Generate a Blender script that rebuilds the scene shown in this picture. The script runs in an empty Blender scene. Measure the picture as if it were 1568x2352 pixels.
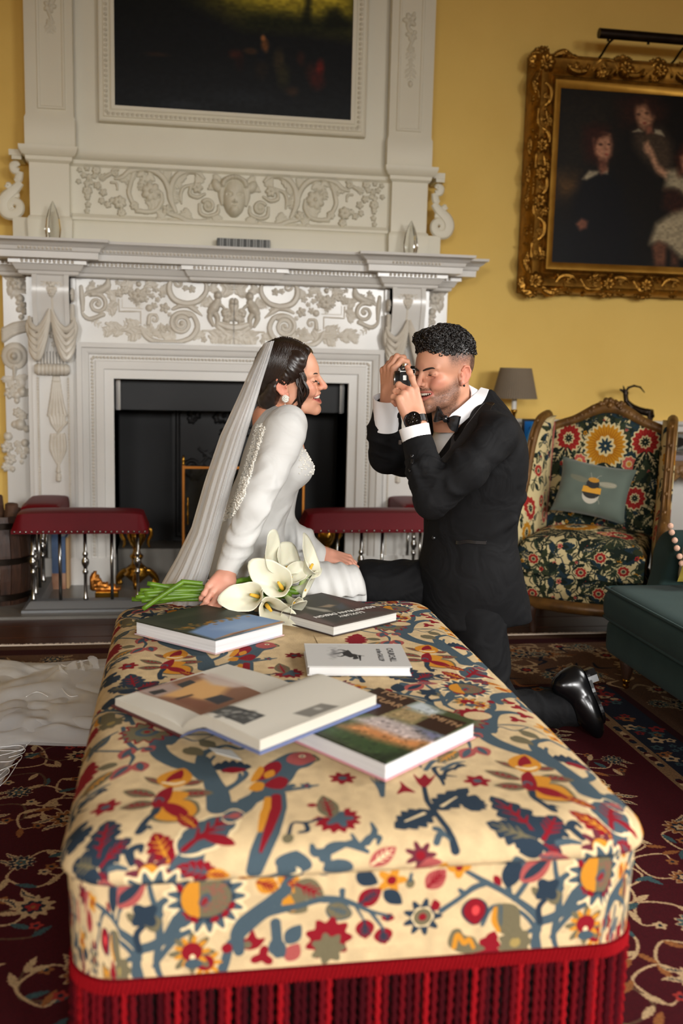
import bpy, bmesh, math, random
import numpy as np
from mathutils import Vector, Matrix
random.seed(7); RNG = np.random.default_rng(7)
SC = bpy.context.scene; COL = SC.collection
PI = math.pi

# ------------------------------------------------------------------ camera
W_, H_, F_ = 1568.0, 2352.0, 2287.4
YAW, PITCH, ROLL = 0.164428, 0.148161, 0.023979
CAM = np.array([0.0, -5.04, 1.116])
def _axes():
    cy, sy, cp, sp = math.cos(YAW), math.sin(YAW), math.cos(PITCH), math.sin(PITCH)
    f = np.array([sy*cp, cy*cp, -sp]); r = np.array([cy, -sy, 0.0]); u = np.cross(r, f)
    cr, sr = math.cos(ROLL), math.sin(ROLL)
    return cr*r+sr*u, -sr*r+cr*u, f
AR, AU, AF = _axes()
cam = bpy.data.cameras.new('camera'); cam.sensor_fit = 'VERTICAL'; cam.sensor_height = 36.0
cam.lens = 36.0*F_/H_; cam.clip_start = .05
cam.dof.use_dof = True; cam.dof.focus_distance = 2.85; cam.dof.aperture_fstop = 2.6
camo = bpy.data.objects.new('camera', cam); COL.objects.link(camo)
camo.matrix_world = Matrix(((AR[0], AU[0], -AF[0], CAM[0]), (AR[1], AU[1], -AF[1], CAM[1]), (AR[2], AU[2], -AF[2], CAM[2]), (0, 0, 0, 1)))
SC.camera = camo
def _ray(px, py): return AF + AR*(px-W_/2)/F_ - AU*(py-H_/2)/F_
def at(px, py, Y):            # the point of the vertical plane y=Y seen at that place of the survey photograph
    d = _ray(px, py); return CAM + d*((Y-CAM[1])/d[1])
def atz(px, py, Z):
    d = _ray(px, py); return CAM + d*((Z-CAM[2])/d[2])

# ------------------------------------------------------------------ world, lights, exposure
wd = bpy.data.worlds.new('world'); SC.world = wd; wd.use_nodes = True
wd.node_tree.nodes['Background'].inputs[0].default_value = (.75, .85, 1, 1)
wd.node_tree.nodes['Background'].inputs[1].default_value = .6
SC.view_settings.view_transform = 'Standard'; SC.view_settings.look = 'None'
SC.view_settings.exposure = 0.31; SC.view_settings.gamma = 1.0; SC.view_settings.use_curve_mapping = False
ROOM = dict(x0=-3.2, x1=4.1, y0=-10.0, y1=0.11, z1=3.7)
# tall windows behind and to the right of the photographer: x, y, heading, width, sill, head, watts, downward tilt, spread
WINDOWS = [(-1.9, -10.0, 0, 1.3, .8, 2.9, 115, 35, 88), (0.9, -10.0, 0, 1.3, .8, 2.9, 130, 35, 88), (3.2, -10.0, 0, 1.3, .8, 2.9, 205, 35, 88),
           (4.1, -3.0, 90, 1.3, .8, 3.2, 62, 41, 106), (4.1, -5.6, 90, 1.3, .8, 3.2, 82, 41, 106)]
def window_light(x, y, hd, w, z0, z1, power, tilt, spread):
    l = bpy.data.lights.new('window_daylight', 'AREA'); l.shape = 'RECTANGLE'; l.size = w; l.size_y = z1-z0
    l.energy = power; l.color = (1.0, .99, .965); l.spread = math.radians(spread)
    o = bpy.data.objects.new('window_daylight', l); COL.objects.link(o); h = math.radians(hd)
    o.location = (x-.06*math.sin(h), y+.06*math.cos(h), (z0+z1)/2)
    o.rotation_euler = (math.radians(90-tilt), 0, h + (math.atan2(x-.7, 8.0)*.8 if hd == 0 else 0))       # daylight falls inwards and down
    return o
for w_ in WINDOWS: window_light(*w_)
SC.cycles.max_bounces = 8; SC.cycles.transparent_max_bounces = 24
SC.cycles.use_denoising = True

# ------------------------------------------------------------------ helpers: objects
def tag(o, label=None, cat=None, group=None, kind=None):
    if label: o['label'] = label
    if cat: o['category'] = cat
    if group: o['group'] = group
    if kind: o['kind'] = kind
    return o
def thing(name, label, cat, loc=(0, 0, 0), group=None):
    o = bpy.data.objects.new(name, None); COL.objects.link(o); o.location = loc; o.empty_display_size = .05
    return tag(o, label, cat, group)
def link(name, me, mat=None, parent=None, kind=None, smooth=False, label=None):
    o = bpy.data.objects.new(name, me); COL.objects.link(o)
    if mat is not None: me.materials.append(mat)
    if parent is not None:
        o.parent = parent
        wl = Vector(parent.location); q = parent.parent
        while q is not None: wl = wl + Vector(q.location); q = q.parent
        o.matrix_parent_inverse = Matrix.Identity(4); o.location = -wl
    if kind: o['kind'] = kind
    if label: o['label'] = label
    if smooth:
        me.polygons.foreach_set('use_smooth', np.ones(len(me.polygons), bool))
    return o
def pydata(v, f):
    me = bpy.data.meshes.new('mesh'); me.from_pydata([tuple(map(float, p)) for p in v], [], [tuple(int(i) for i in p) for p in f]); me.update(); return me
def npmesh(V, Fq):            # arrays, quads
    me = bpy.data.meshes.new('mesh'); n, m = len(V), len(Fq); k = Fq.shape[1]
    me.vertices.add(n); me.vertices.foreach_set('co', np.asarray(V, np.float32).ravel())
    me.loops.add(m*k); me.loops.foreach_set('vertex_index', np.asarray(Fq, np.int32).ravel())
    me.polygons.add(m); me.polygons.foreach_set('loop_start', np.arange(0, m*k, k, dtype=np.int32))
    me.update(calc_edges=True); me.validate(); return me
def copy_tree(o, parent=None, loc=None):
    c = o.copy(); COL.objects.link(c)
    if parent is not None: c.parent = parent
    if loc is not None: c.location = loc
    for ch in list(o.children): copy_tree(ch, c)
    return c

class MB:                     # mesh builder
    def __init__(s): s.v = []; s.f = []
    def add(s, v, f):
        n = len(s.v); s.v += [tuple(p) for p in v]; s.f += [tuple(i+n for i in q) for q in f]; return s
    def box(s, lo, hi):
        x0, y0, z0 = lo; x1, y1, z1 = hi
        return s.add([(x0,y0,z0),(x1,y0,z0),(x1,y1,z0),(x0,y1,z0),(x0,y0,z1),(x1,y0,z1),(x1,y1,z1),(x0,y1,z1)],
                     [(0,3,2,1),(4,5,6,7),(0,1,5,4),(1,2,6,5),(2,3,7,6),(3,0,4,7)])
    def tube(s, pts, r, n=8, cap=True, flat=1.0, up=None):
        P = [np.array(p, float) for p in pts]; m = len(P)
        R = list(r) if hasattr(r, '__len__') else [r]*m
        rings = []; prev = None
        for i in range(m):
            t = P[min(i+1, m-1)]-P[max(i-1, 0)]; L = np.linalg.norm(t); t = t/(L if L > 1e-9 else 1)
            if prev is None:
                a = np.array(up if up is not None else ((0, 0, 1) if abs(t[2]) < .9 else (1, 0, 0)), float)
            else: a = prev
            a = a-t*(a@t); a /= max(np.linalg.norm(a), 1e-9); prev = a; b = np.cross(t, a)
            rings.append([P[i]+R[i]*(math.cos(q)*b+math.sin(q)*a*flat) for q in [2*PI*k/n for k in range(n)]])
        v = [p for q in rings for p in q]; f = []
        for i in range(m-1):
            for k in range(n):
                f.append((i*n+k, i*n+(k+1) % n, (i+1)*n+(k+1) % n, (i+1)*n+k))
        if cap: f.append(tuple(range(n))[::-1]); f.append(tuple((m-1)*n+k for k in range(n)))
        return s.add(v, f)
    def lathe(s, prof, c=(0, 0, 0), n=16, axis='z', sx=1, sy=1):   # prof: (radius, height)
        v = []; f = []; m = len(prof)
        for r, h in prof:
            for k in range(n):
                a = 2*PI*k/n; x, y = r*math.cos(a)*sx, r*math.sin(a)*sy
                v.append((c[0]+x, c[1]+y, c[2]+h) if axis == 'z' else ((c[0]+h, c[1]+x, c[2]+y) if axis == 'x' else (c[0]+x, c[1]+h, c[2]+y)))
        for i in range(m-1):
            for k in range(n): f.append((i*n+k, i*n+(k+1) % n, (i+1)*n+(k+1) % n, (i+1)*n+k))
        f.append(tuple(range(n))[::-1]); f.append(tuple((m-1)*n+k for k in range(n)))
        return s.add(v, f)
    def sphere(s, c, r, n=10, m=6):
        rx, ry, rz = r if hasattr(r, '__len__') else (r, r, r); v = []; f = []
        for i in range(m+1):
            t = PI*i/m
            for k in range(n):
                a = 2*PI*k/n; v.append((c[0]+rx*math.sin(t)*math.cos(a), c[1]+ry*math.sin(t)*math.sin(a), c[2]-rz*math.cos(t)))
        for i in range(m):
            for k in range(n): f.append((i*n+k, i*n+(k+1) % n, (i+1)*n+(k+1) % n, (i+1)*n+k))
        return s.add(v, f)
    def prism(s, poly, d0, d1, axis='y'):     # polygon (a,b) extruded along axis
        n = len(poly); m = {'y': lambda a, b, d: (a, d, b), 'x': lambda a, b, d: (d, a, b), 'z': lambda a, b, d: (a, b, d)}[axis]
        v = [m(a, b, d0) for a, b in poly]+[m(a, b, d1) for a, b in poly]
        f = [tuple(range(n)), tuple(range(2*n-1, n-1, -1))]+[(i, n+i, n+(i+1) % n, (i+1) % n) for i in range(n)]
        return s.add(v, f)
    def moulding(s, path, prof, closed=False):   # path: (x,z) corners in a vertical plane; prof: (outward, -y) pairs
        P = [np.array(p, float) for p in path]; n = len(P); v = []; f = []; m = len(prof)
        for i in range(n):
            a = P[i]-P[i-1] if (closed or i > 0) else P[1]-P[0]; b = P[(i+1) % n]-P[i] if (closed or i < n-1) else P[-1]-P[-2]
            a /= np.linalg.norm(a); b /= np.linalg.norm(b)
            na, nb = np.array([a[1], -a[0]]), np.array([b[1], -b[0]]); q = na+nb; q /= (1+na@nb)
            for o, d in prof: v.append((P[i][0]+q[0]*o, d, P[i][1]+q[1]*o))
        for i in range(n if closed else n-1):
            j = (i+1) % n
            for k in range(m-1): f.append((i*m+k, i*m+k+1, j*m+k+1, j*m+k))
        return s.add(v, f)
    def build(s, name, mat, parent=None, kind=None, smooth=False, label=None, bevel=0, seg=2, auto=None):
        me = pydata(s.v, s.f)
        bm = bmesh.new(); bm.from_mesh(me); bmesh.ops.recalc_face_normals(bm, faces=bm.faces)
        if bevel:
            bmesh.ops.bevel(bm, geom=[e for e in bm.edges if e.is_manifold and e.calc_face_angle(0) > .5], offset=bevel, segments=seg, affect='EDGES', clamp_overlap=True)
        bm.to_mesh(me); bm.free()
        if auto or smooth: 
            me.polygons.foreach_set('use_smooth', np.ones(len(me.polygons), bool))
            if auto: me.set_sharp_from_angle(angle=auto)
        return link(name, me, mat, parent, kind, False, label)
def catmull(P, n=6, closed=False):
    P = [np.array(p, float) for p in P]; m = len(P); out = []
    for i in range(m if closed else m-1):
        a = P[(i-1) % m] if (closed or i > 0) else 2*P[0]-P[1]
        b, c = P[i], P[(i+1) % m]; d = P[(i+2) % m] if (closed or i < m-2) else 2*P[-1]-P[-2]
        for k in range(n):
            t = k/n; out.append(.5*((2*b)+(c-a)*t+(2*a-5*b+4*c-d)*t*t+(3*b-a-3*c+d)*t**3))
    if not closed: out.append(P[-1])
    return out
def interp(vals, n):
    v = np.asarray(vals, float); x = np.linspace(0, len(v)-1, n)
    return np.interp(x, np.arange(len(v)), v)

# ------------------------------------------------------------------ helpers: materials
def s2l(c):
    c = np.asarray(c, float)/255.0
    return np.where(c <= .04045, c/12.92, ((c+.055)/1.055)**2.4)
def lin(c): return tuple(float(x) for x in s2l(c))+(1.0,)
def new_mat(name):
    m = bpy.data.materials.new(name); m.use_nodes = True; nt = m.node_tree
    return m, nt, nt.nodes['Principled BSDF']
def mat(name, c, rough=.5, metal=0, c2=None, scale=8, amt=1, bump=0, bscale=60, coat=0, sheen=0, spec=.5, detail=4, stretch=(1, 1, 1), trans=0, sss=0, wr=0, wscale=14):
    m, nt, b = new_mat(name); N, L = nt.nodes, nt.links
    b.inputs['Base Color'].default_value = lin(c); b.inputs['Roughness'].default_value = rough; b.inputs['Metallic'].default_value = metal
    b.inputs['Coat Weight'].default_value = coat; b.inputs['Sheen Weight'].default_value = sheen; b.inputs['Specular IOR Level'].default_value = spec
    b.inputs['Transmission Weight'].default_value = trans
    if sss: b.inputs['Subsurface Weight'].default_value = sss; b.inputs['Subsurface Radius'].default_value = (.012, .005, .003)
    tc = N.new('ShaderNodeTexCoord'); mp = N.new('ShaderNodeMapping'); mp.inputs['Scale'].default_value = stretch; L.new(tc.outputs['Object'], mp.inputs[0])
    if c2 is not None:
        n = N.new('ShaderNodeTexNoise'); n.inputs['Scale'].default_value = scale; n.inputs['Detail'].default_value = detail; L.new(mp.outputs[0], n.inputs['Vector'])
        r = N.new('ShaderNodeValToRGB'); r.color_ramp.elements[0].color = lin(c); r.color_ramp.elements[1].color = lin(c2)
        r.color_ramp.elements[0].position = .5-.25*amt; r.color_ramp.elements[1].position = .5+.25*amt
        L.new(n.outputs[0], r.inputs[0]); L.new(r.outputs[0], b.inputs['Base Color'])
    if bump:
        n = N.new('ShaderNodeTexNoise'); n.inputs['Scale'].default_value = bscale; n.inputs['Detail'].default_value = 3; L.new(mp.outputs[0], n.inputs['Vector'])
        bp = N.new('ShaderNodeBump'); bp.inputs['Strength'].default_value = bump; bp.inputs['Distance'].default_value = .01
        L.new(n.outputs[0], bp.inputs['Height']); L.new(bp.outputs[0], b.inputs['Normal'])
        if wr:                # soft creases of worn cloth
            n2 = N.new('ShaderNodeTexNoise'); n2.inputs['Scale'].default_value = wscale; n2.inputs['Detail'].default_value = 2; n2.inputs['Distortion'].default_value = 1.6; L.new(mp.outputs[0], n2.inputs['Vector'])
            b2 = N.new('ShaderNodeBump'); b2.inputs['Strength'].default_value = wr; b2.inputs['Distance'].default_value = .05; L.new(n2.outputs[0], b2.inputs['Height']); L.new(b2.outputs[0], bp.inputs['Normal'])
    return m
def vc_mat(name, rough=.5, spec=.5, sss=0, bump=0, bscale=400, sheen=0):     # base colour from a colour attribute
    m, nt, b = new_mat(name); N, L = nt.nodes, nt.links
    a = N.new('ShaderNodeAttribute'); a.attribute_name = 'col'; L.new(a.outputs['Color'], b.inputs['Base Color'])
    b.inputs['Roughness'].default_value = rough; b.inputs['Specular IOR Level'].default_value = spec; b.inputs['Sheen Weight'].default_value = sheen
    if sss: b.inputs['Subsurface Weight'].default_value = sss; b.inputs['Subsurface Radius'].default_value = (.010, .004, .002)
    if bump:
        tc = N.new('ShaderNodeTexCoord'); n = N.new('ShaderNodeTexNoise'); n.inputs['Scale'].default_value = bscale; L.new(tc.outputs['Object'], n.inputs['Vector'])
        bp = N.new('ShaderNodeBump'); bp.inputs['Strength'].default_value = bump; bp.inputs['Distance'].default_value = .004
        L.new(n.outputs[0], bp.inputs['Height']); L.new(bp.outputs[0], b.inputs['Normal'])
    return m
def set_col(me, C):           # per-vertex linear colours
    a = me.color_attributes.new('col', 'FLOAT_COLOR', 'POINT'); c = np.ones((len(me.vertices), 4), np.float32); c[:, :3] = C
    a.data.foreach_set('color', c.ravel())
def img_mat(name, pic, rough=.8, spec=.3, sheen=0, bump=0, bscale=300, coat=0):   # a print painted below by this script
    im = bpy.data.images.new(name, pic.w, pic.h); a = np.ones((pic.h, pic.w, 4), np.float32); a[:, :, :3] = np.clip(pic.a, 0, 1)
    im.pixels.foreach_set(a.ravel()); im.update(); im.pack()
    m, nt, b = new_mat(name); N, L = nt.nodes, nt.links
    t = N.new('ShaderNodeTexImage'); t.image = im; L.new(t.outputs[0], b.inputs['Base Color'])
    b.inputs['Roughness'].default_value = rough; b.inputs['Specular IOR Level'].default_value = spec; b.inputs['Sheen Weight'].default_value = sheen; b.inputs['Coat Weight'].default_value = coat
    if bump:
        tc = N.new('ShaderNodeTexCoord'); n = N.new('ShaderNodeTexNoise'); n.inputs['Scale'].default_value = bscale; L.new(tc.outputs['Object'], n.inputs['Vector'])
        bp = N.new('ShaderNodeBump'); bp.inputs['Strength'].default_value = bump; bp.inputs['Distance'].default_value = .004
        L.new(n.outputs[0], bp.inputs['Height']); L.new(bp.outputs[0], b.inputs['Normal'])
    return m
def set_uv(me, fn):           # fn(Nx3 array of corner coordinates) -> Nx2
    u = me.uv_layers.new(name='uv'); n = len(me.loops); vi = np.zeros(n, np.int32); me.loops.foreach_get('vertex_index', vi)
    co = np.zeros(len(me.vertices)*3, np.float32); me.vertices.foreach_get('co', co); co = co.reshape(-1, 3)[vi]
    u.data.foreach_set('uv', np.asarray(fn(co), np.float32).ravel())

# ------------------------------------------------------------------ helpers: flat print (colours in sRGB 0-255, axes x right y up)
class Pic:
    def __init__(s, w, h, x0, y0, x1, y1, bg, wrap=False):
        s.w, s.h, s.x0, s.y0, s.x1, s.y1, s.wrap = w, h, x0, y0, x1, y1, wrap
        s.a = np.ones((h, w, 3), np.float32)*np.asarray(bg, np.float32)/255
        s.sx, s.sy = w/(x1-x0), h/(y1-y0)
    def _box(s, lo, hi):
        i0, i1 = int(math.floor((lo[0]-s.x0)*s.sx)), int(math.ceil((hi[0]-s.x0)*s.sx))+1
        j0, j1 = int(math.floor((lo[1]-s.y0)*s.sy)), int(math.ceil((hi[1]-s.y0)*s.sy))+1
        if not s.wrap: i0, j0, i1, j1 = max(i0, 0), max(j0, 0), min(i1, s.w), min(j1, s.h)
        if i1 <= i0 or j1 <= j0: return None
        I, J = np.arange(i0, i1), np.arange(j0, j1)
        X, Y = np.meshgrid(s.x0+(I+.5)/s.sx, s.y0+(J+.5)/s.sy)
        return I, J, X.astype(np.float32), Y.astype(np.float32)
    def _put(s, I, J, m, c, al=1.0):
        c = np.asarray(c, np.float32)/255; m = (m*al)[..., None].astype(np.float32)
        ix = np.ix_(J % s.h, I % s.w); s.a[ix] = s.a[ix]*(1-m)+m*c
    def poly(s, P, c, al=1.0, blur=0):
        P = np.asarray(P, float); b = s._box(P.min(0)-blur, P.max(0)+blur)
        if b is None: return
        I, J, X, Y = b; ins = np.zeros(X.shape, bool); D = np.full(X.shape, 1e9, np.float32) if blur else None
        for k in range(len(P)):
            (xa, ya), (xb, yb) = P[k], P[(k+1) % len(P)]
            if ya != yb: ins ^= ((ya > Y) != (yb > Y)) & (X < (xb-xa)*(Y-ya)/(yb-ya)+xa)
            if blur:
                l2 = (xb-xa)**2+(yb-ya)**2+1e-12; t = np.clip(((X-xa)*(xb-xa)+(Y-ya)*(yb-ya))/l2, 0, 1)
                D = np.minimum(D, np.hypot(X-xa-t*(xb-xa), Y-ya-t*(yb-ya)))
        m = np.clip(.5+np.where(ins, D, -D)/blur*.5, 0, 1) if blur else ins.astype(np.float32)
        s._put(I, J, m, c, al)
    def blob(s, P, c, n=5, **k): s.poly(catmull(P, n, True), c, **k)
    def stroke(s, P, w, c, n=6, al=1.0, soft=0):
        Q = np.array(catmull(P, n) if n > 1 else P); R = interp(w if hasattr(w, '__len__') else [w, w], len(Q))
        mx = R.max()+soft; b = s._box(Q.min(0)-mx, Q.max(0)+mx)
        if b is None: return
        I, J, X, Y = b; m = np.full(X.shape, -1e9, np.float32)
        for k in range(len(Q)-1):
            (xa, ya), (xb, yb) = Q[k], Q[k+1]; l2 = (xb-xa)**2+(yb-ya)**2+1e-12
            t = np.clip(((X-xa)*(xb-xa)+(Y-ya)*(yb-ya))/l2, 0, 1)
            m = np.maximum(m, R[k]+t*(R[k+1]-R[k])-np.hypot(X-xa-t*(xb-xa), Y-ya-t*(yb-ya)))
        s._put(I, J, np.clip(.5+m/soft, 0, 1) if soft else (m > 0).astype(np.float32), c, al)
    def ell(s, c0, rx, ry, c, rot=0, al=1.0, soft=0.0):
        R = max(rx, ry)*(1+soft); b = s._box((c0[0]-R, c0[1]-R), (c0[0]+R, c0[1]+R))
        if b is None: return
        I, J, X, Y = b; x, y = X-c0[0], Y-c0[1]; cr, sr = math.cos(rot), math.sin(rot)
        d = np.hypot((x*cr+y*sr)/rx, (-x*sr+y*cr)/ry)
        s._put(I, J, np.clip((1+soft-d)/(2*soft), 0, 1) if soft else (d < 1).astype(np.float32), c, al)
    def flower(s, c0, r, n, c, cc, rot=0, rc=.3, deep=.35, sq=1.0, edge=None):
        a = np.linspace(0, 2*PI, n*10, endpoint=False); rr = r*(1-deep*.5+deep*.5*np.cos(n*(a)))
        if edge is not None: s.poly(np.c_[c0[0]+1.14*rr*np.cos(a+rot), c0[1]+1.14*rr*np.sin(a+rot)*sq], edge)
        s.poly(np.c_[c0[0]+rr*np.cos(a+rot), c0[1]+rr*np.sin(a+rot)*sq], c)
        if cc is not None: s.ell(c0, r*rc, r*rc*sq, cc)
    def leaf(s, a, b, w, c, vein=None, edge=None, ser=0, ns=5, bend=0.0, vw=.12):
        a, b = np.asarray(a, float), np.asarray(b, float); d = b-a; L = np.linalg.norm(d); d /= L; q = np.array([-d[1], d[0]])
        def outline(k, grow=0.0):
            t = np.linspace(0, 1, 26); wv = (np.sin(PI*t**.85)**.8)*w*k*(1+ser*np.abs(np.sin(ns*PI*t))-ser*.4)+grow
            mid = a+np.outer(t*L, d)+np.outer(np.sin(PI*t)*bend*L, q)
            return np.r_[mid+wv[:, None]*q, (mid-wv[:, None]*q)[::-1]], mid
        if edge is not None: s.poly(outline(1.0, w*.22)[0], edge)
        P, mid = outline(1.0); s.poly(P, c)
        if vein is not None:
            if isinstance(vein, tuple) and vein and vein[0] == 'in': s.poly(a*.12+b*.0+(outline(.5)[0]*.8+(a*.1+b*.1))-a*.12+a*0, vein[1]) if False else s.poly(outline(.5)[0]*.82+((a+b)*.5)*.18, vein[1])
            else:
                s.stroke(mid[2:-3], [w*vw*1.3, w*vw*.5], vein, n=1)
                for t in (7, 11, 15):
                    for sg in (1, -1): s.stroke([mid[t], mid[t]+d*w*.55+sg*q*w*.55], [w*vw, w*vw*.4], vein, n=1)
def unit_noise(w, h, cells, rng):
    g = rng.random((cells[1]+1, cells[0]+1)); y = np.linspace(0, cells[1]-1e-6, h); x = np.linspace(0, cells[0]-1e-6, w)
    yi, xi = y.astype(int), x.astype(int); fy, fx = (y-yi)[:, None], (x-xi)[None]
    fy, fx = fy*fy*(3-2*fy), fx*fx*(3-2*fx)
    return (g[np.ix_(yi, xi)]*(1-fx)*(1-fy)+g[np.ix_(yi, xi+1)]*fx*(1-fy)+g[np.ix_(yi+1, xi)]*(1-fx)*fy+g[np.ix_(yi+1, xi+1)]*fx*fy)

# ------------------------------------------------------------------ helpers: carved relief (a height field that becomes a mesh)
class HF:
    def __init__(s, x0, z0, x1, z1, res):
        s.x0, s.z0, s.res = x0, z0, res; s.nx, s.nz = int((x1-x0)/res)+1, int((z1-z0)/res)+1
        s.a = np.zeros((s.nz, s.nx), np.float32)
    def _b(s, lo, hi):
        i0, i1 = max(0, int((lo[0]-s.x0)/s.res)), min(s.nx, int((hi[0]-s.x0)/s.res)+2)
        j0, j1 = max(0, int((lo[1]-s.z0)/s.res)), min(s.nz, int((hi[1]-s.z0)/s.res)+2)
        if i1 <= i0 or j1 <= j0: return None
        X, Z = np.meshgrid(s.x0+np.arange(i0, i1)*s.res, s.z0+np.arange(j0, j1)*s.res)
        return (slice(j0, j1), slice(i0, i1)), X, Z
    def _mx(s, sl, h): s.a[sl] = np.maximum(s.a[sl], h)
    def stroke(s, P, r, h=1.0, n=6, groove=0):
        Q = np.array(catmull(P, n) if n > 1 else P); R = interp(r if hasattr(r, '__len__') else [r, r], len(Q)); mx = R.max()
        b = s._b(Q.min(0)-mx, Q.max(0)+mx)
        if b is None: return
        sl, X, Z = b; H = np.zeros(X.shape, np.float32)
        for k in range(len(Q)-1):
            (xa, za), (xb, zb) = Q[k], Q[k+1]; l2 = (xb-xa)**2+(zb-za)**2+1e-12
            t = np.clip(((X-xa)*(xb-xa)+(Z-za)*(zb-za))/l2, 0, 1); rr = np.maximum(R[k]+t*(R[k+1]-R[k]), 1e-5)
            d = np.hypot(X-xa-t*(xb-xa), Z-za-t*(zb-za)); q = np.clip(1-(d/rr)**2, 0, 1)
            hh = np.sqrt(q)*rr*h
            if groove: hh = hh*(1-groove*np.exp(-(d/(rr*.28))**2))
            H = np.maximum(H, hh)
        s._mx(sl, H)
    def ell(s, c, rx, rz, h, rot=0, p=.5):
        R = max(rx, rz); b = s._b((c[0]-R, c[1]-R), (c[0]+R, c[1]+R))
        if b is None: return
        sl, X, Z = b; x, z = X-c[0], Z-c[1]; cr, sr = math.cos(rot), math.sin(rot)
        s._mx(sl, h*np.clip(1-((x*cr+z*sr)/rx)**2-((-x*sr+z*cr)/rz)**2, 0, 1)**p)
    def dent(s, c, rx, rz, h, rot=0):
        R = max(rx, rz); b = s._b((c[0]-R, c[1]-R), (c[0]+R, c[1]+R))
        if b is None: return
        sl, X, Z = b; x, z = X-c[0], Z-c[1]; cr, sr = math.cos(rot), math.sin(rot)
        s.a[sl] = np.maximum(s.a[sl]-h*np.clip(1-((x*cr+z*sr)/rx)**2-((-x*sr+z*cr)/rz)**2, 0, 1), 0)
    def spiral(s, c, r0, turns, w, h=1.0, a0=0, ccw=1, groove=.0, end=.12):
        n = int(22*turns); P = []
        for k in range(n+1):
            t = k/n; r = r0*(1-t)+r0*end*t; a = a0+ccw*2*PI*turns*t; P.append((c[0]+r*math.cos(a), c[1]+r*math.sin(a)))
        s.stroke(P, [w, w*.55], h, n=1, groove=groove); s.ell(c, r0*.22, r0*.22, w*.9*h)
        return P
    def leaf(s, a, b, w, h, bend=0, lobes=4):
        a, b = np.asarray(a, float), np.asarray(b, float); d = b-a; L = np.linalg.norm(d); d /= L; q = np.array([-d[1], d[0]])
        mid = lambda t: a+d*L*t+q*math.sin(PI*t)*bend*L
        for k in range(lobes):
            t = .12+.72*k/max(lobes-1, 1); ww = w*math.sin(PI*(t*.75+.18))
            for sg in (1, -1): s.stroke([mid(t), mid(t)+d*ww*.5+sg*q*ww*.7, mid(t)+d*ww*.9+sg*q*ww], [ww*.26, ww*.3, ww*.12], h, n=3)
        s.stroke([mid(0), mid(.35), mid(.7), mid(1)], [w*.3, w*.26, w*.18, w*.06], h*1.25, n=4)
    def flower(s, c, r, n=5, h=.5, rot=0):
        for k in range(n):
            a = rot+2*PI*k/n; s.ell((c[0]+.55*r*math.cos(a), c[1]+.55*r*math.sin(a)), r*.5, r*.38, r*h*.8, a)
        s.ell(c, r*.3, r*.3, r*h*1.25)
    def build(s, name, mt, parent, fn, smooth=True, thr=1e-5, base=-.004):   # fn(X, Z, H) -> world Nx3
        act = s.a > thr; c = act[:-1, :-1] | act[1:, :-1] | act[:-1, 1:] | act[1:, 1:]
        J, I = np.nonzero(c); idx = -np.ones((s.nz, s.nx), np.int64)
        use = np.zeros((s.nz, s.nx), bool)
        for dj in (0, 1):
            for di in (0, 1): use[J+dj, I+di] = True
        jj, ii = np.nonzero(use); idx[jj, ii] = np.arange(len(jj))
        hh = s.a[jj, ii].astype(float); hh = np.where(hh > thr, hh, base)
        V = fn(s.x0+ii*s.res, s.z0+jj*s.res, hh)
        Fq = np.c_[idx[J, I], idx[J, I+1], idx[J+1, I+1], idx[J+1, I]]
        return link(name, npmesh(V, Fq), mt, parent, smooth=smooth)

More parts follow.
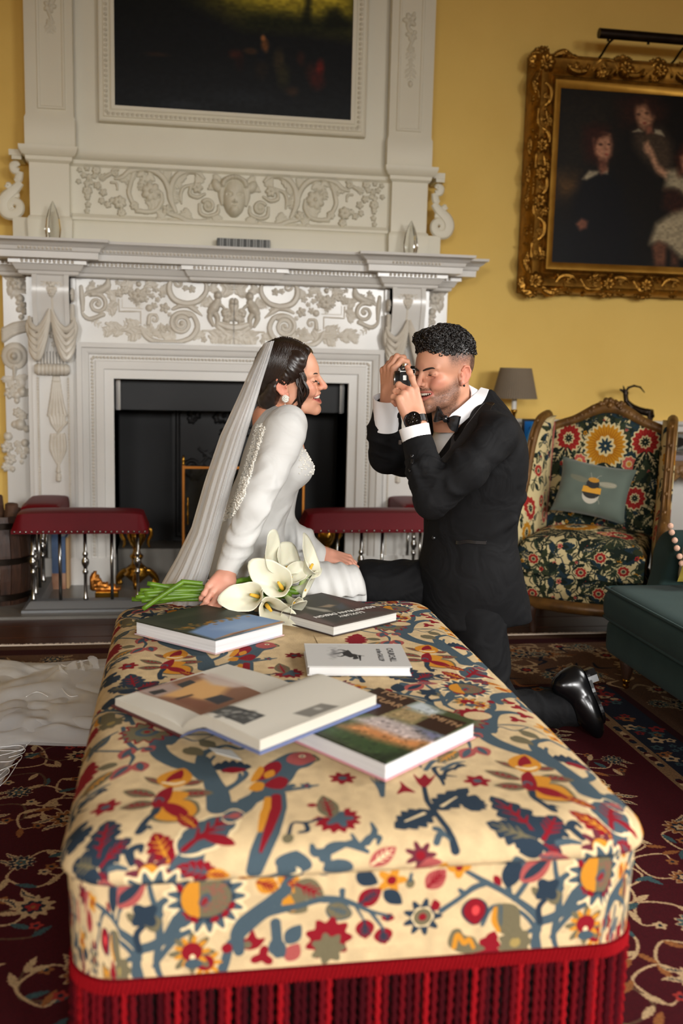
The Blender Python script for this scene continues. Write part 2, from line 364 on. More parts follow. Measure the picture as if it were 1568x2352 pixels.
# ------------------------------------------------------------------ helpers: smooth solid shapes (signed distance fields meshed by surface nets)
class Sdf:
    def __init__(s, lo, hi, h):
        s.lo = np.array(lo, float); s.h = h; s.n = [int((b-a)/h)+2 for a, b in zip(lo, hi)]
        s.v = np.full(s.n, .5, np.float32); s.ax = [(s.lo[i]+h*np.arange(s.n[i])).astype(np.float32) for i in range(3)]
    def _r(s, lo, hi, pad):
        sl = []
        for i in range(3):
            a = max(0, int((lo[i]-pad-s.lo[i])/s.h)); b = min(s.n[i], int((hi[i]+pad-s.lo[i])/s.h)+2)
            if b <= a: return None
            sl.append(slice(a, b))
        X, Y, Z = np.meshgrid(*[s.ax[i][sl[i]] for i in range(3)], indexing='ij', sparse=True)
        return tuple(sl), X, Y, Z
    def _comb(s, sl, d, k, sub):
        a = s.v[sl]
        if sub:
            d = -d
            if k: h = np.clip(.5-.5*(a-d)/k, 0, 1); s.v[sl] = a*(1-h)+d*h+k*h*(1-h)
            else: s.v[sl] = np.maximum(a, d)
        else:
            if k: h = np.clip(.5+.5*(a-d)/k, 0, 1); s.v[sl] = a*(1-h)+d*h-k*h*(1-h)
            else: s.v[sl] = np.minimum(a, d)
    def cone(s, a, b, ra, rb=None, k=.01, sub=False, sq=None):     # round cone (capsule with two radii)
        rb = ra if rb is None else rb; a, b = np.asarray(a, float), np.asarray(b, float); m = max(ra, rb)
        r = s._r(np.minimum(a, b)-m, np.maximum(a, b)+m, k+3*s.h)
        if r is None: return s
        sl, X, Y, Z = r; d = b-a; l2 = d@d+1e-12
        t = np.clip(((X-a[0])*d[0]+(Y-a[1])*d[1]+(Z-a[2])*d[2])/l2, 0, 1)
        D = np.sqrt((X-a[0]-t*d[0])**2+(Y-a[1]-t*d[1])**2+(Z-a[2]-t*d[2])**2)-(ra+t*(rb-ra))
        s._comb(sl, D.astype(np.float32), k, sub); return s
    def chain(s, P, R, k=.01, sub=False, kk=.004):
        for i in range(len(P)-1): s.cone(P[i], P[i+1], R[i], R[i+1], k if i == 0 else kk, sub)
        return s
    def ell(s, c, r, M=None, k=.01, sub=False):      # ellipsoid; M columns = its axes
        c = np.asarray(c, float); r = np.asarray(r, float); M = np.eye(3) if M is None else np.asarray(M, float)
        e = np.sqrt(((M*r)**2).sum(1)); q = s._r(c-e, c+e, k+3*s.h)
        if q is None: return s
        sl, X, Y, Z = q; x, y, z = X-c[0], Y-c[1], Z-c[2]
        p = [(x*M[0, i]+y*M[1, i]+z*M[2, i])/r[i] for i in range(3)]
        l = np.sqrt(p[0]**2+p[1]**2+p[2]**2)+1e-6; l1 = np.sqrt((p[0]/r[0])**2+(p[1]/r[1])**2+(p[2]/r[2])**2)+1e-6
        s._comb(sl, (l*(l-1)/l1).astype(np.float32), k, sub); return s
    def box(s, lo, hi, r, k=.0, sub=False):          # rounded box
        lo, hi = np.asarray(lo, float), np.asarray(hi, float); q = s._r(lo, hi, k+3*s.h)
        if q is None: return s
        sl, X, Y, Z = q; c, e = (lo+hi)/2, (hi-lo)/2-r
        x, y, z = np.abs(X-c[0])-e[0], np.abs(Y-c[1])-e[1], np.abs(Z-c[2])-e[2]
        D = np.sqrt(np.maximum(x, 0)**2+np.maximum(y, 0)**2+np.maximum(z, 0)**2)+np.minimum(np.maximum(np.maximum(x, y), z), 0)-r
        s._comb(sl, D.astype(np.float32), k, sub); return s
    def half(s, p, n, k=.003):                       # keep only the side the normal points away from
        n = np.asarray(n, float); n /= np.linalg.norm(n)
        X, Y, Z = np.meshgrid(*s.ax, indexing='ij', sparse=True)
        s._comb((slice(None),)*3, (-((X-p[0])*n[0]+(Y-p[1])*n[1]+(Z-p[2])*n[2])).astype(np.float32), k, True); return s
    def mesh(s, smooth=1):
        f = s.v; ins = f < 0
        c = [ins[i:ins.shape[0]-1+i, j:ins.shape[1]-1+j, k:ins.shape[2]-1+k] for i in (0, 1) for j in (0, 1) for k in (0, 1)]
        cnt = sum(x.astype(np.int8) for x in c); act = (cnt > 0) & (cnt < 8)
        I = np.argwhere(act); idx = np.full(act.shape, -1, np.int64); idx[tuple(I.T)] = np.arange(len(I))
        acc = np.zeros((len(I), 3)); num = np.zeros(len(I))
        for ax in range(3):
            o = [b for b in range(3) if b != ax]
            for da in (0, 1):
                for db in (0, 1):
                    p = I.copy(); p[:, o[0]] += da; p[:, o[1]] += db; q = p.copy(); q[:, ax] += 1
                    fa, fb = f[tuple(p.T)], f[tuple(q.T)]; m = (fa < 0) != (fb < 0)
                    t = np.where(m, fa/np.where(m, fa-fb, 1), 0); pt = p.astype(float); pt[:, ax] += t
                    acc[m] += pt[m]; num[m] += 1
        V = acc/num[:, None]; Fs = []
        for ax in range(3):
            o = [b for b in range(3) if b != ax]; sl = [slice(1, -1)]*3; sl[ax] = slice(0, -1)
            s2 = list(sl); s2[ax] = slice(1, None)
            A, B = ins[tuple(sl)], ins[tuple(s2)]; E = np.argwhere(A != B)
            if not len(E): continue
            off = np.array([1, 1, 1]); off[ax] = 0; E = E+off; flip = ins[tuple(E.T)]
            def cell(da, db):
                p = E.copy(); p[:, o[0]] -= da; p[:, o[1]] -= db; return idx[tuple(p.T)]
            q = np.c_[cell(1, 1), cell(0, 1), cell(0, 0), cell(1, 0)]
            if ax == 1: flip = ~flip
            q[~flip] = q[~flip][:, ::-1]; Fs.append(q)
        Fq = np.concatenate(Fs); Fq = Fq[(Fq >= 0).all(1)]
        for _ in range(smooth):
            S = np.zeros_like(V); n = np.zeros(len(V))
            for i in range(4):
                a, b = Fq[:, i], Fq[:, (i+1) % 4]
                for x, y in ((a, b), (b, a)):
                    for d in range(3): S[:, d] += np.bincount(x, V[y, d], len(V))
                    n += np.bincount(x, minlength=len(V))
            V = V*.5+.5*S/np.maximum(n, 1)[:, None]
        return s.lo+V*s.h, Fq
def vnormals(V, Fq):
    n = np.cross(V[Fq[:, 2]]-V[Fq[:, 0]], V[Fq[:, 3]]-V[Fq[:, 1]]); N = np.zeros_like(V)
    for i in range(4):
        for d in range(3): N[:, d] += np.bincount(Fq[:, i], n[:, d], len(V))
    return N/np.maximum(np.linalg.norm(N, axis=1), 1e-12)[:, None]
def join(*ms):
    V = []; F = []; n = 0
    for v, f in ms: V.append(v); F.append(f+n); n += len(v)
    return np.concatenate(V), np.concatenate(F)
def segdist(V, a, b):         # distance of points to a segment, and the place along it
    a, b = np.asarray(a, float), np.asarray(b, float); d = b-a; t = np.clip(((V-a)@d)/(d@d), 0, 1)
    return np.linalg.norm(V-a-t[:, None]*d, axis=1), t
# ================================================================== room shell
M = {}
M['wall'] = mat('yellow_wall_paint', (232, 196, 108), .85, c2=(226, 189, 101), scale=3, amt=.8)
M['ceil'] = mat('ceiling_paint', (214, 206, 190), .9)
M['white'] = mat('white_joinery', (214, 211, 204), .45)
M['board'] = mat('dark_oak', (74, 40, 22), .36, c2=(46, 24, 13), scale=5, amt=1, stretch=(.6, 9, 9), bump=.05, bscale=30, spec=.25)
M['glass'] = mat('window_glass', (240, 245, 250), .02, trans=1)
XC = 0.268
def structure(mb, name, m, parent=None, **k): return mb.build(name, m, parent, kind='structure', **k)
R_ = ROOM
fl = structure(MB().box((R_['x0'], R_['y0'], -.06), (R_['x1'], .5, -.004)), 'floor', M['board'])
me0 = None
for i in range(58):                                    # floor boards, each its own piece
    y = .12-.176*i
    if me0 is None:
        b = MB().box((R_['x0']+.01, -.086, -.02), (R_['x1']-.01, .086, 0)); o = b.build('floor_board', M['board'], fl, bevel=.002, seg=1); me0 = o.data; o.location = (0, y, 0)
    else:
        o = bpy.data.objects.new('floor_board', me0); COL.objects.link(o); o.parent = fl; o.location = (random.uniform(-.005, .005), y, 0)
structure(MB().box((R_['x0'], R_['y0'], R_['z1']), (R_['x1'], .5, R_['z1']+.1)), 'ceiling', M['ceil'])
yb = R_['y1']
ox0, ox1, oz = -.40, .94, 1.10
structure(MB().box((R_['x0'], yb, 0), (ox0, yb+.1, R_['z1'])).box((ox1, yb, 0), (R_['x1'], yb+.1, R_['z1'])).box((ox0, yb, oz), (ox1, yb+.1, R_['z1'])), 'wall_back', M['wall'])
structure(MB().box((R_['x0']-.1, R_['y0'], 0), (R_['x0'], yb, R_['z1'])), 'wall_left', M['wall'])
structure(MB().box((R_['x1'], R_['y0'], 0), (R_['x1']+.1, yb, R_['z1'])), 'wall_right', M['wall'])
structure(MB().box((R_['x0'], R_['y0']-.1, 0), (R_['x1'], R_['y0'], R_['z1'])), 'wall_front', M['wall'])
# white dado with rail and skirting right of the chimneypiece
zr = at(1540, 968, .05)[2]
structure(MB().box((1.36, yb-.012, .14), (R_['x1'], yb, zr-.05)), 'trim_1', M['white'])
structure(MB().prism([(yb, zr-.06), (yb-.018, zr-.055), (yb-.022, zr-.03), (yb-.045, zr-.018), (yb-.05, zr-.006), (yb-.045, zr), (yb, zr)], 1.36, R_['x1'], 'x'), 'trim_2', M['white'])
structure(MB().prism([(yb, 0), (yb-.03, 0), (yb-.03, .11), (yb-.02, .14), (yb, .145)], 1.36, R_['x1'], 'x'), 'baseboard_right', M['white'])
structure(MB().prism([(yb, 0), (yb-.03, 0), (yb-.03, .11), (yb-.02, .14), (yb, .145)], R_['x0'], -.86, 'x'), 'baseboard_left', M['white'])
# windows behind the photographer and in the right wall
for i, (x, y, hd, w, z0, z1, p, ti, sp_) in enumerate(WINDOWS):
    def wb(a0, a1, za, zb, d0=-.02, d1=.02):
        if hd == 0: return (x+a0, y+.02+d0, za), (x+a1, y+.02+d1, zb)
        return (x-.02+d0, y+a0, za), (x-.02+d1, y+a1, zb)
    mb = MB()
    for q in ((-w/2-.06, w/2+.06, z0-.06, z0), (-w/2-.06, w/2+.06, z1, z1+.06), (-w/2-.06, -w/2, z0, z1), (w/2, w/2+.06, z0, z1), (-.02, .02, z0, z1)): mb.box(*wb(*q))
    wn = structure(mb, 'window_%d' % (i+1), M['white'])
    for a0, a1 in ((-w/2, -.02), (.02, w/2)): MB().box(*wb(a0, a1, z0, z1, -.012, -.006)).build('window_pane', M['glass'], wn)
# ================================================================== chimneypiece
M['marble'] = mat('white_marble', (226, 223, 217), .22, c2=(208, 205, 200), scale=2.2, amt=1.2, detail=8, spec=.5)
M['carved'] = mat('carved_marble', (214, 207, 194), .38, c2=(196, 187, 172), scale=14, amt=1)
M['cream'] = mat('cream_overmantel_paint', (226, 221, 202), .5, c2=(221, 215, 195), scale=3)
M['creamc'] = mat('carved_cream_paint', (214, 208, 188), .55, c2=(204, 197, 176), scale=18)
M['iron'] = mat('black_fire_iron', (15, 15, 17), .5, c2=(25, 24, 24), scale=6, spec=.3)
M['soot'] = mat('sooty_lining', (9, 10, 12), .7, c2=(19, 19, 20), scale=5)
M['steel'] = mat('polished_steel', (150, 148, 145), .22, metal=1)
M['slate'] = mat('grey_hearth_stone', (120, 116, 108), .35, c2=(96, 92, 86), scale=4)
fp = thing('fireplace', 'tall white marble chimneypiece with carved frieze and cream painted overmantel', 'fireplace', (XC, 0, 0))
def sweep_plan(path, prof, mb=None):        # profile (outward, z) swept along a plan path; outward is towards the room
    mb = mb or MB(); P = [np.array(p, float) for p in path]; n = len(P); m = len(prof); v = []; f = []
    for i in range(n):
        a = P[i]-P[i-1] if i > 0 else P[1]-P[0]; b = P[i+1]-P[i] if i < n-1 else P[-1]-P[-2]
        a /= np.linalg.norm(a); b /= np.linalg.norm(b); na, nb = np.array([a[1], -a[0]]), np.array([b[1], -b[0]]); q = (na+nb)/(1+na@nb)
        for o, z in prof: v.append((P[i][0]+q[0]*o, P[i][1]+q[1]*o, z))
    for i in range(n-1):
        for k in range(m-1): f.append((i*m+k, (i+1)*m+k, (i+1)*m+k+1, i*m+k+1))
    return mb.add(v, f)
def mirx(p): return [(2*XC-x, y) for x, y in p][::-1]
XL = XC-.573; XR = XC+.573; ZT = 1.018; YF = -.10        # fire opening and the plane of its frame
PL0, PL1 = -.70, -.477                                   # left pilaster; the right one mirrors it
# --- wall slab of the lower storey with the opening
MB().box((XC-1.09, 0, 0), (PL0, .1, 1.53)).build('side_wing', M['marble'], fp); MB().box((XC*2-PL0, 0, 0), (XC+1.09, .1, 1.53)).build('side_wing', M['marble'], fp)
MB().prism([(PL0, .14), (XL, .14), (XL, ZT), (XR, ZT), (XR, .14), (2*XC-PL0, .14), (2*XC-PL0, 1.56), (PL0, 1.56)], YF+.02, .11, 'y').build('marble_slab', M['marble'], fp)
for sx in (-1, 1):                                       # plinth blocks under the jambs
    a, b = sorted((XC+sx*.573, XC+sx*.98)); MB().box((a, YF-.03, 0), (b, .1, .145)).build('plinth_block', M['marble'], fp, bevel=.004)
MB().box((XL-.0, .12, 0), (XR, .40, .143)).build('hearth_curb', M['slate'], fp)
# --- architrave round the opening
prof = [(0, .24), (0, YF-.002), (.042, YF-.002), (.046, YF-.016), (.082, YF-.018), (.086, YF-.006), (.112, YF-.006), (.116, YF-.022), (.128, YF-.03), (.142, YF-.034), (.146, YF-.044), (.168, YF-.046), (.170, YF+.03)]
MB().moulding([(XR, .145), (XR, ZT), (XL, ZT), (XL, .145)], prof).build('architrave', M['marble'], fp, auto=.5)
eg = MB()
def bead_line(mb, pts, sp, r):
    for (x0, y0, z0), (x1, y1, z1) in zip(pts[:-1], pts[1:]):
        L = math.dist((x0, y0, z0), (x1, y1, z1)); n = max(1, int(L/sp))
        for k in range(n):
            t = (k+.5)/n; mb.sphere((x0+(x1-x0)*t, y0+(y1-y0)*t, z0+(z1-z0)*t), r, 6, 4)
o_ = .099
bead_line(eg, [(XR+o_, YF-.01, .15), (XR+o_, YF-.01, ZT+o_), (XL-o_, YF-.01, ZT+o_), (XL-o_, YF-.01, .15)], .0165, (.0072, .008, .0072))
eg.build('bead_and_reel', M['carved'], fp, kind='stuff', smooth=True)
# --- entablature and shelf (plan paths at the face of the frieze)
blk = .075; wing = .06
def plan(yc, yb_, tab=None):
    L = [(XC-1.085, .1), (XC-1.085, -.03), (PL0-.01, -.03), (PL0-.01, yb_), (PL1+.01, yb_), (PL1+.01, yc)]
    if tab: L += [(XC-tab, yc), (XC-tab, yc-.03)]
    return L+mirx(L)
lower = [(0, 1.485), (.012, 1.492), (.014, 1.505), (.022, 1.508), (.03, 1.522), (.036, 1.534), (.052, 1.536), (.052, 1.553), (.06, 1.556)]
sweep_plan(plan(-.105, -.165, .20), lower).build('bed_moulding', M['marble'], fp, auto=.6)
upper = [(.03, 1.556), (.108, 1.556), (.110, 1.584), (.118, 1.588), (.122, 1.604), (.136, 1.612), (.146, 1.624), (.158, 1.628), (.160, 1.640), (.03, 1.641), (-.25, 1.641)]
sweep_plan(plan(-.105, -.165), upper).build('mantel_shelf', M['marble'], fp, auto=.6)
dn = MB()
def along(pl, off, z, sp, r):
    P = pl
    for (x0, y0), (x1, y1) in zip(P[:-1], P[1:]):
        dx, dy = x1-x0, y1-y0; L = math.hypot(dx, dy); n = int((L-.0)/sp)
        if n < 2 or abs(dy) > abs(dx): continue
        for k in range(n):
            t = (k+.5)/n; dn.sphere((x0+dx*t, y0+dy*t-off, z), r, 6, 4)
along(plan(-.105, -.165, .20), .055, 1.545, .019, (.007, .006, .008)); along(plan(-.105, -.165), .122, 1.597, .017, (.006, .005, .007))
dn.build('egg_and_dart', M['carved'], fp, kind='stuff', smooth=True)
# --- lower frieze carving (traced left half, mirrored)
def crop_xz(x0, y0, sc, Y):
    def g(*p):
        r = [at(x0+p[i]/sc, y0+p[i+1]/sc, Y)[[0, 2]] for i in range(0, len(p), 2)]
        return r if len(r) > 1 else r[0]
    return g
K = crop_xz(160, 600, 3.92, -.09)
rf = np.random.default_rng(14); hf = HF(PL1+.005, 1.196, XC+.0, 1.49, .0026); px = .00216/3.92*.99   # metres per crop pixel
def both(h, name, m, Y, sc=1.0, parent=fp):
    for sgn in (1, -1):
        o = h.build(name, m, parent, lambda X, Z, H, s=sgn: np.c_[X if s > 0 else 2*XC-X, Y-H*sc, Z])
        if sgn < 0: o.data.flip_normals()
hf.spiral(K(245, 385), .048, 1.6, .012, 1.1, a0=2.0, ccw=-1); hf.stroke(K(110, 430, 120, 480, 180, 520, 300, 480), [.007, .011, .012], 1.0); hf.stroke(K(100, 230, 110, 330, 115, 440), [.010, .014, .010], 1)
hf.ell(K(345, 150), .011, .012, .020); hf.stroke(K(345, 175, 330, 230, 250, 270, 150, 280), [.012, .020, .018, .008], .9); hf.stroke(K(330, 230, 380, 300), [.012, .006], .9); hf.leaf(K(150, 240), K(230, 215), .018, .7)
hf.leaf(K(180, 520), K(300, 590), .018, .6); hf.leaf(K(400, 620), K(300, 640), .026, .7); hf.leaf(K(640, 610), K(480, 570), .035, .6); hf.leaf(K(660, 640), K(520, 690), .034, .7, -.1); hf.leaf(K(500, 620), K(395, 620), .032, .6)
hf.stroke(K(640, 590, 680, 670, 760, 720, 900, 735, 1010, 720, 1100, 680, 1150, 590, 1110, 490, 1020, 460, 930, 500), [.008, .013, .014, .013, .012, .014, .014, .013, .012, .010], 1.1, groove=.3)
hf.spiral(K(1005, 560), .054, 2.2, .0125, 1.3, a0=.8, ccw=1, groove=.25)
hf.leaf(K(740, 700), K(700, 560), .030, .7, .1); hf.spiral(K(760, 520), .020, 1.0, .008, 1.2, a0=1.5, ccw=-1); hf.stroke(K(710, 560, 720, 490, 780, 480), [.012, .010, .006], 1)
hf.stroke(K(940, 150, 900, 200, 900, 280, 950, 350, 1050, 380, 1150, 360, 1220, 290, 1230, 210, 1190, 160), [.008, .013, .016, .016, .015, .014, .013, .011, .006], 1.2, groove=.35)
hf.spiral(K(985, 195), .020, 1.1, .008, 1.3, a0=3.1, ccw=1); hf.stroke(K(1060, 390, 1130, 440, 1190, 490), [.014, .012, .005], 1.0, groove=.3); hf.leaf(K(1240, 330), K(1150, 390), .02, .7)
hf.stroke(K(930, 430, 1000, 400, 1080, 400), [.008, .013, .012], 1.1, groove=.3)
hf.flower(K(620, 310), .036, 7, .55); hf.flower(K(620, 310), .018, 5, .9, .4); hf.ell(K(620, 205), .013, .014, .016); hf.flower(K(490, 260), .022, 6, .6); hf.flower(K(770, 250), .017, 5, .7); hf.flower(K(790, 345), .014, 5, .7); hf.leaf(K(560, 350), K(660, 400), .02, .5); hf.leaf(K(440, 240), K(440, 330), .02, .6); hf.leaf(K(520, 200), K(600, 150), .018, .5); hf.leaf(K(800, 260), K(900, 250), .026, .6); hf.leaf(K(860, 160), K(800, 150), .02, .5)
hf.ell(K(715, 420), .018, .018, .012); hf.flower(K(855, 420), .026, 5, .5); hf.flower(K(900, 480), .012, 6, .8); hf.leaf(K(385, 330), K(390, 430), .022, .5)
hf.stroke(K(440, 340, 445, 450, 620, 452, 640, 450, 640, 560), [.0045, .0045], 1.2, n=1); hf.stroke(K(470, 340, 470, 420, 660, 425), [.003, .003], 1.2, n=1)
hf.stroke(K(1200, 625, 1300, 628), [.006, .006], 1); hf.flower(K(1210, 705), .016, 5, .7); hf.leaf(K(1260, 680), K(1340, 720), .03, .6); hf.leaf(K(1480, 640), K(1330, 690), .036, .7); hf.leaf(K(1500, 690), K(1380, 730), .03, .6)
# cherubs either side of a mound of fruit, scrolls above and leaves below
hf.ell(K(1335, 310), .020, .022, .034); hf.stroke(K(1330, 365, 1300, 420, 1275, 455), [.019, .027, .022], 1.2); hf.stroke(K(1335, 375, 1380, 410, 1400, 440), [.009, .008, .007], 2.0)
hf.stroke(K(1275, 450, 1262, 510, 1290, 575), [.017, .014, .009], 1.4); hf.stroke(K(1300, 460, 1330, 510, 1325, 575), [.017, .014, .009], 1.3); hf.leaf(K(1290, 400), K(1235, 360), .03, .7)
hf.ell(K(1465, 365), .017, .019, .030); hf.stroke(K(1460, 395, 1480, 440), [.016, .022], 1.1)
for k in range(34): q = K(1390+rf.random()*150, 440+rf.random()*110); r = rf.uniform(.009, .017); hf.ell(q, r, r*.9, r*1.3)
hf.stroke(K(1340, 560, 1420, 590, 1500, 600, 1560, 600), [.012, .018, .020, .020], 1.0, groove=.3)
for a, b, w in (((1500, 620), (1330, 660), .05), ((1520, 660), (1360, 735), .05), ((1500, 240), (1370, 250), .04), ((1420, 640), (1260, 700), .035), ((1500, 210), (1400, 200), .03), ((1250, 260), (1330, 230), .03)): hf.leaf(K(*a), K(*b), w, .65)
for cx, cy, r in ((540, 270, .022), (690, 270, .022), (560, 330, .018), (680, 340, .018), (610, 370, .016), (440, 290, .018), (740, 310, .016), (830, 300, .018), (430, 190, .014), (270, 240, .018), (200, 200, .016), (760, 400, .018), (1100, 250, .02), (1040, 240, .016), (1130, 420, .016), (880, 600, .02), (830, 620, .018)): hf.flower(K(cx, cy), r, 5, .6, cx)
for a, b, w in (((560, 260), (480, 170), .03), ((680, 230), (760, 170), .03), ((420, 380), (340, 460), .03), ((860, 690), (780, 600), .035), ((950, 720), (880, 640), .03), ((1120, 700), (1180, 620), .03), ((330, 280), (420, 320), .03), ((140, 300), (230, 250), .03), ((520, 540), (600, 590), .03), ((330, 560), (420, 610), .03)): hf.leaf(K(*a), K(*b), w, .6)
both(hf, 'frieze_carving', M['carved'], YF+.022, 1.45)
# --- pilasters with consoles, swags, fluted roll and hanging cloth
KP = crop_xz(0, 560, 3.919, -.11)
def pil(name, m, fn):
    for sgn in (1, -1):
        mb = MB(); fn(mb)
        if sgn < 0: mb.v = [(2*XC-x, y, z) for x, y, z in mb.v]
        mb.build(name, m, fp, auto=.6)
pil('pilaster_shaft', M['marble'], lambda b: b.box((PL0, YF-.005, .145), (PL1, .0, 1.49)).box((PL0+.02, YF-.016, .145), (PL0+.042, YF, 1.2)).box((PL1-.036, YF-.016, .145), (PL1-.014, YF, 1.2)))
def console(b):
    x0, x1 = PL0+.035, PL1-.022
    prof_ = [(-.165, 1.49), (-.172, 1.46), (-.178, 1.42), (-.170, 1.37), (-.155, 1.31), (-.142, 1.25), (-.134, 1.19), (-.13, 1.14), (-.10, 1.13), (-.09, 1.49)]
    b.prism(prof_, x0, x1, 'x'); b.prism([(y-.008, z) for y, z in prof_[:8]]+[(-.1, 1.14), (-.1, 1.49)], x0, x0+.022, 'x'); b.prism([(y-.008, z) for y, z in prof_[:8]]+[(-.1, 1.14), (-.1, 1.49)], x1-.022, x1, 'x')
pil('console', M['marble'], console)
pil('console_scroll', M['carved'], lambda b: (b.tube([(PL1-.012+.0*t, -.135-.022*math.cos(t)*(1-t/14), 1.40+.03*math.sin(t)*(1-t/14)) for t in np.linspace(0, 11, 34)], .009, 7),
    b.tube([(PL1-.012, -.15, 1.36), (PL1-.012, -.145, 1.30), (PL1-.012, -.13, 1.24)], [.012, .012, .006], 7)))
def swag(b):
    x0, x1, xm = PL0+.022, PL1-.008, (PL0+PL1)/2+.006
    for sg, xe in ((-1, x0), (1, x1)):
        for j in range(5):
            t = j/4; zt = 1.335-.012*j; za = 1.285-.026*j; dz = .03+.014*j
            P = catmull([(xm+sg*.004, -.182, zt), (xm+sg*.028, -.185-.006*math.sin(3*t), zt-.045-dz*.6), ((xm+xe)/2+sg*.012, -.180, za-.03-dz*.5), (xe-sg*.006, -.17, za-.022-dz*.2), (xe+sg*.006, -.145, za+.012)], 5)
            b.tube(P, interp([.006, .013, .016, .013, .007], len(P)), 7)
        b.tube(catmull([(xe, -.15, 1.29), (xe+sg*.008, -.15, 1.25), (xe-sg*.004, -.145, 1.19), (xe-sg*.016, -.14, 1.165)], 5), interp([.010, .016, .014, .004], 16), 8)
pil('swag_drapery', M['carved'], swag)
def roll(b):
    x0, x1 = -.690+.035, -.516; z = KP(490, 1130)[1]
    for k in range(8): b.lathe([(.0, -.013), (.024, -.011), (.029, 0), (.024, .011), (0, .013)], (x0+(x1-x0)*(k+.5)/8, -.135, z), 12, 'x', 1.0, 1.0)
    for x in (x0-.004, x1+.004): b.lathe([(.0, -.008), (.02, -.006), (.023, 0), (.02, .006), (0, .008)], (x, -.135, z), 12, 'x')
pil('fluted_roll', M['carved'], roll)
def fluted_apron(b):
    z1, z0 = 1.20, KP(490, 1080)[1]
    for k in range(9): x = -.645+.0145*k; b.tube([(x, -.128, z1-.03-.0*k), (x, -.126, z0)], .006, 6)
pil('fluted_panel', M['marble'], fluted_apron)
def panel_trim(b):
    for x in (-.667+.012, -.514): 
        b.box((x-.004, YF-.02, .145), (x+.004, YF, KP(490, 1200)[1]))
        bead_line(b, [(x, YF-.02, .15), (x, YF-.02, KP(490, 1200)[1])], .013, .0045)
pil('panel_beading', M['carved'], panel_trim)
hp = HF(-.70, .45, -.47, 1.46, .0028)
for cy, r in ((300, .026), (360, .022), (450, .018)): hp.flower(KP(480, cy), r, 6, .6)
hp.leaf(KP(480, 260), KP(390, 400), .018, .5); hp.leaf(KP(480, 260), KP(580, 400), .018, .5); hp.leaf(KP(480, 480), KP(480, 400), .024, .5)
for cy, r in ((820, .022), (905, .014), (1000, .016)): hp.flower(KP(490, cy), r, 5, .6)
hp.leaf(KP(490, 800), KP(410, 830), .012, .5); hp.leaf(KP(490, 800), KP(580, 830), .012, .5); hp.leaf(KP(490, 860), KP(490, 760), .016, .5); hp.stroke(KP(480, 640, 485, 740), [.006, .004], 1)
for dx in (-42, -20, 0, 22, 45): hp.stroke(KP(505+dx*.5, 1200, 505+dx, 1380, 510+dx*1.7, 1545), [.007, .0085, .009], 1.0)
for dx in (-60, -30, 0, 30, 60): hp.stroke(KP(515+dx, 1560, 520+dx*.8, 1620, 525+dx*.25, 1690), [.010, .010, .004], .8)
for dx in (-55, -28, 0, 28, 55): hp.stroke(KP(520+dx, 1720, 522+dx*1.1, 1850, 525+dx*.2, 1990), [.008, .010, .003], .8)
hp.stroke(KP(600, 1610, 540, 1680, 460, 1800), [.006, .007, .003], 1.6); hp.stroke(KP(430, 1545, 620, 1545), [.005, .005], 1.5)
hp.stroke(KP(525, 1985, 525, 2050), [.006, .012], 1.2); hp.ell(KP(527, 2100), .014, .022, .016); hp.ell(KP(527, 2125), .014, .012, .018)
hp_all = hp.a; row1 = int((1.0-hp.z0)/hp.res)
for sgn, part in ((1, 0), (1, 1), (-1, 0), (-1, 1)):
    hp.a = hp_all.copy(); hp.a[(slice(0, row1) if part else slice(row1, None))] = 0; hp.a[row1:] += .0006*(hp.a[row1:] == 0)*(abs(hp.x0+np.arange(hp.nx)*hp.res-KP(485, 500)[0]) < .006)[None]*(hp.z0+np.arange(row1, hp.nz)*hp.res > KP(490, 1010)[1])[:, None] if part else 0
    o = hp.build('pilaster_carving', M['carved'], fp, lambda X, Z, H, s=sgn: np.c_[X if s > 0 else 2*XC-X, np.where(Z > 1.15, np.interp(Z, [1.14, 1.19, 1.25, 1.31, 1.37, 1.42, 1.46, 1.49], [-.13, -.134, -.142, -.155, -.170, -.178, -.172, -.165]), YF-.006)-H*1.1, Z])
    if sgn < 0: o.data.flip_normals()
# --- outer wings: fruit drops, roundel and drapery
hw = HF(-.90, .3, PL0, 1.50, .0032)
r2 = np.random.default_rng(3)
hw.leaf(KP(200, 280), KP(40, 330), .05, .5); hw.leaf(KP(60, 260), KP(150, 440), .05, .5); hw.flower(KP(120, 340), .034, 6, .6)
for cx, cy, r in ((150, 480, .020), (180, 540, .016), (140, 580, .016), (190, 600, .016), (160, 650, .014), (130, 520, .013)): hw.ell(KP(cx, cy), r, r, r*.9)
for k in range(4): hw.stroke(KP(0, 860-k*30, 90, 800-k*25, 215, 770-k*25), [.013, .014, .010], .9)
hw.ell(KP(100, 1010), .062, .066, .014, p=.3); hw.ell(KP(100, 1010), .040, .042, .026, p=.35); hw.ell(KP(100, 1010), .02, .021, .05)
hw.stroke(KP(100, 1110, 95, 1220), [.013, .006], 1.4); hw.leaf(KP(100, 1210), KP(20, 1260), .03, .5); hw.leaf(KP(100, 1210), KP(200, 1240), .03, .5)
for cx, cy, r in ((60, 1350, .03), (120, 1370, .026), (170, 1340, .03), (110, 1300, .022), (210, 1350, .02), (120, 1420, .018), (130, 1530, .026), (180, 1560, .022), (150, 1640, .034), (210, 1680, .022), (100, 1640, .022), (125, 1820, .019), (195, 1810, .024), (140, 1880, .020), (180, 1930, .020), (215, 1880, .018), (165, 1985, .014), (40, 1750, .026), (30, 1850, .03), (60, 1960, .03), (20, 2030, .022), (80, 2050, .018)):
    if r2.random() < .55: hw.flower(KP(cx, cy), r, 6, .55, r2.random())
    else: hw.ell(KP(cx, cy), r*.8, r*.85, r*.7)
both(hw, 'fruit_drop', M['carved'], .0)
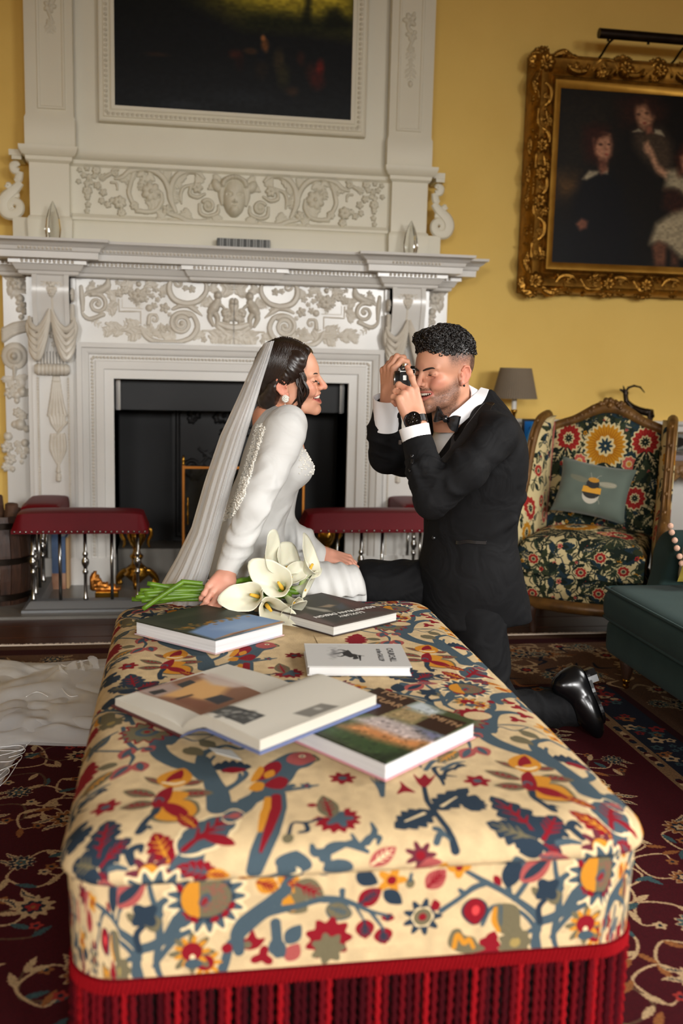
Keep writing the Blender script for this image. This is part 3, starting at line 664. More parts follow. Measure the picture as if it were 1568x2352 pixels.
# --- overmantel
YO = -.045
MB().box((XC-.95, YO+.03, 1.63), (XC+.95, .11, 3.69)).build('overmantel_panel', M['cream'], fp)
MB().box((XC-1.03, YO, 1.63), (XC+1.03, .1, 1.757)).build('overmantel_plinth', M['cream'], fp)
zf0, zf1 = 1.757, 2.03
ped = [(XC-.96, .1), (XC-.96, YO-.0), (-.685, YO-.0), (-.685, YO-.05), (-.49, YO-.05), (-.49, YO-.0)]
pth = ped+mirx(ped)
sweep_plan(pth, [(0, 1.63), (.004, 1.74), (-.0, 1.757), (-.008, 1.765), (-.008, 2.015)]).build('pedestal', M['cream'], fp, auto=.6)
sweep_plan(pth, [(-.008, 2.0), (.006, 2.012), (.008, 2.028), (.02, 2.034), (.03, 2.05), (.034, 2.062), (.034, 2.072), (-.06, 2.074)]).build('overmantel_cornice', M['cream'], fp, auto=.6)
MB().prism([(YO+.005, zf0), (YO-.012, zf0), (YO-.012, zf0+.012), (YO+.004, zf0+.03)], -.49, 2*XC+.49, 'x').build('frieze_sill', M['cream'], fp)
up = [(-.69, .1), (-.69, YO-.03), (-.476, YO-.03), (-.476, YO+.02)]
for pth2 in (up, mirx(up)):
    sweep_plan(pth2, [(0, 2.07), (.006, 2.08), (.006, 2.20), (.0, 2.215), (0, 3.69), (-.03, 3.69)]).build('upper_pilaster', M['cream'], fp, auto=.6)
for sgn in (1, -1):
    x = lambda v: v if sgn > 0 else 2*XC-v
    a, b = sorted((x(-.637), x(-.51)))
    MB().moulding([(a, 2.24), (a, 3.6), (b, 3.6), (b, 2.24)], [(0, YO-.03), (.004, YO-.038), (.012, YO-.036), (.016, YO-.03)][::1], True).build('panel_moulding', M['cream'], fp, auto=.6)
    hu = HF(-.64, 2.35, -.50, 3.2, .003); KU = crop_xz(0, 0, 1.4933, -.08)
    for (cx, cy, r) in ((170, 20, .03), (178, -30, .035), (172, 75, .02)): hu.flower(KU(cx, cy), r, 5, .5)
    hu.leaf(KU(172, 60), KU(172, 115), .025, .5); hu.stroke(KU(160, -60, 185, -10, 165, 30, 178, 70), [.008, .01, .009, .008], .9)
    if sgn < 0: hu.leaf(KU(172, 115), KU(172, 190), .028, .5); hu.ell(KU(172, 200), .012, .016, .012)
    o = hu.build('pilaster_drop', M['creamc'], fp, lambda X, Z, H, s=sgn: np.c_[X if s > 0 else 2*XC-X, YO-.03-H, Z])
    if sgn < 0: o.data.flip_normals()
# side scrolls beside the overmantel pedestals
KS = crop_xz(0, 300, 4.703, -.04)
sc = []
for sgn in (1, -1):
    mb = MB()
    def T(P, r): mb.tube([((q[0] if sgn > 0 else 2*XC-q[0]), -.035, q[1]) for q in catmull(P, 5)], interp(r, len(catmull(P, 5))), 8, flat=1.6)
    T(KS(225, 560, 150, 640, 60, 720, 30, 800, 60, 880, 130, 905, 200, 870, 210, 800, 160, 760, 110, 790, 120, 840, 150, 830), [.010, .016, .018, .018, .017, .016, .015, .013, .012, .010, .008, .006])
    T(KS(210, 700, 140, 700, 100, 760), [.006, .010, .006]); T(KS(75, 620, 90, 590, 65, 585), [.010, .010, .008]); T(KS(205, 440, 150, 420, 140, 375, 175, 360, 195, 385), [.010, .012, .012, .010, .007]); T(KS(215, 440, 195, 520, 160, 545), [.010, .013, .008])
    a, b = sorted((KS(90, 0)[0], KS(225, 0)[0]))
    if sgn < 0: a, b = 2*XC-b, 2*XC-a
    mb.box((a, -.05, KS(0, 260)[1]), (b, .09, KS(0, 195)[1])); mb.box((a+.012, -.045, KS(0, 300)[1]), (b-.0, .09, KS(0, 260)[1]))
    mb.build('side_scroll', M['cream'], fp, auto=.7)
# overmantel frieze carving, left half traced, mask at the centre
KF = crop_xz(160, 340, 4.126, -.06)
hf = HF(-.475, 1.77, XC+.09, 2.0, .0026)
for cx, cy, r in ((160, 185, .013), (250, 205, .020), (130, 250, .014), (180, 270, .015), (230, 260, .013), (160, 330, .014), (200, 320, .012), (260, 350, .018), (165, 400, .022), (315, 415, .018), (300, 495, .015), (165, 460, .014), (170, 530, .014), (160, 590, .012), (470, 510, .030), (360, 530, .016), (490, 610, .020), (610, 540, .020), (640, 585, .014), (400, 490, .014), (90, 200, .012), (80, 310, .012)):
    hf.flower(KF(cx, cy), r, 5 if r < .02 else 7, .55, cx)
hf.leaf(KF(360, 240), KF(280, 290), .014, .5); hf.spiral(KF(430, 230), .018, 1.2, .007, 1.2, a0=1); hf.stroke(KF(380, 240, 330, 270, 290, 285), [.008, .006, .004], 1); hf.stroke(KF(390, 320, 440, 330, 450, 390), [.004, .006, .003], .9)
hf.stroke(KF(430, 285, 500, 270, 560, 220, 650, 195, 740, 195, 830, 230, 900, 300, 940, 400, 950, 480, 1000, 600), [.005, .010, .012, .014, .014, .014, .013, .012, .011, .006], 1.0, groove=.35)
for a, b, w in (((620, 230), (520, 320), .022), ((690, 220), (680, 260), .02), ((560, 260), (470, 290), .016), ((750, 230), (760, 300), .022), ((700, 260), (670, 400), .018)): hf.leaf(KF(*a), KF(*b), w, .6)
hf.stroke(KF(600, 250, 570, 350, 560, 430, 600, 520, 640, 560), [.008, .010, .010, .009, .006], .8, groove=.3); hf.flower(KF(770, 410), .044, 7, .4); hf.flower(KF(770, 410), .022, 5, .7); hf.leaf(KF(860, 480), KF(740, 540), .03, .5); hf.stroke(KF(640, 590, 740, 600, 820, 580, 870, 500, 870, 420), [.010, .010, .010, .010, .006], .8)
hf.flower(KF(920, 580), .024, 5, .5); hf.leaf(KF(830, 600), KF(900, 640), .022, .5); hf.ell(KF(840, 670), .016, .012, .008); hf.ell(KF(940, 685), .013, .010, .008); hf.leaf(KF(940, 290), KF(920, 205), .018, .5)
hf.stroke(KF(1010, 600, 970, 500, 960, 400, 980, 310, 1040, 240, 1120, 212, 1210, 225, 1270, 280), [.006, .010, .013, .014, .014, .014, .012, .007], 1.0, groove=.35)
for a, b, w in (((1110, 240), (1020, 290), .022), ((1050, 270), (1000, 370), .02), ((990, 380), (1010, 520), .018), ((1200, 250), (1240, 330), .02)): hf.leaf(KF(*a), KF(*b), w, .6)
hf.stroke(KF(940, 620, 1040, 650, 1120, 690, 1230, 695, 1320, 680), [.007, .012, .014, .012, .007], .9, groove=.3); hf.leaf(KF(1150, 660), KF(1080, 580), .022, .5, .1)
hf.spiral(KF(1310, 545), .030, 1.6, .009, 1.2, a0=2.4, ccw=-1); hf.stroke(KF(1230, 530, 1240, 610, 1310, 640, 1400, 610, 1410, 540), [.006, .009, .009, .008, .005], .9); hf.flower(KF(1210, 370), .026, 6, .5); hf.stroke(KF(1150, 350, 1140, 430, 1210, 460, 1280, 430), [.006, .009, .009, .005], .9); hf.stroke(KF(1060, 520, 1050, 440, 1080, 370, 1160, 340), [.004, .008, .008, .005], .8); hf.leaf(KF(1320, 380), KF(1400, 330), .02, .5); hf.leaf(KF(1350, 640), KF(1430, 690), .02, .5)
# the mask (half; the field is mirrored)
cx_, cz_ = XC, KF(1530, 470)[1]
hf.ell((cx_, cz_+.005), .054, .092, .042); hf.ell((cx_, cz_-.055), .03, .034, .044); hf.stroke([(cx_-.05, cz_+.075), (cx_-.062, cz_+.02), (cx_-.058, cz_-.03)], [.016, .015, .006], 1.1)
for k in range(7): a = PI*(.5+.5*k/6*.95); hf.ell((cx_+.055*math.cos(a), cz_+.055+.038*math.sin(a)), .016, .015, .046-.002*k)
hf.ell((cx_-.085, cz_+.055), .022, .03, .02, .5); hf.leaf((cx_-.06, cz_+.08), (cx_-.1, cz_+.09), .02, .6)
hf.dent((cx_-.024, cz_+.012), .017, .011, .013); hf.ell((cx_-.024, cz_+.011), .012, .006, .040, p=.3); hf.stroke([(cx_-.042, cz_+.022), (cx_-.024, cz_+.029), (cx_-.006, cz_+.02)], [.004, .0055, .005], 8.0)
hf.stroke([(cx_, cz_+.02), (cx_, cz_-.012), (cx_, cz_-.022)], [.006, .008, .010], 5.6, n=3); hf.ell((cx_-.010, cz_-.022), .007, .006, .049); hf.dent((cx_-.006, cz_-.031), .010, .004, .006); hf.stroke([(cx_-.018, cz_-.042), (cx_-.008, cz_-.039), (cx_, cz_-.041)], [.002, .004, .004], 11.5); hf.stroke([(cx_-.014, cz_-.051), (cx_, cz_-.053)], [.003, .0045], 10.5); hf.dent((cx_, cz_-.046), .018, .002, .007)
hf.a[:, int((XC-hf.x0)/hf.res)+2:] = 0
both(hf, 'frieze_mask_relief', M['creamc'], YO+.0, 1.25)
# --- fire chamber, cast iron back and register plate
fb = MB().box((XL-.02, .36, .0), (XR+.02, .40, 1.1)).box((XL-.06, .0, .0), (XL, .40, 1.1)).box((XR, .0, .0), (XR+.06, .40, 1.1)).box((XL, .0, ZT-.0), (XR, .4, ZT+.06)).build('fire_chamber', M['soot'], fp)
MB().box((XL+.002, .04, ZT-.155), (XR-.002, .06, ZT-.004)).build('register_plate', M['iron'], fp, bevel=.003)
for sgn in (1, -1):
    a, b = sorted((XC+sgn*.57, XC+sgn*.548)); MB().box((a, .01, ZT-.155), (b, .04, ZT-.004)).build('steel_strip', M['steel'], fp)
c0, c1 = at(385, 950, .3), at(700, 1290, .3)
bk = MB().box((XC-.30, .32, .145), (XC+.30, .36, .93)).build('fireback', M['iron'], fp, bevel=.006)
hb = HF(XC-.29, .16, XC+.29, .92, .006); r3 = np.random.default_rng(5)
hb.stroke([(XC-.27, .18), (XC-.27, .90), (XC+.27, .90), (XC+.27, .18), (XC-.27, .18)], [.014, .014], .9, n=1)
for k in range(16): hb.flower((XC+r3.uniform(-.2, .2), r3.uniform(.3, .84)), r3.uniform(.025, .05), 6, .5, r3.random())
for k in range(8): hb.leaf((XC+r3.uniform(-.2, .2), r3.uniform(.3, .8)), (XC+r3.uniform(-.2, .2), r3.uniform(.3, .8)), .03, .6)
for sx in (-1, 1): hb.spiral((XC+sx*.19, .55), .06, 1.5, .014, 1, ccw=sx)
o = hb.build('fireback_relief', M['iron'], bk, lambda X, Z, H: np.c_[X, .32-H, Z])
structure(MB().box((XC-1.12, -.74, -.004), (XC+1.12, .12, .012)), 'floor_hearth', M['slate'], bevel=.003)
# ================================================================== pictures and mantel ornaments
M['gilt'] = mat('old_gilding', (176, 128, 52), .36, metal=.9, c2=(92, 62, 22), scale=22, amt=1.3)
M['giltlight'] = mat('gilt_slip', (196, 150, 66), .32, metal=.9, c2=(160, 116, 44), scale=10)
M['bronze'] = mat('dark_bronze', (46, 36, 28), .35, metal=.8, c2=(30, 23, 18), scale=20)
M['crystal'] = mat('clear_crystal', (250, 252, 250), .02, trans=1, spec=.6)
M['frost'] = mat('ribbed_silver', (96, 96, 92), .5, metal=.2, c2=(56, 56, 54), scale=30)
# --- landscape over the mantel
pb = thing('landscape_painting', 'dark landscape oil painting in a white moulded frame over the mantel', 'painting', (XC, -.03, 2.2))
x0, x1, z0, z1 = at(262, 262, -.05)[0], 2*XC-at(262, 262, -.05)[0], at(534, 262, -.05)[2], 3.20
pi = Pic(700, 600, x0, z0, x1, z1, (14, 15, 16)); L = lambda *p: [at(p[i], p[i+1], -.05)[[0, 2]] for i in range(0, len(p), 2)]
for P, c, al, bl in ((L(420, -40, 560, 30, 700, 40, 810, 60, 810, -320, 420, -320), (128, 120, 26), .95, .10), (L(520, -20, 640, 20, 700, 22, 800, 20, 800, -200, 520, -200), (190, 168, 50), .95, .06), (L(240, -300, 420, -300, 460, -30, 380, 30, 240, 40), (12, 14, 10), .9, .1),
    (L(560, 40, 640, 32, 720, 48, 810, 45, 810, 75, 560, 70), (24, 28, 10), .8, .03), (L(690, 60, 700, 10, 710, -120, 700, -250, 730, -250, 716, -20, 712, 60), (20, 22, 8), .8, .012), (L(745, 45, 750, 20, 775, 15, 790, 40, 810, 60, 745, 70), (16, 18, 8), .8, .02), (L(262, 200, 500, 180, 700, 215, 810, 230, 810, 290, 262, 290), (30, 33, 36), .6, .1)):
    pi.poly(np.array(P), c, al, bl)
for q, rx, rz, c, al in (((604, 88), .012, .014, (150, 95, 50), .8), ((608, 105), .018, .03, (140, 85, 40), .7), ((600, 130), .018, .03, (12, 14, 22), .9), ((540, 125), .03, .02, (80, 30, 16), .6), ((575, 118), .03, .014, (90, 55, 26), .6), ((640, 140), .025, .05, (72, 58, 32), .6), ((650, 175), .03, .05, (48, 44, 22), .7), ((715, 165), .03, .04, (52, 22, 14), .7), ((735, 155), .02, .035, (120, 26, 14), .7), ((728, 185), .035, .04, (84, 22, 14), .6), ((600, 160), .03, .04, (40, 30, 20), .6), ((670, 210), .03, .02, (70, 46, 28), .6), ((360, 125), .05, .01, (60, 36, 20), .5), ((690, 135), .02, .03, (60, 26, 16), .6), ((550, 140), .02, .04, (40, 16, 12), .6), ((420, 240), .10, .02, (40, 44, 48), .5), ((560, 225), .12, .03, (34, 38, 42), .5)):
    pi.ell(at(*q, -.05)[[0, 2]], rx, rz, c, al=al, soft=.5)
pi.a *= (.82+.36*unit_noise(700, 600, (60, 80), RNG))[..., None]
cv = MB().box((x0, -.052, z0), (x1, -.03, z1)).build('canvas', img_mat('landscape_paint', pi, .45, .12), pb)
set_uv(cv.data, lambda c: np.c_[(c[:, 0]-x0)/(x1-x0), (c[:, 2]-z0)/(z1-z0)])
MB().moulding([(x1, z0), (x1, z1), (x0, z1), (x0, z0)], [(-.004, -.03), (-.004, -.062), (.012, -.066), (.018, -.058), (.022, -.056), (.034, -.064), (.046, -.066), (.05, -.058), (.058, -.060), (.066, -.066), (.070, -.062), (.071, -.01)], True).build('frame', M['cream'], pb, auto=.6)
b = MB(); o_ = .036
bead_line(b, [(x1+o_, -.064, z0-o_), (x1+o_, -.064, z1), (x0-o_, -.064, z1), (x0-o_, -.064, z0-o_), (x1+o_, -.064, z0-o_)], .022, (.009, .006, .009)); b.build('leaf_moulding', M['creamc'], pb, kind='stuff', smooth=True)
# --- portrait in a gilt rococo frame
YP = .03
pp = thing('portrait_painting', 'old group portrait of three children in a heavy carved gilt frame', 'painting', (2.3, .06, 1.5))
a, b2 = at(1281, 250, YP), at(1262, 605, YP); x0, z0 = (a[0]+b2[0])/2, b2[2]; z1 = at(1283, 200, YP)[2]; x1 = x0+1.02
pi = Pic(760, 800, x0, z0, x1, z1, (17, 13, 9)); Lp = lambda *p: np.array([at(p[i], p[i+1], YP)[[0, 2]] for i in range(0, len(p), 2)])
KPt = lambda *p: Lp(*[(1150+p[i]/3.266 if i % 2 == 0 else p[i]/3.266) for i in range(len(p))])
for P, c, al, bl in ((KPt(380, 700, 900, 640, 850, 1100, 640, 1300, 400, 1350), (38, 32, 22), .8, .08), (KPt(400, 1300, 560, 1320, 640, 1420, 520, 1500, 400, 1520), (112, 78, 36), .8, .06), (KPt(380, 1480, 540, 1500, 520, 1700, 380, 1760), (22, 16, 12), .8, .05), (KPt(380, 1700, 700, 1720, 1000, 1700, 1000, 2040, 380, 2000), (15, 17, 23), .8, .08)): pi.poly(P, c, al, bl)
skin = (196, 140, 108); skd = (140, 88, 66)
for P, c, bl in ((KPt(600, 1340, 720, 1280, 830, 1290, 900, 1400, 960, 1700, 930, 2000, 520, 2000, 540, 1500), (11, 11, 16), .03), (KPt(605, 1345, 660, 1280, 740, 1285, 720, 1310, 640, 1350), (182, 168, 138), .008), (KPt(740, 1300, 800, 1260, 800, 1310), (168, 152, 124), .006), (KPt(715, 1180, 800, 1180, 800, 1280, 750, 1310, 730, 1270), skd, .012),
    (KPt(620, 960, 700, 930, 800, 950, 830, 1060, 820, 1180, 720, 1230, 640, 1200, 610, 1080), (54, 22, 12), .03), (KPt(690, 1040, 760, 1000, 815, 1010, 832, 1090, 825, 1160, 790, 1205, 740, 1195, 705, 1150), skin, .014), (KPt(690, 1000, 740, 985, 800, 1010, 730, 1040, 700, 1100), (60, 26, 14), .012),
    (KPt(560, 1680, 600, 1640, 650, 1660, 640, 1710, 590, 1730), skd, .01),
    (KPt(880, 760, 1000, 700, 1150, 720, 1240, 820, 1220, 900, 1080, 960, 900, 940), (50, 25, 14), .04), (KPt(990, 1000, 1200, 960, 1280, 1080, 1290, 1260, 1180, 1300, 1060, 1180, 1000, 1100), (76, 60, 44), .03), (KPt(985, 990, 1030, 965, 1060, 990), (180, 168, 140), .006), (KPt(1150, 970, 1200, 980, 1225, 1025, 1150, 1000), (184, 172, 144), .006),
    (KPt(1000, 780, 1080, 760, 1120, 800, 1150, 880, 1120, 940, 1070, 975, 1030, 940, 1005, 860), (190, 138, 104), .014), (KPt(960, 760, 1060, 730, 1150, 770, 1170, 850, 1130, 870, 1080, 790, 1010, 800, 980, 880), (44, 20, 12), .02), (KPt(1080, 950, 1130, 940, 1140, 1000, 1090, 1010), skd, .01),
    (KPt(1065, 1080, 1100, 1060, 1140, 1130, 1180, 1240, 1260, 1290, 1240, 1350, 1160, 1290, 1110, 1180, 1070, 1130), (200, 150, 116), .012), (KPt(1250, 1280, 1330, 1270, 1400, 1350, 1420, 1500, 1300, 1420, 1220, 1420), (176, 162, 130), .02), (KPt(1310, 1180, 1360, 1080, 1440, 1080, 1460, 1300, 1330, 1320), (70, 30, 16), .02), (KPt(1345, 1180, 1400, 1150, 1450, 1200, 1430, 1300, 1360, 1290), skin, .014), (KPt(1220, 1420, 1330, 1430, 1420, 1560, 1300, 1620, 1200, 1560), (54, 26, 16), .02),
    (KPt(1110, 1830, 1160, 1680, 1280, 1600, 1420, 1560, 1520, 1760, 1500, 1960, 1340, 1930, 1260, 1850, 1180, 1820), (186, 170, 136), .02), (KPt(1130, 1850, 1180, 1810, 1240, 1840, 1230, 2000, 1150, 2000), (120, 76, 54), .015), (KPt(1270, 1880, 1320, 1930, 1330, 2000, 1270, 2000), (90, 56, 40), .015)):
    pi.poly(P, c, .95, bl)
for q, r, c in (((745, 1085), .008, (52, 30, 20)), ((808, 1085), .006, (52, 30, 20)), ((790, 1160), .007, (150, 62, 50)), ((790, 1120), .006, (160, 100, 76)), ((1030, 860), .008, (54, 32, 22)), ((1090, 850), .008, (54, 32, 22)), ((1075, 925), .007, (150, 62, 48)), ((740, 1130), .012, (206, 140, 108))): pi.ell(KPt(*q)[()][0] if KPt(*q).ndim > 1 else KPt(*q), r*1.4, r*.8, c, al=.75, soft=.5)
pi.a *= (.72+.26*unit_noise(760, 800, (70, 90), RNG))[..., None]
cv = MB().box((x0, YP-.004, z0), (x1, YP+.02, z1)).build('canvas', img_mat('portrait_paint', pi, .45, .15), pp)
set_uv(cv.data, lambda c: np.c_[(c[:, 0]-x0)/(x1-x0), (c[:, 2]-z0)/(z1-z0)])
rect = [(x1, z0), (x1, z1), (x0, z1), (x0, z0)]
MB().moulding(rect, [(-.006, YP), (-.006, YP-.012), (.026, YP-.026), (.030, YP-.026), (.030, YP)], True).build('gilt_slip', M['giltlight'], pp, auto=.6)
MB().moulding(rect, [(.028, YP), (.030, YP-.03), (.042, YP-.038), (.048, YP-.03), (.06, YP-.034), (.09, YP-.065), (.118, YP-.07), (.14, YP-.05), (.150, YP-.02), (.150, .1)], True).build('gilt_frame', M['gilt'], pp, auto=.8)
hg = HF(x0-.22, z0-.22, x1+.22, z1+.25, .0036); rg = np.random.default_rng(11)
def runs(ax, ay, bx, by, n):
    for k in range(n):
        t = (k+.5)/n; x, z = ax+(bx-ax)*t, ay+(by-ay)*t; d = np.array([bx-ax, by-ay]); d /= np.linalg.norm(d); q = np.array([d[1], -d[0]]); p = np.array([x, z])
        sg = 1 if k % 2 else -1
        hg.stroke([p-d*.07-q*.02*sg, p-d*.03+q*.03*sg, p+d*.03+q*.028*sg, p+d*.07-q*.015*sg], [.007, .014, .014, .006], 1.0, groove=.3)
        hg.leaf(p-d*.03-q*.015*sg, p+d*.045-q*.035*sg, .026, .6); hg.flower(p+q*.005*sg+d*.01, .020, 6, .7, k)
        for _ in range(5): hg.ell(p+d*rg.uniform(-.06, .06)+q*rg.uniform(-.05, .055), rg.uniform(.006, .013), rg.uniform(.006, .012), rg.uniform(.008, .016), rg.random()*3)
m = .098
runs(x0, z0-m, x1, z0-m, 7); runs(x1, z1+m, x0, z1+m, 7); runs(x1+m, z0, x1+m, z1, 8); runs(x0-m, z1, x0-m, z0, 8)
cnr = [((x0-m, z0-m), -1, -1), ((x1+m, z0-m), 1, -1), ((x0-m, z1+m), -1, 1), ((x1+m, z1+m), 1, 1)]
for (cx, cz), sx, sz in cnr:
    hg.flower((cx, cz), .05, 8, .5); hg.flower((cx+sx*.01, cz+sz*.01), .026, 5, .9)
    for a in np.linspace(0, PI/2, 5): hg.leaf((cx, cz), (cx+sx*.082*math.cos(a), cz+sz*.082*math.sin(a)), .024, .6)
    for dx, dz in ((-sx, 0), (0, -sz)): hg.stroke([(cx+dx*.04+(0 if dx else sx*.03), cz+dz*.04+(0 if dz else sz*.03)), (cx+dx*.10+(0 if dx else sx*.055), cz+dz*.10+(0 if dz else sz*.055)), (cx+dx*.18+(0 if dx else sx*.02), cz+dz*.18+(0 if dz else sz*.02))], [.012, .02, .006], 1, groove=.3)
for cx, cz, sx, sz in (((x0+x1)/2, z0-m, 0, -1), ((x0+x1)/2, z1+m, 0, 1), (x0-m, (z0+z1)/2, -1, 0), (x1+m, (z0+z1)/2, 1, 0), (x0+.32, z1+m, 0, 1), (x0-m, z0+.30, -1, 0), (x0-m, z1-.3, -1, 0), (x0+.3, z0-m, 0, -1)):
    hg.flower((cx, cz), .042, 7, .55); 
    for a in np.linspace(-1.1, 1.1, 5):
        ux, uz = (sx*math.cos(a)-sz*math.sin(a), sz*math.cos(a)+sx*math.sin(a)); hg.leaf((cx, cz), (cx+ux*.07, cz+uz*.07), .02, .6)
hg.build('gilt_carving', M['gilt'], pp, lambda X, Z, H: np.c_[X, YP-.035-np.where((X > x0-.135) & (X < x1+.135) & (Z > z0-.135) & (Z < z1+.135), .02, 0)-H*1.5, Z])
# --- picture light
pa, pe = at(1375, 76, -.13), at(1375, 76, -.13)+np.array([.66, 0, 0])
pl = thing('picture_light', 'long dark bronze picture light on thin arms above the portrait', 'picture light', tuple((pa+pe)/2))
MB().tube([pa, pe], .024, 14).build('lamp_tube', M['bronze'], pl, auto=.6)
for dx in (.11, .50):
    p = pa+np.array([dx, 0, 0]); MB().tube(catmull([p+[-.02, .0, -.01], p+[-.045, .03, -.035], p+[-.055, .09, -.075], p+[-.055, .16, -.085]], 5), .006, 7).build('arm', M['bronze'], pl, smooth=True)
for k in range(3): MB().lathe([(.007, -.012), (.007, 0)], tuple(pa+np.array([.05+.21*k, 0, -.022])), 8).build('screw', M['bronze'], pl)
M['ribs'] = mat('pale_ribs', (150, 150, 146), .45)
# --- crystal points and ribbed ornament on the mantel shelf
def crystal(px, py, top, lab):
    p = at(px, py, -.19); h = at(px, top, -.19)[2]-1.641
    t = thing('crystal_point', lab, 'ornament', (p[0], p[1], 1.641), 'crystal points on the mantel shelf')
    MB().lathe([(.031, .003), (.036, h*.28), (.030, h*.55), (.017, h*.8), (.001, h)], (p[0], p[1], 1.641), 6, sy=.7).build('crystal', M['crystal'], t)
    MB().lathe([(.030, 0), (.032, .006)], (p[0], p[1], 1.6408), 6, sy=.7).build('base', M['frost'], t)
crystal(122, 545, 461, 'pointed clear crystal ornament on the left end of the mantel shelf')
crystal(942, 580, 506, 'pointed clear crystal ornament on the right end of the mantel shelf')
va, vb = at(498, 545, -.1), at(620, 572, -.1)
vt = thing('ribbed_block', 'low ribbed silvery block ornament at the middle of the mantel shelf', 'ornament', ((va[0]+vb[0])/2, -.1, 1.641))
hh = va[2]-1.645
MB().box((va[0], -.115, 1.6412), (vb[0], -.085, 1.6412+hh)).build('block', M['frost'], vt, bevel=.002)
for k in range(24):
    x = va[0]+.006+(vb[0]-va[0]-.012)*k/23; MB().box((x-.0028, -.121, 1.643), (x+.0028, -.1145, 1.6412+hh*(1 if k % 3 else .9))).build('rib', M['ribs'] if k % 3 else M['frost'], vt, bevel=.001, seg=1)
# ================================================================== hearth furniture
M['brass'] = mat('polished_brass', (196, 150, 62), .24, metal=1, c2=(150, 106, 36), scale=12)
M['brassold'] = mat('warm_brass', (190, 122, 56), .34, metal=1)
M['leather'] = mat('oxblood_leather', (96, 8, 18), .5, c2=(84, 6, 14), scale=6, bump=.06, bscale=220, spec=.12)
M['oak'] = mat('old_barrel_oak', (70, 42, 26), .5, c2=(38, 22, 14), scale=10, stretch=(8, 8, .8), bump=.25, bscale=40)
M['bark'] = mat('log_bark', (92, 58, 32), .8, c2=(44, 26, 14), scale=16, bump=.6, bscale=40)
M['brushed'] = mat('brushed_steel', (128, 130, 132), .5, metal=.5)
M['black'] = mat('black_paint', (14, 14, 15), .4)
fd = thing('club_fender', 'club fender with oxblood leather seats on steel posts before the hearth', 'fender', (XC, -.66, .012))
fl0 = atz(45, 1415, .012)[0]; FX0, FX1 = fl0, 2*XC-fl0; FY = -.672
def seat(name, x0, x1, y0, y1, z0=.372, z1=.45):
    b = MB(); nx, ny = 24, 10; hx, hy = (x1-x0)/2, (y1-y0)/2; cx, cy = (x0+x1)/2, (y0+y1)/2
    v = []; f = []
    for j in range(ny+1):
        for i in range(nx+1):
            u, w = -1+2*i/nx, -1+2*j/ny; e = (1-abs(u)**12)*(1-abs(w)**6)
            v.append((cx+u*hx, cy+w*hy, z0+(z1-z0)*(.0+1.0*max(e, 0)**.22)+.008*(1-u*u)*(1-w*w)))
    for j in range(ny):
        for i in range(nx): f.append((j*(nx+1)+i, j*(nx+1)+i+1, (j+1)*(nx+1)+i+1, (j+1)*(nx+1)+i))
    b.add(v, f); b.box((x0, y0, z0-.012), (x1, y1, z0+.002))
    return b.build(name, M['leather'], fd, auto=.9)
sx0 = at(24, 1195, FY)[0]; sx1 = at(340, 1195, FY)[0]; rx0 = at(694, 1190, FY)[0]; rx1 = 2*XC-sx0; dy = .19
for a, b, nm in ((sx0, sx1, 0), (rx0, rx1, 1)):
    s = seat('front_seat', a, b, FY, FY+dy)
    for k in range(24 if nm == 0 else 20):
        x = a+.014+(b-a-.028)*k/(23 if nm == 0 else 19); MB().sphere((x, FY-.001, .369), (.0052, .004, .0052), 8, 5).build('brass_stud', M['steel'], s, smooth=True)
for a, b in ((sx0, sx0+dy), (rx1-dy, rx1)):
    s = seat('side_seat', a, b, FY+dy+.004, -.02)
bs = MB(); P = [(FX0+.0, .0), (FX0+.0, FY), (FX1, FY), (FX1, .0)]
sweep_plan([(FX0, -.02), (FX0, FY), (FX1, FY), (FX1, -.02)], [(0, .012), (.0, .022), (-.012, .026), (-.03, .05), (-.036, .055), (-.075, .058), (-.08, .012)]).build('steel_base', M['brushed'], fd, auto=.5)
def post(x, y, knob):
    b = MB(); pr = [(.0075, .057), (.0075, .361)]
    if knob:
        zc = .22; pr = [(.011, .057), (.011, .065), (.0075, .072), (.0075, zc-.05), (.011, zc-.046), (.013, zc-.035), (.008, zc-.028), (.008, zc-.018), (.015, zc-.004), (.0165, zc+.006), (.015, zc+.016), (.008, zc+.028), (.011, zc+.036), (.012, zc+.044), (.0075, zc+.052), (.0075, .361)]
    b.lathe(pr, (x, y, 0), 12).build('post', M['steel'], fd, smooth=True)
for px, kn in ((76, 1), (138, 0), (196, 1), (257, 0), (316, 1)): post(at(px, 1300, FY+.05)[0], FY+.05, kn)
for px, kn in ((722, 1), (772, 0), (828, 1), (876, 0)): post(at(px, 1300, FY+.05)[0], FY+.05, kn)
post(rx1-.04, FY+.05, 1)
for k in range(4): post(sx0+.075, FY+.17+.13*k, k % 2 == 0); post(rx1-.075, FY+.17+.13*k, k % 2 == 0)
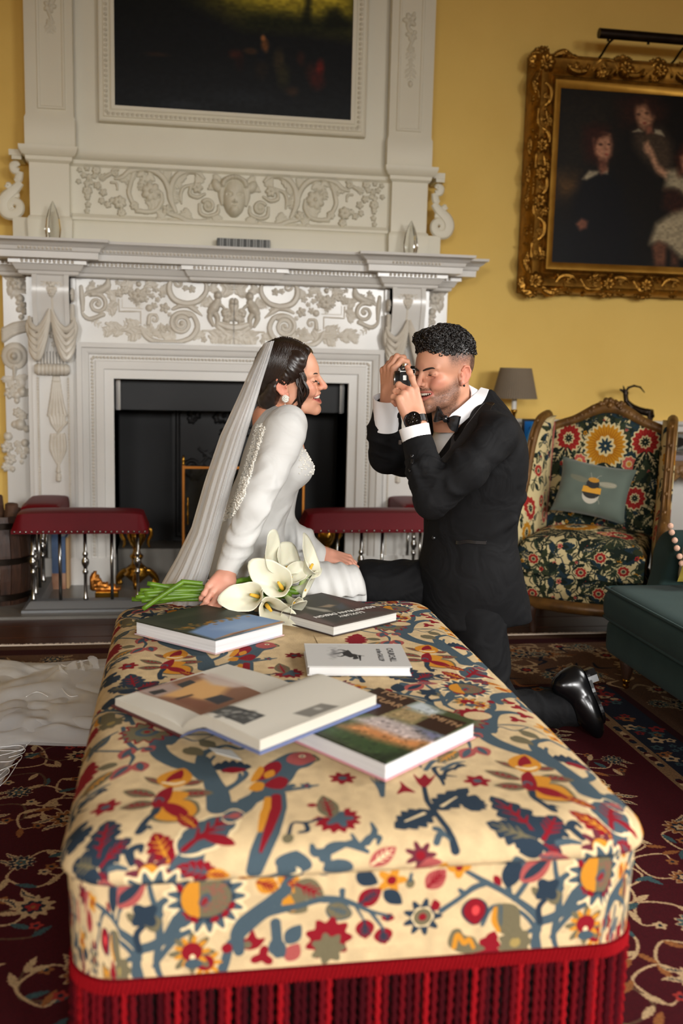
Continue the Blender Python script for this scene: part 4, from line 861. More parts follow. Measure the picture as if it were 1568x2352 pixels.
# --- pair of brass firedogs
def firedog(x, y, lab):
    t = thing('firedog', lab, 'firedog', (x, y, .012), 'pair of brass firedogs')
    c = (x, y, .012)
    MB().lathe([(.0, .0), (.060, .055), (.066, .062), (.050, .075), (.056, .088), (.040, .10), (.026, .112), (.022, .13), (.030, .14), (.034, .15), (.020, .163), (.016, .18), (.022, .19)], c, 18).build('baluster', M['brass'], t, smooth=True)
    MB().lathe([(.014, .185), (.030, .205), (.045, .235), (.049, .262), (.042, .285), (.028, .298), (.020, .308), (.026, .318), (.02, .33), (.008, .345), (.010, .355), (.001, .37)], c, 18).build('urn', M['brass'], t, smooth=True)
    for sx in (-1, 1):
        MB().tube(catmull([(x+sx*.040, y-.01, .30), (x+sx*.066, y-.01, .295), (x+sx*.070, y-.01, .265), (x+sx*.056, y-.01, .235), (x+sx*.062, y-.01, .205)], 5), interp([.007, .009, .010, .008, .005], 21), 8).build('handle', M['brass'], t, smooth=True)
    MB().sphere((x, y-.042, .262), (.022, .016, .028), 12, 8).sphere((x, y-.058, .258), (.005, .006, .009), 8, 5).sphere((x-.009, y-.054, .268), .005, 8, 5).sphere((x+.009, y-.054, .268), .005, 8, 5).build('mask', M['brass'], t, smooth=True)
    for a in (PI*.80, PI*.20, PI*1.5):
        d = np.array([math.cos(a), math.sin(a)*.7])
        pts = [(x+d[0]*r, y-.0+d[1]*r, z) for r, z in ((.03, .085), (.07, .078), (.10, .055), (.118, .03), (.112, .016), (.095, .020), (.098, .034))]
        MB().tube(catmull(pts, 4), interp([.014, .018, .018, .014, .011, .008, .005], 25), 8).build('scroll_foot', M['brass'], t, smooth=True)
p = atz(310, 1368, .012); firedog(p[0], -.16, 'brass urn firedog with mask behind the left fender seat')
firedog(2*XC-p[0], -.16, 'brass urn firedog partly hidden behind the couple and the right fender seat')
# --- fire screen
ya = -.02; sa, sb = at(421, 1100, ya)[0], at(697, 1100, ya)[0]; zt = at(421, 1068, ya)[2]
fs = thing('fire_screen', 'slim brass fire screen with glass panel standing before the black grate', 'fire screen', ((sa+sb)/2, ya, .145))
M['smoke'] = mat('clear_screen_glass', (200, 205, 205), .05, trans=1)
for x in (sa, sb):
    MB().box((x-.007, ya-.006, .012), (x+.007, ya+.006, zt)).build('post', M['brassold'], fs, bevel=.002, seg=1)
    MB().lathe([(.007, 0), (.009, .006), (.005, .012), (.009, .022), (.006, .034), (.002, .05)], (x, ya, zt), 10).build('finial', M['brass'], fs, smooth=True)
    MB().box((x-.012, ya-.07, .010), (x+.012, ya+.07, .022)).build('foot', M['brassold'], fs, bevel=.002, seg=1)
for z in (zt-.012, .20): MB().box((sa, ya-.005, z-.006), (sb, ya+.005, z+.006)).build('rail', M['brassold'], fs)
MB().box((sa+.008, ya-.0015, .206), (sb-.008, ya+.0015, zt-.019)).build('glass_panel', M['smoke'], fs)
hx = sa+.022; MB().lathe([(.003, -.09), (.006, -.08), (.003, -.06), (.005, -.05), (.007, -.035), (.003, -.02), (.005, 0), (.006, .02), (.003, .03), (.005, .045), (.001, .055)], (hx, ya-.012, at(429, 1165, ya)[2]), 8).build('hanging_handle', M['brass'], fs, smooth=True)
# --- brass kindling stand, standing books
q = atz(236, 1378, .012); ks = thing('kindling_stand', 'low ornate brass kindling stand with curled back on the hearth', 'kindling stand', (q[0], q[1], .012))
MB().box((q[0]-.035, q[1], .0125), (q[0]+.07, q[1]+.06, .05)).build('tray', M['brass'], ks, bevel=.004)
hb = HF(q[0]-.06, .05, q[0]+.08, .15, .004)
for cx, cz, r in ((-.035, .10, .024), (-.02, .075, .022), (.01, .068, .02), (.04, .064, .018), (-.04, .12, .014)): hb.flower((q[0]+cx, cz), r, 6, .6)
hb.stroke([(q[0]-.045, .06), (q[0]-.05, .1), (q[0]-.035, .135)], [.012, .012, .006]); hb.stroke([(q[0]-.04, .056), (q[0]+.07, .056)], [.01, .01], 1, n=1)
hb.build('curled_back', M['brassold'], ks, lambda X, Z, H: np.c_[X, q[1]+.03-H, Z]); 
M['bluecover'] = mat('blue_book_cover', (96, 122, 160), .4, c2=(60, 82, 120), scale=9); M['orangecover'] = mat('orange_book_cover', (150, 92, 60), .5, c2=(190, 150, 120), scale=14); M['paper'] = mat('book_paper', (204, 203, 204), .7, c2=(186, 185, 186), scale=4, stretch=(1, 1, 60)); M['tan'] = mat('tan_cloth_cover', (186, 150, 104), .6)
def stand_book(x0, x1, y, zt, m1, lab, low=None):
    t = thing('upright_book', lab, 'book', ((x0+x1)/2, y, .012)); MB().box((x0, y, .0125), (x1, y+.2, zt)).build('cover', m1, t, bevel=.003)
    MB().box((x0+.004, y+.01, zt-.001), (x1-.004, y+.19, zt+.001)).build('pages', M['paper'], t)
    if low: MB().box((x0-.0006, y-.0012, .0128), (x1+.0006, y+.1, .09)).build('spine_band', low, t)
u = [at(x, 1300, -.22)[0] for x in (119, 136, 150, 158)]
stand_book(u[0], u[1], -.22, at(128, 1228, -.22)[2], M['bluecover'], 'blue book with dark upper spine standing left on the hearth', M['orangecover'])
stand_book(u[1]+.002, u[2], -.215, at(143, 1233, -.22)[2], M['bluecover'], 'pale blue book standing second from left on the hearth', M['orangecover'])
stand_book(u[2]+.002, u[3], -.21, at(154, 1236, -.22)[2], M['tan'], 'tan book standing right of the two blue books on the hearth')
# --- log barrel
bx, by = at(-2, 1300, -.42)[0], -.42; zt = at(20, 1180, -.42)[2]
br = thing('log_barrel', 'dark oak coopered barrel of firewood left of the fender', 'barrel', (bx, by, .0))
for k in range(18):
    a0, a1 = 2*PI*k/18+.012, 2*PI*(k+1)/18-.012; zs = np.linspace(.012, zt, 8); v = []; f = []
    for z in zs:
        r = .125+.022*math.sin(PI*z/zt)
        for a, rr in ((a0, r), (a1, r), (a1, r-.016), (a0, r-.016)): v.append((bx+rr*math.cos(a), by+rr*math.sin(a), z))
    for i in range(7):
        for j in range(4): f.append((i*4+j, i*4+(j+1) % 4, (i+1)*4+(j+1) % 4, (i+1)*4+j))
    f += [(3, 2, 1, 0), (28, 29, 30, 31)]
    MB().add(v, f).build('stave', M['oak'], br)
MB().lathe([(.12, .013), (.12, .03)], (bx, by, 0), 24).build('barrel_head', M['oak'], br)
for z in (.05, zt*.52, zt-.04):
    r = .127+.022*math.sin(PI*z/zt); MB().lathe([(r, z-.014), (r+.004, z-.012), (r+.004, z+.012), (r, z+.014)], (bx, by, 0), 30).build('hoop', M['bronze'], br, auto=.6)
rl = np.random.default_rng(4)
for k, (dx, dyy, hh, tl) in enumerate(((.055, -.02, .17, .15), (.0, .03, .20, -.1), (-.05, -.03, .16, .2), (.02, -.065, .12, -.3), (.05, .05, .14, .3))):
    t = thing('log', ['short split log at the right of the barrel', 'tallest split log standing in the barrel', 'split log at the left of the barrel', 'small log leaning at the front of the barrel', 'split log at the back of the barrel'][k], 'log', (bx+dx, by+dyy, zt-.15), 'firewood in the barrel')
    pts = [(bx+dx, by+dyy, zt-.20), (bx+dx+tl*.03, by+dyy, zt-.05), (bx+dx+tl*.08, by+dyy-.01, zt-.20+hh+.08)]
    MB().tube(pts, [.036, .034, .030], 7).build('bark', M['bark'], t, auto=.9, bevel=.004, seg=1)
# --- console table along the wall with lamp, frames and bronze goat
M['brownwood'] = mat('carved_walnut_gilt', (92, 66, 42), .45, c2=(150, 110, 60), scale=24, amt=1.2)
M['shade'] = mat('taupe_pleated_silk', (120, 106, 88), .8, c2=(110, 97, 80), scale=5)
YT = -.30; zt = at(1556, 1046, YT)[2]
ct = thing('console_table', 'carved gilt console table with grey marble top behind the floral armchair', 'table', (2.15, -.1, 0))
TX0, TX1 = 1.52, 3.0
MB().box((TX0, YT, zt-.028), (TX1, .085, zt)).build('marble_top', mat('grey_marble', (140, 134, 138), .25, c2=(112, 106, 110), scale=5), ct, bevel=.006)
MB().box((TX0+.03, YT+.02, zt-.075), (TX1-.03, .08, zt-.028)).build('apron', M['brownwood'], ct, bevel=.004)
ha = HF(TX0+.03, zt-.16, TX1-.03, zt-.03, .005); ra = np.random.default_rng(8)
for k in range(20):
    x = TX0+.07+.07*k
    if x < TX1-.05: ha.flower((x, zt-.075-.02*(k % 2)), .03, 6, .5, k); ha.leaf((x-.02, zt-.06), (x+.04, zt-.12), .025, .5)
ha.build('apron_carving', M['brownwood'], ct, lambda X, Z, H: np.c_[X, YT+.02-H, Z])
for x in (TX0+.07, TX1-.07):
    for y in (YT+.06, .04): MB().lathe([(.02, 0), (.028, .02), (.018, .06), (.024, .3), (.034, .5), (.022, .56), (.03, zt-.06)], (x, y, 0), 12).build('leg', M['brownwood'], ct, smooth=True)
# lamp
YL = -.13; lb, lt_, lr = at(1181, 915, YL), at(1181, 845, YL), (at(1230, 915, YL)[0]-at(1132, 915, YL)[0])/2; rt = (at(1215, 846, YL)[0]-at(1147, 846, YL)[0])/2; lx = lb[0]
lp = thing('table_lamp', 'brass column table lamp with a pleated taupe shade on the console', 'lamp', (lx, YL, zt))
b = MB(); n = 120; v = []; f = []
for i, (r, z) in enumerate(((lr, lb[2]), (rt, lt_[2]))):
    for k in range(n): a = 2*PI*k/n; q_ = r*(1+.018*(k % 2)); v.append((lx+q_*math.cos(a), YL+q_*math.sin(a), z))
for k in range(n): f.append((k, (k+1) % n, n+(k+1) % n, n+k))
b.add(v, f); b.build('shade', M['shade'], lp)
MB().lathe([(.013, lb[2]-.055), (.013, lb[2]+.02)], (lx, YL, 0), 14).build('candle_tube', M['white'], lp, auto=.6)
MB().lathe([(.055, zt), (.055, zt+.012), (.03, zt+.022), (.012, zt+.035), (.010, lb[2]-.08), (.016, lb[2]-.07), (.018, lb[2]-.058)], (lx, YL, 0), 16).build('column', M['brass'], lp, smooth=True)
def frame(xa, xb, y, za, zb, m, cc, lab):
    t = thing('photo_frame', lab, 'picture frame', ((xa+xb)/2, y, za))
    MB().box((xa, y, za), (xb, y+.012, zb)).build('frame', m, t, bevel=.002, seg=1); p = Pic(64, 64, 0, 0, 1, 1, cc[0])
    for k, c in enumerate(cc[1:]): p.blob([(RNG.random(), RNG.random()) for _ in range(5)], c)
    c = MB().box((xa+.012, y-.0015, za+.012), (xb-.012, y, zb-.012)).build('photograph', img_mat('print', p, .2), t); set_uv(c.data, lambda c: np.c_[(c[:, 0]-xa)/(xb-xa), (c[:, 2]-za)/(zb-za)])
a, b = at(1200, 962, -.12), at(1266, 962, -.12); frame(a[0], b[0], -.12, zt, a[2], M['black'], ((30, 110, 190), (20, 60, 110), (80, 160, 220)), 'dark framed photograph with blue picture beside the lamp')
a, b = at(1553, 992, -.14), at(1553, 992, -.14)+np.array([.2, 0, 0]); frame(a[0], b[0], -.14, zt, a[2], M['steel'], ((120, 122, 118), (40, 42, 40), (70, 74, 70), (30, 30, 30)), 'silver framed grey photograph on the right end of the console')
# bronze goat
YG = -.12; G = lambda x, y, dy=0.0: at(1120+x/3.5, 830+y/3.5, YG+dy)
gt = thing('goat_figurine', 'small dark bronze goat figurine with long curved horns on the console', 'figurine', (G(1200, 420)[0], YG, zt))
s = Sdf(G(1010, 180)-np.array([.02, .07, .03]), np.array([G(1360, 420)[0]+.03, YG+.07, G(1200, 150)[2]]), .0026)
s.lo[2] = zt; s = Sdf((G(1010, 0)[0]-.02, YG-.06, zt-.01), (G(1350, 0)[0]+.03, YG+.06, G(1200, 160)[2]), .0026)
zg = zt; bodyA, bodyB = G(1130, 345), G(1290, 420)
s.chain([G(1105, 265), G(1112, 320), G(1150, 365)], [.012, .013, .018], .006)
s.chain([G(1150, 370), G(1230, 400), G(1300, 415)], [.020, .019, .021], .006)
s.chain([G(1112, 255), G(1095, 240), G(1065, 228)], [.0125, .010, .0055], .005)
for dy in (-.006, .006):
    s.chain([G(1112, 240, dy), G(1130, 212, dy*1.5), G(1175, 196, dy*2), G(1225, 208, dy*2), G(1258, 250, dy*2)], [.0065, .006, .0055, .0045, .003], .003)
    s.chain([G(1100, 236, dy), G(1092, 210, dy*2), G(1085, 190, dy*3)], [.005, .004, .001], .003)
for x, dy in ((1150, -.016), (1160, .016), (1300, -.016), (1318, .016)):
    p = G(x, 400, dy); s.chain([p, (p[0]-.004, p[1], (p[2]+zg)/2), (p[0]+.002, p[1], zg+.006)], [.010, .007, .006], .006)
s.chain([G(1320, 410), G(1330, 440), G(1326, 455)], [.009, .006, .003], .004)
V, Fq = s.mesh(1); link('goat', npmesh(V, Fq), M['bronze'], gt, smooth=True)
MB().box((bodyA[0]-.02, YG-.04, zt), (G(1330, 0)[0]+.015, YG+.04, zt+.008)).build('plinth', M['bronze'], gt, bevel=.002)
# ================================================================== ottoman
OX, OHX, OY0, OY1, OT = .2825, .4545, -3.70, -2.195, .432
OHY, OYC = (OY1-OY0)/2, (OY1+OY0)/2
RINGS = [(.11, .434), (.08, .4328), (.055, .4295), (.034, .424), (.018, .4155), (.007, .404), (.001, .391), (.001, .383), (.006, .377), (.0105, .374), (.010, .371), (.012, .33), (.013, .28), (.015, .226)]
_arc = [0.0]
for (d0, z0), (d1, z1) in zip(RINGS[:-1], RINGS[1:]): _arc.append(_arc[-1]+math.hypot(d1-d0, z1-z0))
def front_u(x): return .617+(x-.617)*1.11        # the front panel is cut from a stretch of cloth of its own
def fabric_uv(px, py):        # place on the unrolled cloth of the spot seen there: flat top, or wrapped over the front edge
    d = _ray(px, py); p = CAM+d*((RINGS[0][1]-CAM[2])/d[2])
    if p[1] > OY0+RINGS[0][0]: return (p[0], p[1])
    for i in range(len(RINGS)-1):
        (d0, z0), (d1, z1) = RINGS[i], RINGS[i+1]; y0, y1 = OY0+d0, OY0+d1
        e = np.array([y1-y0, z1-z0]); q = np.array([y0, z0])-CAM[1:]; m = np.array([[d[1], -e[0]], [d[2], -e[1]]]); t = np.linalg.solve(m, q)
        if -1e-6 <= t[1] <= 1.0001: return (front_u(CAM[0]+d[0]*t[0]) if i >= 9 else CAM[0]+d[0]*t[0], OY0+RINGS[0][0]-_arc[i]-t[1]*(_arc[i+1]-_arc[i]))
    return (front_u(CAM[0]+d[0]*t[0]), OY0+RINGS[0][0]-_arc[-1])
TW, TH = .60, .70
fab = Pic(1200, 1400, -.172, -3.86, -.172+TW, -3.86+TH, (184, 160, 122), wrap=True)
fab.a *= (.95+.10*unit_noise(1200, 1400, (40, 46), RNG))[..., None]
SL, SD, RED, ROSE, ORA, OLI, CRM, PLU = (60, 74, 82), (34, 46, 58), (118, 14, 26), (146, 70, 66), (178, 118, 34), (96, 88, 66), (204, 182, 142), (88, 34, 44)
def cr(x0, y0, sc): return lambda *p: [np.array(fabric_uv(x0+p[i]/sc, y0+p[i+1]/sc)) for i in range(0, len(p), 2)]
C2, C3, C4, C5 = cr(140, 1780, 2.306), cr(760, 1720, 2.119), cr(140, 1480, 2.529), cr(720, 1380, 2.306)
def lf(c, a, b, w, col, vein=None, edge=None, ser=0, bend=0, ns=5): P = c(*a, *b); fab.leaf(P[0], P[1], w*.72, col, vein, edge, ser, ns, bend)
def fl_(c, p, r, n, col, cc, **k): fab.flower(c(*p)[0], r*.85, n, col, cc, **k)
def st(c, p, w, col, **k): fab.stroke(c(*p), np.asarray(w)*.78, col, **k)
# tree
st(C3, (1000, -10, 1060, 40, 1130, 95, 1190, 140, 1250, 200), [.012, .016, .020, .024, .026], SL)
st(C3, (1390, 60, 1370, 130, 1370, 200, 1345, 300, 1335, 380, 1330, 440, 1335, 500), [.010, .013, .014, .014, .018, .026, .034], SL)
st(C3, (1250, 200, 1310, 190, 1370, 190), [.020, .015, .014], SL); st(C3, (1370, 180, 1440, 140, 1500, 110), [.012, .010, .008], SL)
st(C3, (1190, 150, 1240, 100, 1250, 60, 1200, 30), [.010, .007, .006, .004], SL)
st(C4, (600, 480, 580, 560, 560, 600, 590, 650, 680, 700, 770, 730, 850, 790), [.016, .018, .020, .022, .021, .020, .020], SL)
st(C4, (560, 580, 600, 520, 680, 470, 760, 430, 800, 380), [.020, .016, .012, .010, .008], SL)
st(C4, (800, 720, 820, 650, 880, 620, 960, 600, 1040, 620, 1100, 590), [.010, .011, .009, .007, .006, .004], SL)
st(C4, (640, 590, 700, 550, 780, 570, 880, 540), [.003, .003, .003, .002], SL); st(C4, (560, 620, 480, 600, 420, 610, 300, 590, 200, 560), [.005, .005, .004, .004, .003], SL); st(C4, (430, 600, 380, 540, 360, 470), [.006, .006, .005], SL); st(C4, (150, 580, 220, 520, 330, 490), [.006, .008, .003], SL)
st(C4, (860, 780, 860, 700, 890, 660), [.006, .005, .004], SL); st(C4, (960, 860, 1030, 800, 1040, 760), [.004, .005, .004], SL)
st(C5, (930, 690, 940, 620, 980, 590, 1060, 580, 1130, 590), [.020, .018, .013, .009, .005], SL); st(C5, (940, 640, 880, 620, 800, 590), [.010, .008, .006], SL)
st(C5, (690, 560, 740, 520, 790, 505, 770, 480, 700, 470, 650, 480, 680, 520, 700, 560, 760, 590), [.004, .008, .009, .008, .009, .008, .007, .006, .004], SL); st(C5, (580, 440, 620, 470, 660, 490), [.004, .005, .007], SL)
# carnation, parrot and its tail
lf(C4, (880, 720), (1110, 720), .030, SD, None, None, .5); lf(C4, (930, 745), (1080, 735), .016, RED)
P = C4(1130, 800, 1180, 720, 1240, 680, 1330, 640, 1420, 640, 1480, 680, 1440, 720, 1380, 740, 1340, 800, 1280, 850, 1180, 870); fab.blob(P, SL)
fab.blob(C4(1310, 690, 1330, 650, 1400, 635, 1460, 650, 1480, 680, 1440, 700, 1380, 715), ROSE); fab.ell(C4(1400, 662)[0], .006, .006, CRM); fab.ell(C4(1400, 662)[0], .003, .003, SD); st(C4, (1465, 655, 1495, 680, 1470, 695), [.004, .004, .002], OLI)
fab.blob(C4(1130, 780, 1190, 710, 1260, 690, 1280, 730, 1230, 780, 1150, 800), RED); fab.blob(C4(1100, 800, 1150, 720, 1180, 740, 1140, 800), ORA); fab.blob(C4(1180, 760, 1230, 740, 1240, 770, 1190, 790), ORA); fab.blob(C4(1180, 830, 1260, 780, 1320, 800, 1280, 850), RED); fab.blob(C4(1090, 850, 1130, 810, 1180, 820, 1160, 860), ORA)
st(C2, (960, 140, 1060, 100, 1160, 95, 1280, 75, 1360, 60), [.010, .009, .006, .006, .003], SL); fl_(C2, (1300, 65), .014, 5, SL, RED)
st(C2, (1150, 110, 1150, 200, 1140, 300, 1120, 400, 1100, 500), [.016, .018, .020, .018, .014], SL); st(C2, (1095, 130, 1090, 200, 1095, 290), [.007, .010, .005], ORA); st(C2, (1140, 120, 1140, 200, 1135, 290, 1120, 400), [.010, .011, .008, .003], RED)
# star flower with yellow petals
for a, b, w in (((500, 120), (330, 70), .020), ((500, 160), (310, 155), .022), ((610, 110), (810, 100), .024), ((560, 60), (440, 10), .014), ((640, 60), (760, 40), .016)): lf(C2, a, b, w, OLI, RED)
lf(C2, (530, 150), (700, 235), .046, ORA, ('in', RED), OLI); lf(C2, (545, 130), (680, 105), .026, ORA); lf(C2, (560, 70), (650, -30), .040, ORA, ('in', RED)); lf(C2, (540, 70), (690, 30), .020, ORA)
st(C2, (540, 45, 600, 55, 650, 45), [.004, .006, .004], CRM)
fab.blob(C2(480, 160, 500, 120, 530, 90, 590, 70, 580, 130, 540, 175, 500, 180), RED); fab.ell(C2(520, 140)[0], .008, .010, SL); fab.ell(C2(518, 145)[0], .005, .007, RED)
st(C2, (510, 185, 480, 230, 485, 300, 510, 270, 535, 280), [.007, .007, .007, .005, .002], SD)
# red flowers, blue sprays
fl_(C2, (240, 130), .028, 6, RED, SL); fl_(C2, (1490, 25), .028, 7, RED, SL)
for p in ((30, 150, 60, 100, 140, 105), (40, 140, 50, 60, 110, 50), (60, 120, 100, 80, 160, 60, 240, 45)): st(C2, p, [.003, .006, .002], SD)
lf(C2, (40, 300), (165, 205), .026, SD, None, None, .3)
# three lobed blue leaf
lf(C2, (280, 470), (250, 210), .034, SD, RED, None, .35); lf(C2, (280, 480), (60, 365), .030, SD, OLI, None, .4); lf(C2, (300, 480), (470, 330), .030, SD, RED, None, .4); lf(C2, (300, 500), (160, 540), .022, SD, None); lf(C2, (300, 490), (390, 560), .016, SD, RED)
st(C2, (380, 490, 440, 480, 500, 490), [.006, .006, .003], SL); st(C2, (520, 460, 490, 400, 530, 370, 545, 400), [.006, .008, .006, .003], SD)
# leaves by the trunk
lf(C2, (700, 465), (565, 300), .022, RED, ORA, None, .35); lf(C2, (730, 410), (950, 200), .042, SL, RED, CRM, .12); fl_(C2, (605, 510), .034, 8, PLU, ORA, rc=.42, deep=.5); lf(C2, (930, 520), (730, 480), .018, RED, SL, None, .35)
# tulips and blue pair of leaves
st(C3, (450, 180, 470, 260, 500, 330, 540, 410, 560, 500), [.005, .006, .006, .006, .008], SD); lf(C3, (475, 300), (300, 385), .030, SD, None, None, .35); lf(C3, (495, 300), (665, 195), .030, SD, None, None, .35)
for a, b in (((440, 315), (350, 350)), ((530, 280), (610, 235))): P = C3(*a, *b); fab.stroke(P, [.003, .0015], CRM)
fab.blob(C3(400, 130, 430, 150, 455, 130, 480, 150, 510, 130, 480, 175, 450, 190, 420, 170), RED); fab.blob(C3(320, 225, 340, 190, 335, 165, 370, 190, 410, 215, 360, 215), RED)
for dx in (0, 25, 50, 75): st(C3, (250, 235, 230+dx*.3, 190, 190+dx, 150), [.005, .005, .001], SL)
for p in ((480, 390, 500, 400, 540, 450), (480, 460, 500, 420, 540, 440), (350, 100, 400, 60, 440, 100), (460, 110, 500, 70, 560, 80), (540, 110, 600, 80, 650, 70)): st(C3, p, [.006, .006, .002], SL)
# big scalloped flower and curling twig
c = C2(1468, 230)[0]; fab.flower(c, .036, 14, RED, None, deep=.2); fab.ell((c[0]-.012, c[1]+.026), .026, .022, (184, 160, 122)); fab.flower((c[0]+.003, c[1]-.002), .023, 5, SL, None, deep=.5); lf(C2, (1440, 230), (1385, 110), .024, OLI, RED); 
st(C2, (1390, 230, 1320, 250, 1250, 250, 1240, 310), [.003, .004, .003, .004], SD); fab.ell(C2(1240, 330)[0], .008, .009, OLI); st(C2, (1310, 250, 1330, 290, 1290, 300), [.004, .005, .003], SD); fab.ell(C2(1330, 160)[0], .008, .006, RED)
st(C3, (-10, 530, 20, 480, 80, 465, 140, 480, 180, 500), [.008, .009, .006, .006, .004], SL); st(C3, (150, 480, 190, 430, 230, 430, 225, 460), [.006, .006, .006, .003], SL); st(C3, (180, 460, 210, 400, 195, 360), [.005, .006, .003], SL); st(C3, (140, 470, 110, 420), [.005, .003], SL)
lf(C3, (190, 570), (305, 475), .016, ROSE, CRM); fl_(C3, (410, 520), .026, 7, PLU, RED, deep=.5); fab.blob(C3(410, 560, 450, 530, 500, 560, 450, 585), ROSE)
lf(C2, (1270, 520), (1290, 395), .034, SL); st(C2, (1260, 490, 1270, 520), [.02, .02], SL); fab.ell(C2(1290, 510)[0], .008, .007, CRM); st(C2, (1360, 370, 1380, 410, 1450, 400, 1560, 350), [.004, .008, .008, .004], SL); st(C2, (1440, 410, 1440, 470), [.005, .006], SL); fab.ell(C2(1490, 490)[0], .02, .012, SL)
# upper left of the tile
c = C4(500, 510)[0]; fab.flower(c, .054, 13, RED, None, deep=.25, sq=1.05); fab.flower(c, .047, 13, OLI, None, deep=.25, sq=1.05); fab.ell(c, .022, .022, SL); fab.ell(c, .012, .012, OLI); fab.ell(c, .006, .006, RED)
for p, q in (((410, 590), (350, 650)), ((480, 600), (540, 620)), ((400, 690), (290, 760)), ((450, 680), (470, 740))): lf(C4, p, q, .022, ROSE, ('in', SL))
lf(C4, (330, 680), (210, 665), .018, OLI); lf(C4, (300, 710), (110, 790), .022, OLI, ORA); lf(C4, (720, 610), (800, 655), .020, OLI); lf(C4, (820, 570), (890, 610), .020, OLI); st(C4, (400, 620, 420, 650, 400, 690), [.004, .005, .003], SL)
lf(C4, (60, 750), (180, 610), .034, RED, None, None, .4); st(C4, (180, 830, 240, 800, 270, 810), [.004, .006, .002], SD); lf(C4, (150, 560), (290, 500), .022, SL, OLI)
c = C4(290, 430)[0]; fab.flower(c, .028, 9, OLI, (140, 120, 70), deep=.2); lf(C4, (110, 480), (190, 410), .026, RED, None, None, .3); lf(C4, (90, 570), (150, 500), .02, OLI, ORA)
st(C4, (130, 400, 180, 370, 280, 370, 380, 400, 420, 460), [.004, .005, .004, .005, .006], SL)
# middle right of the tile
lf(C5, (850, 350), (920, 345), .026, SL, ROSE, CRM, .1); lf(C5, (800, 370), (680, 340), .016, RED, ORA); lf(C5, (965, 395), (825, 380), .012, RED)
for p in ((1080, 545), (1110, 585), (1070, 620)): fl_(C5, p, .022, 3, RED, None, deep=.6, rot=p[0])
lf(C5, (1080, 680), (1195, 720), .016, OLI); lf(C5, (1060, 715), (1160, 760), .018, OLI); st(C5, (970, 660, 1060, 655, 1140, 660, 1220, 690), [.003, .004, .003, .002], SL)
lf(C5, (1020, 430), (1130, 460), .020, ORA, RED); fl_(C5, (1230, 640), .034, 6, ORA, SL, deep=.5); fl_(C5, (1270, 690), .02, 5, ORA, RED); c = C5(845, 605)[0]; fab.flower(c, .034, 11, RED, None, deep=.25); fab.ell((c[0]+.006, c[1]-.010), .028, .022, (184, 160, 122)); fl_(C5, (875, 555), .03, 9, ORA, RED, rc=.5, deep=.5)
lf(C5, (540, 440), (660, 445), .014, ROSE, SL); lf(C5, (460, 440), (530, 480), .018, SL)
# sunflower that rolls over the front edge
c = C3(1205, 612)[0]; c = np.array([c[0], c[1]])
fab.flower(c, 0.0624, 17, CRM, None, deep=.16); fab.flower(c, 0.0564, 17, SL, None, deep=.28); fab.flower(c, 0.0420, 13, SD, None, deep=.2); fab.ell(c, .036, .031, OLI)
a = np.linspace(PI/2, 3*PI/2, 24); fab.poly(np.r_[np.c_[c[0]-.010+.026*np.cos(a), c[1]+.031*np.sin(a)], [(c[0]-.010, c[1]-.031), (c[0]-.010, c[1]+.031)]], ORA); fab.ell((c[0]-.002, c[1]-.004), .008, .012, SL, rot=-.5); fab.ell((c[0]-.003, c[1]-.006), .004, .008, RED, rot=-.5)
for dx, dz in ((-.05, -.045), (-.03, -.055), (.045, -.045), (.06, -.025), (-.062, .03), (.02, -.058)): fab.ell((c[0]+dx*.6, c[1]+dz*.6), .007, .0045, RED, rot=dx*20)
for k in range(60): fab.ell((c[0]+RNG.uniform(-.006, .028), c[1]+RNG.uniform(-.022, .022)), .0026, .0016, (128, 70, 60), al=.6)
# front panel motifs
st(C3, (1090, 715, 1040, 790, 980, 830, 930, 850, 915, 900, 910, 960), [.014, .010, .010, .010, .008, .010], SL); st(C3, (935, 850, 900, 800, 830, 740, 760, 690, 690, 650, 610, 600), [.009, .008, .006, .006, .006, .004], SL); st(C3, (820, 735, 850, 690, 880, 640), [.006, .006, .006], SL); st(C3, (800, 720, 790, 660), [.005, .006], SL); st(C3, (690, 660, 640, 680, 580, 730, 500, 790), [.006, .007, .005, .006], SL); st(C3, (600, 710, 580, 690), [.006, .004], SL); st(C3, (930, 850, 925, 780, 960, 730), [.006, .006, .006], SD); st(C3, (890, 890, 925, 890), [.006, .006], SL)
lf(C3, (790, 680), (790, 550), .022, SD); lf(C3, (845, 650), (960, 545), .026, ROSE, ('in', SD)); lf(C3, (730, 620), (760, 670), .008, RED); lf(C3, (900, 715), (930, 690), .016, OLI); lf(C3, (960, 740), (1025, 710), .020, OLI); fl_(C3, (962, 690), .026, 4, SD, None, deep=.35, rot=.7)
lf(C3, (640, 730), (650, 860), .024, RED, None, SD); fab.ell(C3(650, 790)[0], .006, .008, (190, 60, 60))
fab.blob(C3(730, 780, 770, 755, 830, 770, 845, 830, 835, 920, 800, 920, 740, 880), OLI); st(C3, (735, 780, 730, 840, 750, 890), [.004, .006, .004], ORA); st(C3, (760, 770, 760, 860), [.003, .002], SL)
fl_(C3, (578, 580), .022, 4, ORA, RED, deep=.4); fl_(C3, (285, 640), .028, 5, ORA, RED, rc=.3, deep=.5); lf(C3, (435, 680), (520, 590), .022, ROSE, RED); lf(C3, (140, 760), (240, 680), .020, RED, SD); lf(C3, (130, 610), (225, 655), .018, SD); lf(C3, (250, 690), (330, 755), .016, SD); fab.ell(C3(365, 655)[0], .007, .008, OLI); st(C3, (370, 610, 365, 640), [.003, .004], SL)
c = C3(418, 820)[0]; fab.flower(c, .031, 9, SD, None, deep=.4); fab.flower(c, .0175, 6, CRM, None, deep=.1); fab.ell(c, .014, .014, OLI); fab.ell(c, .006, .006, RED); lf(C3, (480, 790), (470, 735), .010, RED)
